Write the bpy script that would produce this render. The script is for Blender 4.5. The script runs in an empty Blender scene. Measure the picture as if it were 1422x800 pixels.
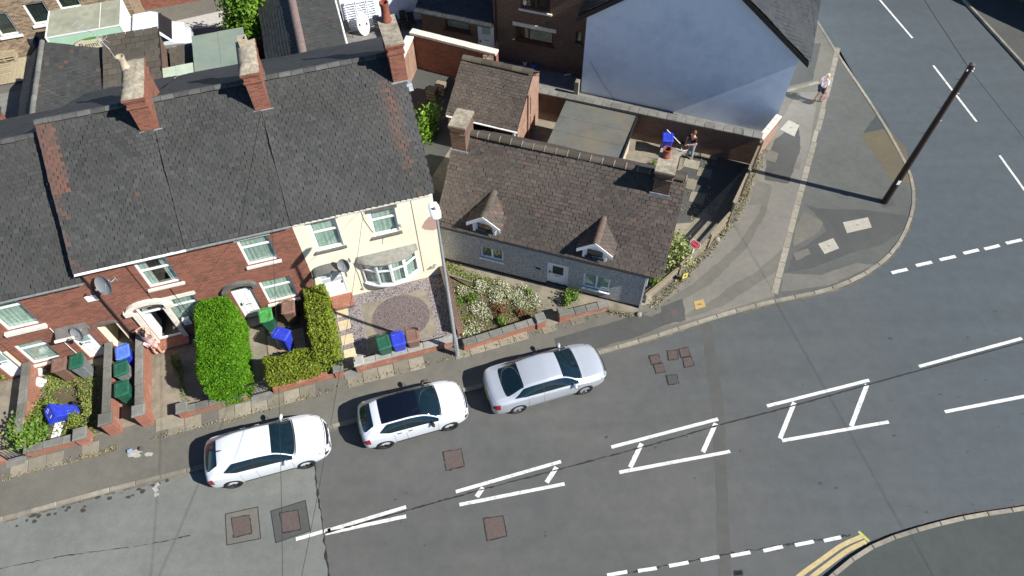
import bpy, bmesh, math, random
import numpy as np
from mathutils import Vector, Matrix
random.seed(7); rng = np.random.default_rng(7)
scene = bpy.context.scene
COL = scene.collection

# ------------------------------------------------------------------ camera
CAM_H, FOC = 25.0, 980.0                      # drone height (m), focal length in photo pixels (1422 wide)
TILT, ROLL = math.atan(math.hypot(14, 695) / FOC), math.atan2(14, 695)
_F = np.array([0, math.sin(TILT), -math.cos(TILT)]); _R0 = np.array([1., 0, 0]); _U0 = np.cross(_R0, _F)
_R = math.cos(ROLL) * _R0 - math.sin(ROLL) * _U0
_U = math.sin(ROLL) * _R0 + math.cos(ROLL) * _U0
cd = bpy.data.cameras.new('camera'); cam = bpy.data.objects.new('camera', cd); COL.objects.link(cam)
cd.sensor_width = 36; cd.lens = FOC / 1422 * 36; cd.clip_start = .5; cd.clip_end = 2000
m = Matrix.Identity(4)
for i in range(3):
    m[i][0], m[i][1], m[i][2] = _R[i], _U[i], -_F[i]
m[2][3] = CAM_H
cam.matrix_world = m
scene.camera = cam
# ------------------------------------------------------------------ sky, sun, exposure
SUN_AZ, SUN_EL = math.radians(157.6), math.radians(40)      # direction the light travels on the ground, elevation
w = bpy.data.worlds.new('World'); scene.world = w; w.use_nodes = True
nt = w.node_tree; bg = nt.nodes['Background']
sky = nt.nodes.new('ShaderNodeTexSky'); sky.sky_type = 'NISHITA'; sky.sun_disc = False
sky.sun_elevation = SUN_EL
sx, sy = -math.cos(SUN_AZ), -math.sin(SUN_AZ)               # towards the sun
sky.sun_rotation = math.atan2(sx, sy)
sky.air_density = 1.0; sky.dust_density = .0; sky.ozone_density = 8.
nt.links.new(sky.outputs[0], bg.inputs[0]); bg.inputs[1].default_value = .06
sl = bpy.data.lights.new('sun', 'SUN'); sl.energy = 5.0; sl.angle = math.radians(.53); sl.color = (1, .965, .91)
so = bpy.data.objects.new('sun', sl); COL.objects.link(so); so.location = (20, -10, 40)
sd = Vector((sx * math.cos(SUN_EL), sy * math.cos(SUN_EL), math.sin(SUN_EL)))
so.rotation_euler = sd.to_track_quat('Z', 'Y').to_euler()
vs = scene.view_settings; vs.view_transform = 'Standard'; vs.look = 'None'; vs.exposure = .7; vs.gamma = 1; vs.use_curve_mapping = False
scene.render.engine = 'CYCLES'

# ------------------------------------------------------------------ place finding: photo pixel at a known height / plane -> metres
def G(u, v, z=0.):
    d = _F * FOC + _R * (u - 711) + _U * (400 - v)
    p = d * ((z - CAM_H) / d[2]); return Vector((p[0], p[1], z))
class Frame:
    """a level building frame: origin, heading; local x along the front, y to the back, z up"""
    def __init__(s, o, deg):
        s.o = Vector((o[0], o[1], 0)); s.a = math.radians(deg)
        s.ex = Vector((math.cos(s.a), math.sin(s.a), 0)); s.ey = Vector((-math.sin(s.a), math.cos(s.a), 0))
    def loc(s, p): q = p - s.o; return Vector((q.dot(s.ex), q.dot(s.ey), q.z))
    def wor(s, x, y, z=0): return s.o + s.ex * x + s.ey * y + Vector((0, 0, z))
    def onZ(s, u, v, z=0.): return s.loc(G(u, v, z))
    def onY(s, u, v, y=0.):
        d = _F * FOC + _R * (u - 711) + _U * (400 - v); d = Vector(d)
        c = Vector((0, 0, CAM_H)); t = (s.o + s.ey * y - c).dot(s.ey) / d.dot(s.ey)
        return s.loc(c + d * t)
    def rect(s, y, *px):
        p = [s.onY(u, v, y) for u, v in px]
        return ((p[0].x + p[3].x) / 2, (p[1].x + p[2].x) / 2, (p[2].z + p[3].z) / 2, (p[0].z + p[1].z) / 2)
T = Frame((-2.97, 18.53), 15.8)      # the terrace
K = Frame((-3.0, 19.3), -18.5)       # the cottage
A = Frame((3.9, 30.48), -20.3)       # the big gable and the yards beside it

# ------------------------------------------------------------------ mesh helper
class MB:
    def __init__(s): s.v = []; s.f = []; s.m = []; s.r = []; s.q = []
    def add(s, vs, fs, mat=0, rnd=None, red=0.):
        n = len(s.v); s.v += [tuple(p) for p in vs]
        if rnd is None: rnd = random.random()
        for f in fs: s.f.append(tuple(i + n for i in f)); s.m.append(mat); s.r.append(rnd); s.q.append(red)
        return s
    def box(s, x0, x1, y0, y1, z0, z1, mat=0, rnd=None, M=None):
        v = [(x, y, z) for z in (z0, z1) for y in (y0, y1) for x in (x0, x1)]
        if M is not None: v = [M @ Vector(p) for p in v]
        return s.add(v, [(0, 2, 3, 1), (4, 5, 7, 6), (0, 1, 5, 4), (2, 6, 7, 3), (0, 4, 6, 2), (1, 3, 7, 5)], mat, rnd)
    def cbox(s, c, size, mat=0, rz=0, rnd=None, bev=0, rx=0, ry=0):
        M = Matrix.Translation(Vector(c)) @ Matrix.Rotation(rz, 4, 'Z') @ Matrix.Rotation(ry, 4, 'Y') @ Matrix.Rotation(rx, 4, 'X')
        a, b, d = size[0] / 2, size[1] / 2, size[2] / 2
        if not bev: return s.box(-a, a, -b, b, -d, d, mat, rnd, M)
        e = bev; v = []
        for z, k in ((-d, 0), (d - e, 0), (d, e)):
            v += [M @ Vector(p) for p in ((-a + k, -b + k, z), (a - k, -b + k, z), (a - k, b - k, z), (-a + k, b - k, z))]
        fs = [(3, 2, 1, 0), (8, 9, 10, 11)]
        for l in (0, 4):
            for i in range(4): fs.append((l + i, l + (i + 1) % 4, l + 4 + (i + 1) % 4, l + 4 + i))
        return s.add(v, fs, mat, rnd)
    def prism(s, pts, z0, z1, mat=0, rnd=None, bottom=True):
        n = len(pts)
        A_ = sum(pts[i][0] * pts[(i + 1) % n][1] - pts[(i + 1) % n][0] * pts[i][1] for i in range(n))
        if A_ < 0: pts = pts[::-1]
        v = [(p[0], p[1], z0) for p in pts] + [(p[0], p[1], z1) for p in pts]
        fs = [tuple(range(n, 2 * n))] + [(i, (i + 1) % n, n + (i + 1) % n, n + i) for i in range(n)]
        if bottom: fs.append(tuple(range(n - 1, -1, -1)))
        return s.add(v, fs, mat, rnd)
    def slab(s, quad, t, mat=0, rnd=None):
        """thick polygon: points counter-clockwise seen from outside, thickness t inwards"""
        q = [Vector(p) for p in quad]; nn = (q[1] - q[0]).cross(q[-1] - q[0]).normalized()
        n = len(q); v = q + [p - nn * t for p in q]
        fs = [tuple(range(n)), tuple(range(2 * n - 1, n - 1, -1))] + [((i + 1) % n, i, n + i, n + (i + 1) % n) for i in range(n)]
        return s.add(v, fs, mat, rnd)
    def tube(s, pts, r, seg=8, mat=0, cap=True, rnd=None):
        pts = [Vector(p) for p in pts]; n = len(pts)
        rs = r if isinstance(r, (list, tuple)) else [r] * n
        base = len(s.v); vs = []
        for i, p in enumerate(pts):
            t = (pts[min(i + 1, n - 1)] - pts[max(i - 1, 0)]).normalized()
            u = t.cross(Vector((0, 0, 1)))
            if u.length < .05: u = t.cross(Vector((1, 0, 0)))
            u.normalize(); w_ = t.cross(u)
            for k in range(seg):
                a = 2 * math.pi * k / seg; vs.append(p + (u * math.cos(a) + w_ * math.sin(a)) * rs[i])
        fs = []
        for i in range(n - 1):
            for k in range(seg):
                a, b = i * seg + k, i * seg + (k + 1) % seg
                fs.append((a, a + seg, b + seg, b))
        if cap: fs += [tuple(range(seg)), tuple(range(n * seg - 1, (n - 1) * seg - 1, -1))]
        return s.add(vs, fs, mat, rnd)
    def lathe(s, prof, seg=20, M=None, mat=0, rnd=None):
        """prof: (radius, height) list, about local z"""
        vs = []; n = len(prof)
        for r, z in prof:
            for k in range(seg):
                a = 2 * math.pi * k / seg; p = Vector((r * math.cos(a), r * math.sin(a), z)); vs.append(M @ p if M is not None else p)
        fs = []
        for i in range(n - 1):
            for k in range(seg):
                a, b = i * seg + k, i * seg + (k + 1) % seg; fs.append((a, b, b + seg, a + seg))
        return s.add(vs, fs, mat, rnd)
    def mesh(s, name, mats, smooth=False, sharp=None):
        me = bpy.data.meshes.new(name); me.from_pydata(s.v, [], s.f)
        for mt in (mats if isinstance(mats, (list, tuple)) else [mats]): me.materials.append(mt)
        nf = len(s.f)
        me.polygons.foreach_set('material_index', s.m)
        a = me.attributes.new('rnd', 'FLOAT', 'FACE'); a.data.foreach_set('value', s.r)
        a = me.attributes.new('red', 'FLOAT', 'FACE'); a.data.foreach_set('value', s.q)
        # box-projected uv in metres
        uv = me.uv_layers.new(name='uv'); buf = np.empty(len(me.loops) * 2, 'f'); k = 0
        V_ = s.v
        for f in s.f:
            p0, p1, p2 = V_[f[0]], V_[f[1]], V_[f[2]]
            ax, ay, az = p1[0] - p0[0], p1[1] - p0[1], p1[2] - p0[2]; bx, by, bz = p2[0] - p0[0], p2[1] - p0[1], p2[2] - p0[2]
            nx, ny, nz = ay * bz - az * by, az * bx - ax * bz, ax * by - ay * bx
            h = math.hypot(nx, ny)
            if abs(nz) > 1.2 * h or h == 0:
                for i in f: buf[k] = V_[i][0]; buf[k + 1] = V_[i][1]; k += 2
            else:
                tx, ty = -ny / h, nx / h
                for i in f: buf[k] = V_[i][0] * tx + V_[i][1] * ty; buf[k + 1] = V_[i][2]; k += 2
        uv.data.foreach_set('uv', buf)
        if smooth:
            me.polygons.foreach_set('use_smooth', [True] * nf)
            if sharp: me.set_sharp_from_angle(angle=math.radians(sharp))
        me.update(); return me

def put(name, me, parent=None, loc=None, rz=0):
    o = bpy.data.objects.new(name, me); COL.objects.link(o)
    if parent: o.parent = parent
    if loc is not None: o.location = loc
    if rz: o.rotation_euler = (0, 0, rz)
    return o
def obj(name, mb, mats, parent=None, smooth=False, sharp=None, loc=None, rz=0, kind=None):
    o = put(name, mb.mesh(name, mats, smooth, sharp), parent, loc, rz)
    if kind: o['kind'] = kind
    return o
def tag(o, label, cat, group=None):
    o['label'] = label; o['category'] = cat
    if group: o['group'] = group
    return o
def thing(name, label, cat, loc=(0, 0, 0), rz=0, group=None):
    o = bpy.data.objects.new(name, None); COL.objects.link(o); o.empty_display_size = .2
    o.location = loc; o.rotation_euler = (0, 0, rz)
    return tag(o, label, cat, group)
def struct(name, mb, mats, **k):
    o = obj(name, mb, mats, **k); o['kind'] = 'structure'; return o
def dup(root, label, loc, rz, group=None, override=None):
    """copy a thing with its parts and sub-parts; override swaps materials"""
    r = root.copy(); COL.objects.link(r); r.location = loc; r.rotation_euler = (0, 0, rz); r['label'] = label
    if group: r['group'] = group
    for ch in list(root.children):
        c = ch.copy(); COL.objects.link(c); c.parent = r
        for g in list(ch.children):
            d = g.copy(); COL.objects.link(d); d.parent = c
    return r

# ------------------------------------------------------------------ materials
MATS = {}
def nodes_of(name):
    mt = bpy.data.materials.new(name); mt.use_nodes = True
    t = mt.node_tree; b = t.nodes['Principled BSDF']; MATS[name] = mt
    return mt, t, b
def N(t, typ, **k):
    n = t.nodes.new(typ)
    for a, b in k.items():
        if a.startswith('i_'): n.inputs[a[2:].replace('_', ' ')].default_value = b
        else: setattr(n, a, b)
    return n
def rgba(c): return (c[0], c[1], c[2], 1)
def mix(t, a, b, fac, mode='MIX'):
    n = t.nodes.new('ShaderNodeMix'); n.data_type = 'RGBA'; n.blend_type = mode; n.clamp_factor = True
    for sock, val in ((n.inputs[0], fac), (n.inputs[6], a), (n.inputs[7], b)):
        if isinstance(val, (int, float)): sock.default_value = val
        elif isinstance(val, (tuple, list)): sock.default_value = rgba(val)
        else: t.links.new(val, sock)
    return n.outputs[2]
def ramp(t, src, lo, hi):
    n = t.nodes.new('ShaderNodeMapRange'); n.inputs[1].default_value = lo; n.inputs[2].default_value = hi
    t.links.new(src, n.inputs[0]); return n.outputs[0]
def math_(t, op, a, b=None):
    n = t.nodes.new('ShaderNodeMath'); n.operation = op
    for i, v in enumerate((a, b)):
        if v is None: continue
        if isinstance(v, (int, float)): n.inputs[i].default_value = v
        else: t.links.new(v, n.inputs[i])
    return n.outputs[0]
def noise(t, scale, detail=4, rough=.6, vec=None, dim='3D'):
    n = t.nodes.new('ShaderNodeTexNoise'); n.inputs['Scale'].default_value = scale; n.inputs['Detail'].default_value = detail; n.inputs['Roughness'].default_value = rough
    if vec is not None: t.links.new(vec, n.inputs['Vector'])
    return n.outputs['Fac']
def coords(t, kind='Object'):
    return t.nodes.new('ShaderNodeTexCoord').outputs[kind]
def wpos(t): return t.nodes.new('ShaderNodeNewGeometry').outputs['Position']
def attr(t, name):
    n = t.nodes.new('ShaderNodeAttribute'); n.attribute_name = name; return n.outputs['Fac']
def bump(t, b, h, strength=.3, dist=.01):
    n = t.nodes.new('ShaderNodeBump'); n.inputs['Strength'].default_value = strength; n.inputs['Distance'].default_value = dist
    t.links.new(h, n.inputs['Height']); t.links.new(n.outputs[0], b.inputs['Normal'])

def mottled(name, c1, c2, c3=None, scale=3., fine=60., rough=.85, bmp=.25, bdist=.006, rndamt=.0, spec=.3, metal=0., big=.35, fineamt=.25, lo=.35, hi=.65):
    """weathered surface: two tones by noise, a third in large stains, fine speckle, per-piece variation"""
    mt, t, b = nodes_of(name); P_ = wpos(t)
    f1 = ramp(t, noise(t, scale, 5, .65, P_), lo, hi)
    c = mix(t, c1, c2, f1)
    if c3 is not None: c = mix(t, c, c3, ramp(t, noise(t, big, 4, .7, P_), .48, .72))
    f2 = noise(t, fine, 3, .7, P_)
    k = math_(t, 'MULTIPLY_ADD', f2, 2 * fineamt); t.nodes[-1].inputs[2].default_value = 1 - fineamt
    if rndamt:
        k2 = math_(t, 'MULTIPLY_ADD', attr(t, 'rnd'), 2 * rndamt); t.nodes[-1].inputs[2].default_value = 1 - rndamt
        k = math_(t, 'MULTIPLY', k, k2)
    g = N(t, 'ShaderNodeCombineColor')
    for i in range(3): t.links.new(k, g.inputs[i])
    c = mix(t, c, g.outputs[0], 1., 'MULTIPLY')
    t.links.new(c, b.inputs['Base Color'])
    b.inputs['Roughness'].default_value = rough; b.inputs['Specular IOR Level'].default_value = spec; b.inputs['Metallic'].default_value = metal
    if bmp: bump(t, b, f2, bmp, bdist)
    return mt
def plain(name, c, rough=.5, spec=.5, metal=0., vary=.12, coat=0., scale=6.):
    mt, t, b = nodes_of(name); P_ = wpos(t)
    f = noise(t, scale, 5, .65, P_)
    c2 = tuple(x * (1 - vary) for x in c); c1 = tuple(min(1, x * (1 + vary * .5)) for x in c)
    t.links.new(mix(t, c2, c1, ramp(t, f, .3, .7)), b.inputs['Base Color'])
    b.inputs['Roughness'].default_value = rough; b.inputs['Specular IOR Level'].default_value = spec; b.inputs['Metallic'].default_value = metal
    b.inputs['Coat Weight'].default_value = coat; b.inputs['Coat Roughness'].default_value = .06
    return mt
def brick(name, c1, c2, mortar, soot=(.05, .04, .035), sootamt=.5, bw=.225, bh=.075, ms=.012, dust=None):
    mt, t, b = nodes_of(name); uv = coords(t, 'UV'); P_ = wpos(t)
    n = t.nodes.new('ShaderNodeTexBrick'); t.links.new(uv, n.inputs['Vector'])
    n.inputs['Color1'].default_value = rgba(c1); n.inputs['Color2'].default_value = rgba(c2); n.inputs['Mortar'].default_value = rgba(mortar)
    n.inputs['Scale'].default_value = 1; n.inputs['Mortar Size'].default_value = ms; n.inputs['Mortar Smooth'].default_value = .2
    n.inputs['Brick Width'].default_value = bw; n.inputs['Row Height'].default_value = bh; n.inputs['Bias'].default_value = -.1
    c = mix(t, n.outputs['Color'], soot, math_(t, 'MULTIPLY', ramp(t, noise(t, 1.1, 6, .7, P_), .5, .75), sootamt))
    c = mix(t, c, tuple(min(1, x * 1.5) for x in c1), math_(t, 'MULTIPLY', ramp(t, noise(t, 14, 3, .7, P_), .55, .8), .45))
    if dust: c = mix(t, c, dust, math_(t, 'MULTIPLY', ramp(t, noise(t, 2.3, 5, .7, P_), .52, .7), .5))
    t.links.new(c, b.inputs['Base Color']); b.inputs['Roughness'].default_value = .9; b.inputs['Specular IOR Level'].default_value = .2
    h = math_(t, 'ADD', math_(t, 'MULTIPLY', n.outputs['Fac'], -1.), math_(t, 'MULTIPLY', noise(t, 50, 2, .6, P_), .5))
    bump(t, b, h, .6, .008)
    return mt
def slate(name, c1, c2, lich, redc, rough=.7, moss=None, speckle=.16):
    """roof slates: tone per slate from attribute rnd, reddish slates from attribute red, lichen spots"""
    mt, t, b = nodes_of(name); P_ = wpos(t); r = attr(t, 'rnd')
    c = mix(t, c1, c2, r)
    c = mix(t, c, redc, attr(t, 'red'))
    c = mix(t, c, lich, math_(t, 'MULTIPLY', ramp(t, noise(t, 9, 5, .75, P_), .6, .76), .5))
    if moss: c = mix(t, c, moss, math_(t, 'MULTIPLY', ramp(t, noise(t, .7, 5, .7, P_), .48, .66), .5))
    f = noise(t, 45, 3, .7, P_)
    k = math_(t, 'MULTIPLY_ADD', f, 2 * speckle * 2); t.nodes[-1].inputs[2].default_value = 1 - speckle * 2
    g = N(t, 'ShaderNodeCombineColor')
    for i in range(3): t.links.new(k, g.inputs[i])
    c = mix(t, c, g.outputs[0], 1., 'MULTIPLY')
    t.links.new(c, b.inputs['Base Color']); b.inputs['Roughness'].default_value = rough; b.inputs['Specular IOR Level'].default_value = .35
    bump(t, b, f, .3, .006); return mt
def leafmat(name, c1, c2, c3=None, trans=.25):
    mt, t, b = nodes_of(name); r = attr(t, 'rnd')
    c = mix(t, c1, c2, r)
    if c3: c = mix(t, c, c3, attr(t, 'red'))
    t.links.new(c, b.inputs['Base Color']); b.inputs['Roughness'].default_value = .55; b.inputs['Specular IOR Level'].default_value = .35
    tr = t.nodes.new('ShaderNodeBsdfTranslucent'); t.links.new(c, tr.inputs[0])
    ms = t.nodes.new('ShaderNodeMixShader'); ms.inputs[0].default_value = trans
    t.links.new(b.outputs[0], ms.inputs[1]); t.links.new(tr.outputs[0], ms.inputs[2])
    t.links.new(ms.outputs[0], t.nodes['Material Output'].inputs[0]); return mt
def glass(name, tint=(.86, .92, .90), refl=(.9, .95, 1)):
    mt, t, b = nodes_of(name); t.nodes.remove(b)
    tr = t.nodes.new('ShaderNodeBsdfTransparent'); tr.inputs[0].default_value = rgba(tint)
    gl = t.nodes.new('ShaderNodeBsdfGlossy'); gl.inputs['Color'].default_value = rgba(refl); gl.inputs['Roughness'].default_value = .03
    lw = t.nodes.new('ShaderNodeLayerWeight'); lw.inputs[0].default_value = .5
    fr = math_(t, 'ADD', math_(t, 'MULTIPLY', math_(t, 'POWER', lw.outputs['Facing'], 3.), .8), .07)
    ms = t.nodes.new('ShaderNodeMixShader'); t.links.new(fr, ms.inputs[0]); t.links.new(tr.outputs[0], ms.inputs[1]); t.links.new(gl.outputs[0], ms.inputs[2])
    t.links.new(ms.outputs[0], t.nodes['Material Output'].inputs[0]); return mt

def asphalt(name, c, c2, spk=.35, scale=1., crack=False, streak=None, east=None):
    mt, t, b = nodes_of(name); P_ = wpos(t)
    big = ramp(t, noise(t, .22 * scale, 6, .65, P_), .35, .68)
    col = mix(t, c, c2, big)
    if east:                                   # colour shifts bluer and darker towards the side road
        sp = t.nodes.new('ShaderNodeSeparateXYZ'); t.links.new(P_, sp.inputs[0])
        e_ = ramp(t, math_(t, 'ADD', sp.outputs[0], math_(t, 'MULTIPLY', noise(t, .3, 4, .6, P_), 8.)), 9., 22.); col = mix(t, col, east, e_)
    med = noise(t, 2.2 * scale, 6, .7, P_)
    fine = noise(t, 38, 4, .75, P_)
    fine2 = noise(t, 110, 2, .7, P_)
    k = math_(t, 'ADD', math_(t, 'MULTIPLY', fine, spk), math_(t, 'MULTIPLY', fine2, spk * .9))
    k = math_(t, 'ADD', k, math_(t, 'MULTIPLY', med, .5)); k = math_(t, 'ADD', k, 1 - spk * .95 - .25)
    if streak:
        mp = t.nodes.new('ShaderNodeMapping'); mp.inputs['Rotation'].default_value = (0, 0, -math.radians(streak)); mp.inputs['Scale'].default_value = (.06, .9, 1); t.links.new(P_, mp.inputs[0])
        s_ = noise(t, 1, 4, .6, mp.outputs[0]); k = math_(t, 'MULTIPLY', k, math_(t, 'ADD', math_(t, 'MULTIPLY', s_, .34), .83))
    g = N(t, 'ShaderNodeCombineColor')
    for i in range(3): t.links.new(k, g.inputs[i])
    col = mix(t, col, g.outputs[0], 1., 'MULTIPLY')
    if crack:
        vo = t.nodes.new('ShaderNodeTexVoronoi'); vo.feature = 'DISTANCE_TO_EDGE'; vo.inputs['Scale'].default_value = .35
        nv = t.nodes.new('ShaderNodeTexNoise'); nv.inputs['Scale'].default_value = 1.5; t.links.new(P_, nv.inputs['Vector'])
        va = t.nodes.new('ShaderNodeVectorMath'); va.operation = 'MULTIPLY_ADD'; va.inputs[1].default_value = (.9, .9, .9); t.links.new(nv.outputs['Color'], va.inputs[0]); t.links.new(P_, va.inputs[2])
        t.links.new(va.outputs[0], vo.inputs['Vector'])
        ck = math_(t, 'MULTIPLY', math_(t, 'LESS_THAN', vo.outputs['Distance'], .006), ramp(t, noise(t, .5, 3, .6, P_), .55, .62))
        col = mix(t, col, (.03, .03, .028), math_(t, 'MULTIPLY', ck, .7))
    t.links.new(col, b.inputs['Base Color']); b.inputs['Roughness'].default_value = .82; b.inputs['Specular IOR Level'].default_value = .35
    bump(t, b, fine, .5, .01); return mt

ROAD = asphalt('asphalt_worn', (.103, .101, .093), (.080, .084, .082), .40, .8, False, 16, (.070, .084, .091))
ROAD_OLD = asphalt('asphalt_surface_dressed', (.172, .179, .160), (.132, .138, .126), .85, 1.2, False, 16)
ROAD_SIDE = asphalt('asphalt_side_road', (0.090, 0.089, 0.081), (0.072, 0.073, 0.068), .3, 1.)
PAVE = asphalt('pavement_tarmac', (0.147, 0.139, 0.113), (0.114, 0.109, 0.093), .3, 1.6)
PAVE_C = asphalt('pavement_corner_tarmac', (.104, .106, .095), (.084, .087, .080), .3, 1.4)
RIDGE = mottled('slate_ridge', (.105, .105, .098), (.07, .071, .067), None, 5, 60, rndamt=.25)
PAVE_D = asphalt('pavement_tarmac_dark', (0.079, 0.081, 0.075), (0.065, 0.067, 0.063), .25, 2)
PAVE_L = asphalt('pavement_tarmac_light', (0.155, 0.148, 0.124), (0.126, 0.121, 0.104), .25, 2)
PAVE_B = asphalt('pavement_tarmac_brown', (0.122, 0.101, 0.063), (0.101, 0.086, 0.056), .3, 2)
PAVE_G = asphalt('pavement_tarmac_green', (.058, .068, .062), (.047, .056, .052), .25, 1.5)
PAVE_LL = asphalt('side_path_tarmac', (.188, .176, .150), (.152, .144, .124), .3, 1.6)
SEAM = plain('tar_seam', (.028, .027, .026), .7, .3)
SLAB_L = mottled('pale_concrete_cover', (.40, .375, .31), (.32, .30, .25), None, 6, 60)
KERB = mottled('kerb_concrete', (0.297, 0.270, 0.211), (0.216, 0.198, 0.158), (0.171, 0.158, 0.126), 5, 70, rndamt=.14)
SLAB = mottled('paving_slab', (.275, .245, .185), (.21, .19, .145), (.17, .155, .12), 4, 60, rndamt=.18)
SLAB_P = mottled('cream_flagstone', (.62, .50, .32), (.50, .40, .26), None, 5, 60, rndamt=.08)
CONC = mottled('old_concrete', (.27, .235, .175), (.19, .17, .13), (.12, .115, .085), 2.5, 50, big=.8)
CONC_G = mottled('grey_concrete', (.22, .215, .195), (.16, .155, .14), (.12, .118, .1), 2.5, 50)
COPE = mottled('coping_grey', (.200, .195, .172), (.145, .142, .125), (.11, .11, .09), 5, 60, rndamt=.15)
COPE_R = mottled('ridge_mortar', (.30, .235, .18), (.20, .155, .12), None, 9, 60)
COPE_W = mottled('coping_white', (.72, .68, .58), (.58, .54, .46), None, 5, 60)
LINE = mottled('road_paint_white', (.72, .72, .68), (.60, .60, .57), (.36, .36, .34), 9, 90, .7, .3, big=5, fineamt=.16)
LINE_Y = mottled('road_paint_yellow', (.50, .40, .19), (.38, .31, .16), None, 7, 80, .6, .15)
LINE_YG = mottled('road_paint_bright_yellow', (.46, .45, .12), (.36, .36, .10), None, 7, 80, .6, .15)
EARTH = mottled('bare_earth', (.13, .105, .065), (.09, .072, .045), (.06, .065, .03), 3, 40)
GRAVEL_W = mottled('white_gravel', (.55, .53, .48), (.30, .29, .26), None, 25, 70, fineamt=.5, bmp=.6, bdist=.02)
GRAVEL_P = mottled('plum_slate_gravel', (.32, .28, .27), (.07, .055, .06), None, 28, 80, fineamt=.45, bmp=.7, bdist=.02, lo=.48, hi=.62)
GRAVEL_PD = mottled('plum_slate_gravel_fine', (.205, .165, .155), (.075, .058, .058), None, 34, 90, fineamt=.4, bmp=.7, bdist=.02, lo=.45, hi=.63)
GRAVEL_B = mottled('buff_gravel', (.42, .35, .25), (.16, .12, .08), None, 26, 70, fineamt=.45, bmp=.6, bdist=.02)
BRICK = brick('red_brick', (.31, .098, .056), (.155, .052, .036), (.19, .14, .11), sootamt=.4)
BRICK_W = brick('garden_wall_brick', (.36, .105, .055), (.25, .075, .045), (.30, .22, .17), sootamt=.15, dust=(.42, .33, .25))
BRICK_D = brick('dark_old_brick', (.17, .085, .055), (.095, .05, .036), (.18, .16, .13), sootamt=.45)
BRICK_O = brick('orange_old_brick', (.33, .17, .11), (.22, .11, .075), (.30, .25, .2), sootamt=.4, dust=(.4, .33, .26))
BRICK_Y = brick('buff_brick', (.40, .28, .17), (.10, .065, .045), (.27, .235, .18), sootamt=.25)
CREAM = mottled('cream_render', (.82, .76, .58), (.78, .72, .545), (.70, .64, .48), 1.5, 70, .9, .12, fineamt=.05)
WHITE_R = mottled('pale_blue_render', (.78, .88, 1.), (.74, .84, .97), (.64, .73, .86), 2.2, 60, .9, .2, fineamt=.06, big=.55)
PEBBLE = mottled('grey_pebbledash', (.58, .56, .53), (.23, .23, .225), (.36, .35, .33), 19, 55, .95, 1., .02, fineamt=.35, lo=.40, hi=.6, big=1.2)
STONE = mottled('painted_stone', (.74, .70, .60), (.62, .58, .49), None, 5, 60)
STONE_D = mottled('dark_stone', (.15, .145, .135), (.10, .098, .09), None, 5, 60)
FLAUNCH = mottled('chimney_mortar', (.44, .39, .30), (.25, .215, .16), (.17, .15, .11), 7, 50, bmp=.8, bdist=.03, big=2)
LEAD = mottled('lead_flashing', (.36, .38, .41), (.25, .27, .30), None, 6, 60, .5, .2)
SLATE = slate('grey_slate', (.032, .033, .031), (.066, .067, .063), (.115, .118, .106), (.163, .076, .051), moss=(.046, .046, .040))
SLATE_R = slate('rosemary_clay_tile', (0.050, 0.040, 0.035), (0.109, 0.090, 0.074), (0.190, 0.169, 0.138), (0.212, 0.101, 0.064), .8, moss=(0.067, 0.059, 0.046))
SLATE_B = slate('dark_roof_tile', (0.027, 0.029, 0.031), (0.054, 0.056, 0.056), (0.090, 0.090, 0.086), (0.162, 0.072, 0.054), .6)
SLATE_Y = slate('brown_stone_slate', (0.063, 0.055, 0.041), (0.104, 0.090, 0.069), (0.144, 0.131, 0.108), (0.126, 0.090, 0.054), .85)
FELT = mottled('roof_felt', (0.122, 0.126, 0.115), (0.095, 0.099, 0.090), (0.158, 0.135, 0.095), 1.5, 60, .9, .3)
FELT_G = mottled('green_roof_felt', (.20, .25, .205), (.16, .205, .17), (.225, .25, .19), 1.2, 60, .9, .3)
FELT_P = mottled('pale_green_sheet', (.46, .52, .40), (.38, .44, .33), None, 1.5, 60, .7, .2)
UNDER = plain('underlay_and_tail_shade', (.022, .022, .021), .9, .2)
WHITE = plain('white_upvc', (.82, .82, .81), .35, .5, vary=.06)
BLACK = plain('black_plastic', (.018, .018, .019), .45, .5)
CURT = mottled('net_curtain', (.66, .68, .62), (.52, .55, .50), None, 6, 40)
ROOM_DARK = mottled('painted_room_dark', (.06, .062, .05), (.03, .03, .028), None, 3, 20)  # dark of an unlit room painted on a sheet at the panes
CURT_O = mottled('patterned_curtain', (.36, .22, .10), (.10, .09, .05), None, 12, 40)
GLASS = glass('window_glass')
GLASS_G = glass('window_glass_green', (.88, .95, .92))
WOOD_F = mottled('weathered_timber', (.27, .225, .155), (.19, .16, .115), None, 9, 70, rndamt=.2)
WOOD_D = mottled('dark_timber', (.075, .055, .04), (.045, .034, .026), None, 9, 70)
WOOD_R = mottled('stained_window_timber', (.16, .06, .025), (.11, .04, .02), None, 9, 70)
PALLET = mottled('pallet_wood', (.40, .34, .22), (.30, .25, .16), None, 9, 70, rndamt=.15)
STEEL = plain('galvanised_steel', (.42, .44, .45), .5, .5, .5)
IRON = mottled('rusty_iron', (.125, .092, .080), (.085, .068, .062), None, 18, 90, .75, .5)
POLE = mottled('creosoted_pole', (.050, .034, .026), (.03, .021, .018), None, 8, 60, .6)
TERRA = mottled('terracotta', (.27, .085, .055), (.18, .06, .042), None, 8, 60)
TERRA_D = mottled('weathered_terracotta', (.155, .105, .08), (.105, .075, .058), None, 8, 60)
TERRA_B = mottled('buff_pot', (.47, .40, .29), (.35, .30, .22), None, 8, 60)
BIN_BLUE = plain('bin_blue', (.030, .055, .52), .42, .5, vary=.32, scale=9.)
BIN_BLUE_L = plain('bin_light_blue', (.10, .20, .66), .42, .5, vary=.32, scale=9.)
BIN_GREEN = plain('bin_dark_green', (.018, .105, .062), .45, .5, vary=.32, scale=9.)
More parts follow.
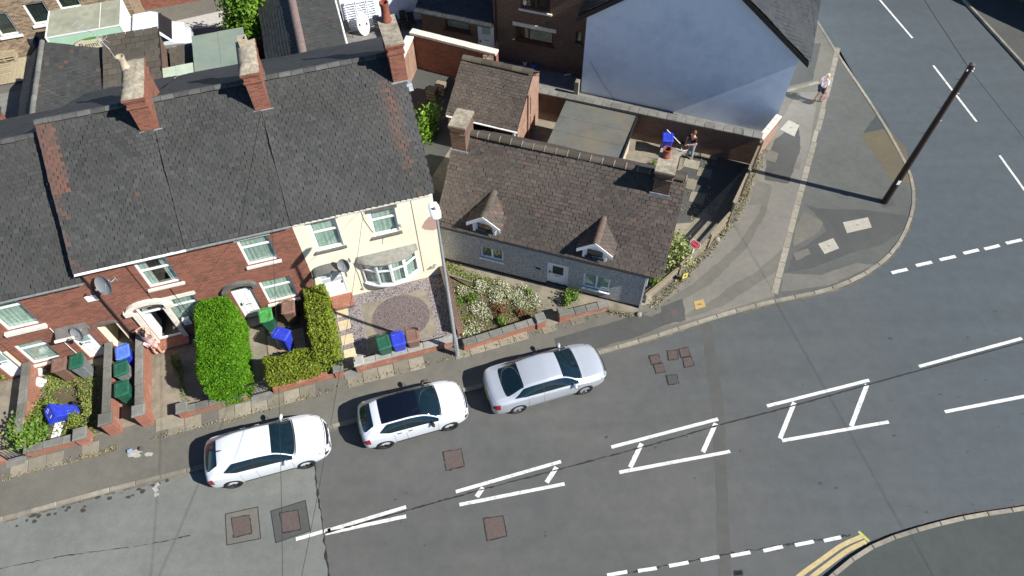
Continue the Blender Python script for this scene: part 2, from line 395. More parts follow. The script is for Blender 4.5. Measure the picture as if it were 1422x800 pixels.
BIN_GREEN_L = plain('bin_mid_green', (.07, .30, .07), .45, .5, vary=.32, scale=9.)
BIN_BROWN = plain('bin_brown', (.20, .115, .085), .5, .5, vary=.32, scale=9.)
BIN_GREY = plain('bin_grey', (.20, .215, .215), .5, .5, vary=.32, scale=9.)
CAR_W = plain('car_paint_white', (.68, .71, .74), .28, .5, vary=.02, coat=1.)
CAR_S = plain('car_paint_silver', (.52, .555, .60), .32, .6, .35, vary=.03, coat=1.)
CAR_G = plain('car_glass', (.006, .016, .022), .06, .6, vary=.3, coat=.6)
CAR_P = plain('car_glass_roof', (.004, .006, .012), .08, .5, vary=.2, coat=.6)
TYRE = plain('tyre_rubber', (.018, .018, .018), .85, .3)
RIM = plain('alloy_rim', (.62, .63, .64), .3, .5, .8)
RIM_D = plain('alloy_rim_dark', (.06, .06, .063), .35, .5, .7)
TRIM = plain('car_dark_trim', (.02, .02, .022), .5, .4)
LAMP = plain('lamp_lens', (.62, .66, .70), .12, .6)
TAIL = plain('tail_lamp_red', (.35, .01, .02), .2, .6)
DISH = plain('dish_grey', (.20, .21, .22), .55, .4)
HEDGE = leafmat('conifer_hedge_leaf', (.065, .20, .010), (.21, .46, .020), (.03, .08, .008))
PRIVET = leafmat('privet_leaf', (.09, .16, .012), (.33, .39, .035), (.14, .10, .04))
SHRUB = leafmat('shrub_leaf', (.06, .14, .018), (.20, .33, .05), (.25, .27, .05))
TREE = leafmat('tree_leaf', (.06, .15, .012), (.22, .38, .035))
VARIEG = leafmat('variegated_leaf', (.16, .22, .055), (.50, .52, .22), (.07, .12, .03))
FLOWER = leafmat('pale_flower', (.34, .34, .20), (.62, .61, .45), (.10, .17, .035), .15)
WEED = leafmat('weed_leaf', (.09, .18, .025), (.29, .36, .075), (.28, .23, .09))
DRYG = leafmat('dry_grass', (.28, .22, .10), (.44, .36, .19), (.16, .19, .06))
REDPL = leafmat('heather_plant', (.16, .07, .04), (.30, .15, .08), (.10, .15, .03))
BARK = mottled('bark', (.10, .075, .05), (.06, .045, .03), None, 12, 60)
SKIN = plain('skin', (.56, .33, .235), .55, .4, vary=.05)
HAIR_D = plain('dark_hair', (.02, .013, .01), .6, .4)
HAIR_B = plain('brown_hair', (.13, .075, .045), .6, .4)
HAIR_W = plain('grey_hair', (.55, .45, .38), .6, .4)
CLOTH_P = plain('pink_cloth', (.72, .48, .47), .9, .2)
CLOTH_B = plain('black_cloth', (.028, .018, .02), .9, .2)
CLOTH_J = plain('denim', (.26, .32, .40), .9, .2)
CLOTH_W = plain('white_cloth', (.72, .66, .70), .9, .2)
CLOTH_N = plain('navy_cloth', (.03, .035, .06), .9, .2)
SIGN_R = plain('sign_red', (.30, .022, .028), .5, .4)
YEL = plain('yellow_plastic', (.70, .60, .10), .5, .4)
# ================================================================== GROUND, ROAD, PAVEMENTS
def poly(pts, z, mb=None):
    mb = mb or MB(); n = len(pts)
    A_ = sum(pts[i][0] * pts[(i + 1) % n][1] - pts[(i + 1) % n][0] * pts[i][1] for i in range(n))
    if A_ < 0: pts = pts[::-1]
    return mb.add([(p[0], p[1], z) for p in pts], [tuple(range(n))])
def gp(px, z=0.): return [G(u, v, z) for u, v in px]
struct('ground', poly([(-300, -300), (300, -300), (300, 300), (-300, 300)], -.03), EARTH)
road = struct('road', poly([(-60, -40), (80, -40), (80, 80), (-60, 80)], 0.), ROAD)
b_ = [G(*p) for p in ((446, 560), (437, 650), (447, 712), (457, 800))]
b_ += [b_[-1] + (b_[-1] - b_[-2]) * 6]
old = struct('old_road_surface', poly([(p.x, p.y) for p in b_] + [(-50, -20), (-50, 0), tuple(T.wor(-40, -4.6)[:2])], .004), ROAD_OLD)

def smooth(pts, n=6):
    P_ = [Vector((p[0], p[1])) for p in pts]; out = []
    for i in range(len(P_) - 1):
        a, b, c, d = P_[max(i - 1, 0)], P_[i], P_[i + 1], P_[min(i + 2, len(P_) - 1)]
        for k in range(n):
            t = k / n
            out.append(.5 * ((2 * b) + (c - a) * t + (2 * a - 5 * b + 4 * c - d) * t * t + (3 * b - a - 3 * c + d) * t ** 3))
    return out + [P_[-1]]
def along(path, step):
    """resample a polyline to equal steps"""
    out = [path[0]]; need = step
    for a, b in zip(path, path[1:]):
        L = (b - a).length; pos = 0
        while L - pos >= need:
            pos += need; out.append(a + (b - a) * (pos / L)); need = step
        need -= (L - pos)
    return out
def offset(path, d):
    out = []
    for i, p in enumerate(path):
        t = (path[min(i + 1, len(path) - 1)] - path[max(i - 1, 0)]).normalized(); out.append(p + Vector((-t.y, t.x)) * d)
    return out
def kerb(path, parent, width=.15, z0=-.05, z1=.125, step=.9, side=1, name='kerbstone', mat=KERB):
    pts = along(path, step); inn = offset(pts, side * width)
    for i in range(len(pts) - 1):
        a, b, c, d = pts[i], pts[i + 1], inn[i + 1], inn[i]
        cen = (a + b + c + d) / 4; mb = MB(); g = .988; dz = random.uniform(-.006, .006)
        q = [cen + (p - cen) * g for p in (a, b, c, d)]; tq = [cen + (p - cen) * (g - .05) for p in (a, b, c, d)]
        if side < 0: q, tq = q[::-1], tq[::-1]
        v = [(p.x - cen.x, p.y - cen.y, z0) for p in q] + [(p.x - cen.x, p.y - cen.y, z1 - .02 + dz) for p in q] + [(p.x - cen.x, p.y - cen.y, z1 + dz) for p in tq]
        fs = [(8, 9, 10, 11)] + [(l + k, l + (k + 1) % 4, l + 4 + (k + 1) % 4, l + 4 + k) for l in (0, 4) for k in range(4)]
        mb.add(v, fs); obj(name, mb, mat, parent, loc=(cen.x, cen.y, 0))

kpx = [(0, 724), (150, 683), (280, 650), (460, 595), (640, 545), (830, 492), (900, 472), (1000, 440), (1075, 420), (1150, 404), (1210, 377), (1250, 340), (1270, 290), (1267, 245), (1245, 200), (1215, 150), (1165, 75), (1140, 35)]
kp = [Vector(G(u, v, .1)[:2]) for u, v in kpx]
kpath = smooth(kp, 6); kpath = [kp[0] + (kp[0] - kp[1]) * 5] + kpath + [kp[-1] + (kp[-1] - kp[-2]) * 4]
pave = struct('pavement', MB().prism([(p.x, p.y) for p in offset(kpath, .12)] + [(10, 75), (-55, 75)], -.02, .1, bottom=False), PAVE)
vis = along(kpath, .3); vis = [p for p in vis if -21 < p.x and p.y < 39]
kerb(vis, pave)
edge = smooth([G(1164, 66, .1)[:2], G(1141, 160, .1)[:2], G(1119, 240, .1)[:2], G(1073, 416, .1)[:2]], 5)
edge = [Vector(p) for p in edge]
kerb(offset(edge, -.14), pave, .28, 0., .107, .92, 1, 'edging_stone')
kerb([Vector(G(1136, 112, .1)[:2]), Vector(G(1083, 127, .1)[:2])], pave, .22, 0., .107, .7, 1, 'edging_stone')

# far pavement (top right) and near pavement (bottom right)
fp = [Vector(G(u, v, .1)[:2]) for u, v in ((1322, -20), (1340, 2), (1380, 46), (1422, 92), (1450, 125), (1490, 180))]
fpath = smooth(fp, 4); fpath = [fp[0] + (fp[0] - fp[1]) * 8] + fpath + [fp[-1] + (fp[-1] - fp[-2]) * 2]
far = struct('far_pavement', MB().prism([(p.x, p.y) for p in offset(fpath, .12)] + [(75, fpath[-1].y), (75, 75), (fpath[0].x, 75)], -.02, .1, bottom=False), PAVE_D)
kerb([p for p in along(fpath, .3) if p.x < 36 and p.y < 44], far, side=1)
npx = [(1500, 690), (1422, 703), (1350, 714), (1290, 728), (1230, 747), (1190, 768), (1150, 800), (1120, 830)]
npnt = [Vector(G(u, v, .1)[:2]) for u, v in npx]
npath = smooth(npnt, 4); npath = [npnt[0] + (npnt[0] - npnt[1]) * 10] + npath + [npnt[-1] + (npnt[-1] - npnt[-2]) * 10]
near = struct('near_pavement', MB().prism([(p.x, p.y) for p in offset(npath, .12)] + [(npath[-1].x - 1, -60), (npath[0].x + 1, -60)], -.02, .1, bottom=False), PAVE_G)
kerb([p for p in along(npath, .3) if p.x < 22 and p.y > 2], near, side=1)

tri = [p for p in offset(kpath, .14)]
ep = [G(*q, .1) for q in ((1166, 70), (1143, 160), (1121, 242), (1075, 416))]
tri = [p for p in along(tri, .5) if p.x > ep[3].x + .1 and ep[3].y < p.y < ep[0].y - .2 and p.x > 10]
obj('corner_tarmac', poly([(p.x, p.y) for p in tri] + [(p.x, p.y) for p in ep], .1022), PAVE_C, pave)
# tarmac patches let into the pavement and road
def ragged(pts, step=.22, j=.016):
    out = []
    for i, a in enumerate(pts):
        b = pts[(i + 1) % len(pts)]; a2, b2 = Vector(a[:2]), Vector(b[:2]); n = max(1, int((b2 - a2).length / step)); d_ = (b2 - a2).normalized(); q_ = Vector((-d_.y, d_.x))
        for k in range(n): out.append(a2 + (b2 - a2) * (k / n) + q_ * random.gauss(0, j) * (k > 0))
    return out
def patch(name, px, mat, z, parent, dz=.0):
    o = obj(name, poly([(p.x, p.y) for p in ragged(gp(px, z))], z + dz), mat, parent); return o
pz = .1
patch('side_path', [(893, 446), (945, 394), (990, 348), (1030, 293), (1060, 215), (1086, 165), (1108, 128), (1136, 128), (1118, 240), (1076, 410), (1000, 434), (905, 458)], PAVE_LL, pz, pave, .0012)
for px, mt, h in (
    ([(1194, 186), (1234, 179), (1259, 207), (1266, 254), (1241, 254)], PAVE_B, .004),
    ([(1206, 174), (1222, 154), (1236, 177), (1199, 185)], PAVE_G, .004),
    ([(1067, 258), (1072, 262), (1062, 300), (1035, 346), (985, 396), (905, 440), (893, 437), (960, 396), (1022, 343), (1053, 298)], PAVE, .004),
    ([(1092, 340), (1086, 372), (1060, 388), (1035, 405), (1005, 425), (960, 440), (935, 444), (985, 420), (1018, 395), (1050, 378)], PAVE, .004),
    ([(1116, 283), (1135, 290), (1199, 291), (1262, 300), (1258, 318), (1225, 340), (1180, 352), (1130, 372), (1094, 378), (1102, 352), (1148, 322), (1140, 305)], PAVE_D, .004),
    ([(1103, 320), (1116, 293), (1143, 309), (1138, 322), (1101, 343)], PAVE, .007),
    ([(1101, 352), (1122, 345), (1126, 353), (1106, 362)], PAVE, .008),
    ([(1075, 195), (1064, 225), (1062, 250), (1095, 255), (1112, 205), (1108, 170)], PAVE_D, .0045),
    ([(1066, 208), (1081, 213), (1077, 226), (1062, 221)], PAVE_L, .008),
    ([(1050, 250), (1072, 257), (1064, 282), (1040, 285)], PAVE_L, .0035),
    ([(1095, 60), (1140, 60), (1128, 112), (1085, 122)], PAVE_D, .004),
    ([(1100, 222), (1112, 226), (1110, 236), (1097, 232)], PAVE_L, .004),
    ([(918, 425), (948, 415), (952, 445), (920, 452)], PAVE_D, .0065),
    ([(770, 470), (930, 425), (950, 440), (890, 466), (775, 500)], PAVE_D, .003),
    ([(380, 585), (520, 545), (522, 562), (460, 590), (382, 608)], PAVE_L, .004),
    ([(1085, 405), (1088, 380), (1140, 382), (1190, 365), (1215, 368), (1150, 397)], PAVE_L, .0045)):
    patch('tarmac_patch', px, mt, pz, pave, h)
for px, mt, h in (
    ([(1170, 309), (1205, 302), (1210.5, 316), (1176, 324)], SLAB_L, .01), ([(1135.6, 339), (1157, 331), (1165, 345), (1145, 353)], SLAB_L, .01),
    ([(1083, 180), (1095, 167), (1110, 174), (1103, 190)], SLAB_L, .01)):
    pp = gp(px, .1); c = sum(pp, Vector()) / 4
    mb = MB().prism([((p.x - c.x) * 1., (p.y - c.y) * 1.) for p in pp], .09, .114)
    mb.cbox((0, 0, .116), (.09, .03, .006), 1)
    nm = ('large pale concrete access cover nearest the pole base', 'smaller pale concrete access cover nearer the street', 'pale paving cover by the pebble path behind the fence')
    tag(obj('access_cover', mb, [mt, BLACK], loc=(c.x, c.y, 0)), nm[[1170, 1135.6, 1083].index(px[0][0])], 'cover', 'covers in the corner pavement')
ocx = gp([(963, 419), (977, 416), (980, 426), (966, 430)], .1); c = sum(ocx, Vector()) / 4
tag(obj('hydrant_cover', MB().prism([(p.x - c.x, p.y - c.y) for p in ocx], .09, .115).add([(-.1, -.02, .118), (.1, -.02, .118), (.1, .02, .118), (-.1, .02, .118)], [(0, 1, 2, 3)], 1), [mottled('orange_paint', (.46, .32, .12), (.34, .23, .09), None, 14, 60), IRON], loc=(c.x, c.y, 0)), 'small orange painted hydrant cover in the corner pavement', 'cover')
rcx = gp([(931, 431), (940, 430), (942, 438), (933, 440)], .1); c = sum(rcx, Vector()) / 4
tag(obj('stop_tap_cover', MB().prism([(p.x - c.x, p.y - c.y) for p in rcx], .09, .113), IRON, loc=(c.x, c.y, 0)), 'small reddish iron cover left of the orange one', 'cover')
rcx = gp([(588, 527), (594, 526), (595, 531), (589, 532)], .1); c = sum(rcx, Vector()) / 4
tag(obj('stop_tap_cover', MB().prism([(p.x - c.x, p.y - c.y) for p in rcx], .09, .113), IRON, loc=(c.x, c.y, 0)), 'small iron cover in the pavement beside the middle car', 'cover')

# paving slabs along the foot of the garden walls
slab_var = []
for k in range(6):
    mb = MB(); mb.cbox((0, 0, .1), (.60, .56, .03), 0, rnd=k / 5, bev=.008); slab_var.append(mb.mesh('paving_slab', SLAB))
x = -19.0
while x < 8.2:
    sk = (-14.6 < x < -12.2) or (-5.9 < x < -5.0) or (-1.6 < x < -.6) or (4.9 < x < 5.6) or (5.7 < x < 6.8)
    if not sk and random.random() > .1:
        p = T.wor(x, -4.08 + .028 * max(x, 0) + random.uniform(-.02, .02))
        o = put('paving_slab', random.choice(slab_var), pave, (p.x, p.y, random.uniform(-.001, .006)), T.a + random.uniform(-.02, .02))
    x += .625

# painted markings
def stripe(a, b, w_, mat=LINE, z=.006, name='painted_line', parent=road, px=True):
    if px: a, b = G(*a), G(*b)
    a, b = Vector(a[:2]), Vector(b[:2]); t = (b - a).normalized(); n = Vector((-t.y, t.x)) * w_ / 2; k = 14; r1, r2 = [], []
    for i in range(k + 1):
        p = a + (b - a) * i / k; r1.append(p + n * random.uniform(.93, 1.04)); r2.append(p - n * random.uniform(.93, 1.04))
    mb = MB()
    for i in range(k): mb.add([(q.x, q.y, z) for q in (r2[i], r2[i + 1], r1[i + 1], r1[i])], [(0, 1, 2, 3)])
    return obj(name, mb, mat, parent)
W1 = .13
for a, b in (((411, 749), (459, 735)), ((455, 737), (564, 704)), ((452, 741), (564, 717)), ((633, 683), (779, 641)), ((638, 701), (784, 672)), ((849, 621), (997, 582)), ((860, 656), (1014, 627)),
             ((1065, 564), (1207, 528)), ((1086, 612), (1234, 586)), ((1276, 509), (1419, 470)), ((1312, 572), (1440, 547))):
    stripe(a, b, W1)
for a, b in (((662, 690), (671, 677)), ((759, 670), (773, 649)), ((875, 649), (891, 616)), ((976, 628), (994, 588)), ((1083, 609), (1103, 559)), ((1182, 592), (1204, 534))):
    stripe(a, b, .17, z=.0075)
for a, b in (((1220, -2), (1267, 53)), ((1296, 91), (1356, 169)), ((1388, 216), (1424, 266))): stripe(a, b, .12)
for a, b in (((1238, 379), (1260, 374)), ((1272, 369), (1294, 364)), ((1305, 361), (1327, 356)), ((1338, 352), (1359, 347)), ((1367, 346), (1388, 341)), ((1397, 338), (1419, 333)), ((1430, 330), (1450, 326))): stripe(a, b, .16)
for a, b in (((843, 799), (871, 794)), ((886, 793), (912, 789)), ((929, 786), (956, 781)), ((973, 778), (999, 773)), ((1015, 772), (1042, 767)), ((1060, 765), (1087, 759)), ((1104, 757), (1130, 752)), ((1144, 751), (1168, 746))): stripe(a, b, .12)
def curve_stripe(pxs, w_, mat, z, name='painted_line'):
    path = smooth([G(*p)[:2] for p in pxs], 6); l, r = offset(path, w_ / 2), offset(path, -w_ / 2); mb = MB()
    for i in range(len(path) - 1): mb.add([(q.x, q.y, z) for q in (r[i], r[i + 1], l[i + 1], l[i])], [(0, 1, 2, 3)])
    return obj(name, mb, mat, road)
curve_stripe([(1200, 744), (1170, 757), (1140, 778), (1110, 800), (1080, 830)], .15, LINE_Y, .0062)
curve_stripe([(1203, 752), (1178, 764), (1150, 784), (1122, 806), (1090, 838)], .15, LINE_Y, .0062)
stripe((1192, 738), (1207, 752), .10, LINE_YG, .0082)
# tar joints
def seam(pxs, w_, z=.0095, j=.012, name='tar_joint', mat=SEAM):
    path = smooth([G(*p)[:2] for p in pxs], 8); pts = along(path, .12); mb = MB()
    l = [p + Vector((random.gauss(0, j), random.gauss(0, j))) for p in offset(pts, w_ / 2)]; r = [p + Vector((random.gauss(0, j), random.gauss(0, j))) for p in offset(pts, -w_ / 2)]
    for i in range(len(pts) - 1): mb.add([(q.x, q.y, z) for q in (r[i], r[i + 1], l[i + 1], l[i])], [(0, 1, 2, 3)])
    return obj(name, mb, mat, road)
seam([(452, 741), (520, 722), (640, 688), (780, 651), (900, 619), (1000, 590)], .045)
seam([(1000, 590), (1100, 564), (1210, 533), (1330, 500), (1440, 470)], .055, j=.006)
seam([(437, 640), (440, 680), (446, 715), (452, 760), (457, 805)], .05, j=.02)
seam([(843, 801), (930, 784), (1020, 768), (1110, 754), (1185, 742)], .05, .0045, .02)
seam([(0, 790), (90, 772), (200, 757), (270, 742)], .02, .0085, .01)

# square iron covers let into the road
def cover(px, label, pit=None, pm=PAVE_D, size=None, frame_=.05, mat=IRON):
    q = [G(*p) for p in px]; c = sum(q, Vector()) / 4
    L = [(p - c) for p in q]
    t = thing('manhole_cover', label, 'manhole', (c.x, c.y, 0), 0, 'iron covers in the road')
    if pit:
        obj('surround', poly([(p.x - c.x, p.y - c.y) for p in gp(pit)], .0065), pm, t)
        pp = [Vector((p.x - c.x, p.y - c.y)) for p in gp(pit)]; mb = MB()
        for i in range(4):
            a, b = pp[i], pp[(i + 1) % 4]; d = (b - a).normalized(); n = Vector((-d.y, d.x)) * .015
            mb.add([(v.x, v.y, .0085) for v in (a - n, b - n, b + n, a + n)], [(0, 1, 2, 3)])
        obj('sealed_joint', mb, SEAM, t)
    mb = MB(); s = 1 + frame_ * 2
    mb.prism([(p.x, p.y) for p in ragged([q_ * s for q_ in L], .08, .012)], -.01, .0105); obj('frame', mb, SEAM, t)
    mb = MB(); mb.prism([(p.x, p.y) for p in L], -.01, .0155)
    a, b, d = L[0], L[1], L[3]
    for i in range(6):
        for j in range(6):
            p = a + (b - a) * ((i + .5) / 6) + (d - a) * ((j + .5) / 6)
            mb.cbox((p.x, p.y, .0175), (.055, .035, .008), rz=(.8 if (i + j) % 2 else -.8))
    obj('lid', mb, mat, t)
cover([(322, 720), (346, 716), (349, 740), (325, 746)], 'rusty cover in a broken tarmac square, leftmost in the road', [(313, 714), (358, 704), (362, 748), (315, 757)], PAVE)
cover([(389, 713), (413, 709), (417, 735), (393, 739)], 'rusty cover in a neat dark patch at the end of the white line', [(376, 710), (424, 695), (431, 737), (383, 754)], PAVE_D)
cover([(616, 628), (640, 624), (644, 647), (620, 653)], 'square cover in the road below the middle parked car')
cover([(672, 721), (698, 717), (703, 744), (677, 750)], 'square patterned cover below the white hatched markings')
for px, lb in (([(902, 495), (914, 493), (917, 503), (905, 506)], 'small cover nearest the silver car, upper one of its pair'), ([(908, 507), (920, 505), (923, 516), (911, 518)], 'small cover touching the lower corner of the leftmost one'),
               ([(927, 488), (940, 487), (941, 498), (929, 500)], 'small reddish cover in the middle of the cluster by the kerb'), ([(943, 485), (955, 483), (958, 494), (946, 496)], 'small brown cover farthest right at the top of the cluster'),
               ([(948, 498), (959, 496), (963, 507), (951, 510)], 'small cover just below the top right one of the cluster'), ([(926, 522), (939, 521), (942, 532), (929, 534)], 'lowest small cover of the cluster, set apart')):
    cover(px, lb, frame_=.1, mat=IRON if 'lowest' not in lb else PAVE_D)
cover([(1020, 793), (1030, 792), (1031, 799), (1021, 800)], 'tiny cover at the bottom edge by the dashed line', frame_=.1, mat=PAVE_D)
# spilt paint marks on the pavement
mb = MB()
for k in range(6):
    c = T.onZ(195 + random.uniform(-13, 13), 631 + random.uniform(-5, 5), .1); w_ = T.wor(c.x, c.y)
    a0 = random.uniform(0, 6); n = 9
    mb.add([(w_.x + math.cos(2 * math.pi * i / n) * random.uniform(.12, .2), w_.y + math.sin(2 * math.pi * i / n) * random.uniform(.06, .12), .1055 + .0006 * k) for i in range(n)], [tuple(range(n))])
obj('paint_splash', mb, mottled('spilt_paint', (.42, .41, .37), (.30, .29, .26), None, 9, 60), pave)
mb = MB()
for k in range(5):
    w_ = G(218 + random.uniform(-4, 4), 679 + random.uniform(-9, 9), 0); n = 8
    mb.add([(w_.x + math.cos(2 * math.pi * i / n) * random.uniform(.04, .12), w_.y + math.sin(2 * math.pi * i / n) * random.uniform(.05, .14), .0065 + .0006 * k) for i in range(n)], [tuple(range(n))])
obj('paint_splash', mb, MATS['spilt_paint'], road)
OIL = plain('oil_stain', (.05, .048, .04), .6, .4)
mb = MB()
for k in range(34):
    u = random.uniform(20, 250) ; v = 735 - u * .27 + abs(random.gauss(0, 7)) - 8
    w_ = G(u, v, 0); n = 8; s = random.uniform(.02, .09)
    mb.add([(w_.x + math.cos(2 * math.pi * i / n) * random.uniform(.6, 1.2) * s * 1.4, w_.y + math.sin(2 * math.pi * i / n) * random.uniform(.6, 1.2) * s, .0052 + .00008 * k) for i in range(n)], [tuple(range(n))])
obj('oil_drip', mb, OIL, old)

# wear in the road: a reinstated trench, patched squares, drips and kerb grit
patch('trench_patch', [(972, 440), (986, 436), (1004, 560), (1012, 700), (1016, 830), (998, 832), (995, 700), (988, 560)], ROAD_SIDE, 0., road, .0022)
mb = MB()
for k in range(90):
    u = random.uniform(460, 1420); v = random.uniform(430, 800)
    if v < 760 - (u - 300) * .31: continue
    w_ = G(u, v, 0); n = 7; s = abs(random.gauss(.02, .018)) + .008
    mb.add([(w_.x + math.cos(2 * math.pi * i / n) * random.uniform(.5, 1.3) * s * 1.5, w_.y + math.sin(2 * math.pi * i / n) * random.uniform(.5, 1.3) * s, .0031 + .000004 * k) for i in range(n)], [tuple(range(n))])
obj('oil_drip', mb, OIL, road)
GRIT = mottled('kerb_grit', (.14, .12, .09), (.07, .062, .05), (.2, .18, .14), 12, 80, .95, .5)
def grit(path, n, name='kerb_grit', parent=road, side=-1, wid=.16):
    mb = MB(); pts = along(path, .08); of = [offset(pts, side * .02), offset(pts, side * wid)]
    for k in range(n):
        i = random.randrange(len(pts)); f = random.random() ** 2; p = of[0][i].lerp(of[1][i], f); s = random.uniform(.02, .10) * (1.1 - f); m_ = 7; a0 = random.uniform(0, 6)
        t_ = (pts[min(i + 1, len(pts) - 1)] - pts[max(i - 1, 0)]).normalized()
        v = []
        for j in range(m_):
            a = 2 * math.pi * j / m_; rr = random.uniform(.5, 1.2) * s; q = p + t_ * math.cos(a) * rr * 2.4 + Vector((-t_.y, t_.x)) * math.sin(a) * rr * .6; v.append((q.x, q.y, .0058 + .000005 * k))
        mb.add(v, [tuple(range(m_))])
    obj(name, mb, GRIT, parent, kind='stuff')
grit([p for p in along(kpath, .3) if -20 < p.x and p.y < 30], 420)
grit([p for p in along(npath, .3) if p.x < 22 and p.y > 2], 160)
# ================================================================== BUILDING KIT
def und(s, t, amp=.02):
    return amp * (math.sin(s * 1.1 + t * .6) + .6 * math.sin(s * 2.3 - t * 1.7 + 1) + .4 * math.sin(t * 2.9 + s * .4))
def tile_geo(mb, C_, es, et, nn, w_, h, th, rnd, red, lift=.010):
    """one slate: a thin wedge whose tail lies on the course below"""
    a = w_ / 2
    def P_(s, t, n): return C_ + es * s + et * t + nn * n
    v = [P_(-a, 0, lift), P_(a, 0, lift), P_(a, h, -.002), P_(-a, h, -.002), P_(-a, 0, lift + th), P_(a, 0, lift + th), P_(a, h, th - .002), P_(-a, h, th - .002)]
    mb.add(v, [(4, 5, 6, 7), (1, 2, 6, 5), (3, 0, 4, 7)], 0, rnd, red); mb.add(v[:2] + v[4:6], [(0, 1, 3, 2)], 1, rnd)  # tail edge painted near-black as the shadow line of each course
def roof_plane(parent, loc, P0, es, et, Ls, Lt, tw, expo, mat, name, n_ind=0, red=None, under=UNDER, th=.015, lift=.012, shape=None, amp=.02, roofname='roof', thick=.12, jit=1., light=None):
    """a roof slope: a deck (part) carrying its slates (sub-parts); shape(s,t)->bool trims it; returns the deck"""
    P0, es, et = Vector(P0), Vector(es).normalized(), Vector(et).normalized(); nn = es.cross(et).normalized()
    mb = MB()
    if shape is None:
        dd_ = nn * (.012 + 2.1 * amp); mb.slab([P0 - dd_, P0 + es * Ls - dd_, P0 + es * Ls + et * Lt - dd_, P0 + et * Lt - dd_], thick)
    else:
        mb.slab([P0 + es * s + et * t - nn * .02 for s, t in shape], thick)
    deck = obj(roofname, mb, under, parent, loc=loc)
    def inside(s, t):
        if shape is None: return True
        c = False; n = len(shape); j = n - 1
        for i in range(n):
            (xi, yi), (xj, yj) = shape[i], shape[j]
            if (yi > t) != (yj > t) and s < (xj - xi) * (t - yi) / (yj - yi) + xi: c = not c
            j = i
        return c
    cells = []
    nc = int(round(Lt / expo)); expo = Lt / nc
    for c in range(nc):
        off = (tw / 2 if c % 2 else 0) + random.uniform(-.01, .01)
        s = -off
        while s < Ls - .02:
            a, b = max(s, 0) + .007, min(s + tw, Ls) - .007
            if b - a > .05 and inside((a + b) / 2, c * expo + expo * .5): cells.append(((a + b) / 2, c * expo - (.03 if c == 0 else 0), b - a))
            s += tw
    cells.sort(key=lambda q: q[1])
    rest = MB(); variants = {}; used = 0
    for s, t, wd in cells:
        r = min(1, max(0, random.gauss(.45, .16))); rd = 0.
        if random.random() < .0009: rd = random.uniform(.4, .9)
        if red: rd = max(rd, red(s, t))
        if light: r = min(1.4, r + light(s, t))
        r = r + .18 * math.sin(s * .9 + 1.3 * math.sin(t * .8)) * math.sin(t * 1.1 + s * .35)
        C_ = P0 + es * (s + random.gauss(0, .004 * jit)) + et * (t + random.gauss(0, .007 * jit)) + nn * (und(s, t, amp) + random.uniform(0, .005) * jit)
        if used < n_ind and abs(wd - (tw - .014)) < .003:
            r = max(0, r); key = (int(r * 9), int(rd * 3))
            if key not in variants:
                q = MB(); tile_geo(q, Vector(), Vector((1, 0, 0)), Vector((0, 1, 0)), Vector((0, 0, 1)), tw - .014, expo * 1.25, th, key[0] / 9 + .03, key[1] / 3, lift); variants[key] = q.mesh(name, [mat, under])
            o = put(name, variants[key], deck)
            ang = random.gauss(0, .008 * jit); M = Matrix.Identity(4); e1 = es * math.cos(ang) + et * math.sin(ang); e2 = nn.cross(e1)
            for i in range(3): M[i][0], M[i][1], M[i][2], M[i][3] = e1[i], e2[i], nn[i], C_[i]
            o.matrix_local = M; used += 1
        else:
            ang = random.gauss(0, .008 * jit); e1 = es * math.cos(ang) + et * math.sin(ang); e2 = nn.cross(e1)
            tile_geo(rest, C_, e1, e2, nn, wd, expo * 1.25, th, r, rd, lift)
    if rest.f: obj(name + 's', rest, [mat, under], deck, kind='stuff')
    return deck
def ridge_tiles(deck, a, b, L=.45, r=.15, mat=COPE, name='ridge_tile', drop=.09, seg=6, angle=1.15, collar=None):
    a, b = Vector(a), Vector(b); d = (b - a); n = max(1, int(round(d.length / L))); d = d / n; e = d.normalized()
    sde = e.cross(Vector((0, 0, 1))).normalized(); up = sde.cross(e)
    vs_ = []
    for k in range(4):
        mb = MB(); out = []
        for y in (.006, 1):
            for rr in (r, r - .03):
                for i in range(seg + 1):
                    t_ = -angle + 2 * angle * i / seg
                    out.append(Vector((y * (d.length) - (.012 if y == 1 else 0), math.sin(t_) * rr * (1.03 if y == 1 else 1), math.cos(t_) * rr * (1.06 if y == 1 else 1) - drop)))
        m_ = seg + 1; fs = []
        for i in range(seg):
            fs += [(i, 2 * m_ + i, 2 * m_ + i + 1, i + 1), (m_ + i + 1, 3 * m_ + i + 1, 3 * m_ + i, m_ + i), (i, i + 1, m_ + i + 1, m_ + i), (2 * m_ + i + 1, 2 * m_ + i, 3 * m_ + i, 3 * m_ + i + 1)]
        fs += [(0, m_, 3 * m_, 2 * m_), (m_ - 1, 3 * m_ - 1, 4 * m_ - 1, 2 * m_ - 1)]
        mb.add(out, fs, 0, k / 3)
        if collar:
            for i in range(seg):
                q = [Vector((x_, math.sin(t_) * rr_, math.cos(t_) * rr_ - drop)) for t_ in (-angle + 2 * angle * i / seg, -angle + 2 * angle * (i + 1) / seg) for x_ in (d.length - .05, d.length) for rr_ in (r + .028,)]
                mb.add([q[0], q[1], q[3], q[2]] + [Vector((p_.x, p_.y * .85, p_.z - .03)) for p_ in (q[0], q[2])], [(0, 1, 2, 3), (0, 3, 5, 4)], 1, .5)
        vs_.append(mb.mesh(name, [mat, collar] if collar else mat))
    for i in range(n):
        o = put(name, random.choice(vs_), deck); p = a + d * i + up * random.uniform(-.008, .012)
        M = Matrix.Identity(4)
        for j in range(3): M[j][0], M[j][1], M[j][2], M[j][3] = e[j], sde[j], up[j], p[j]
        o.matrix_local = M
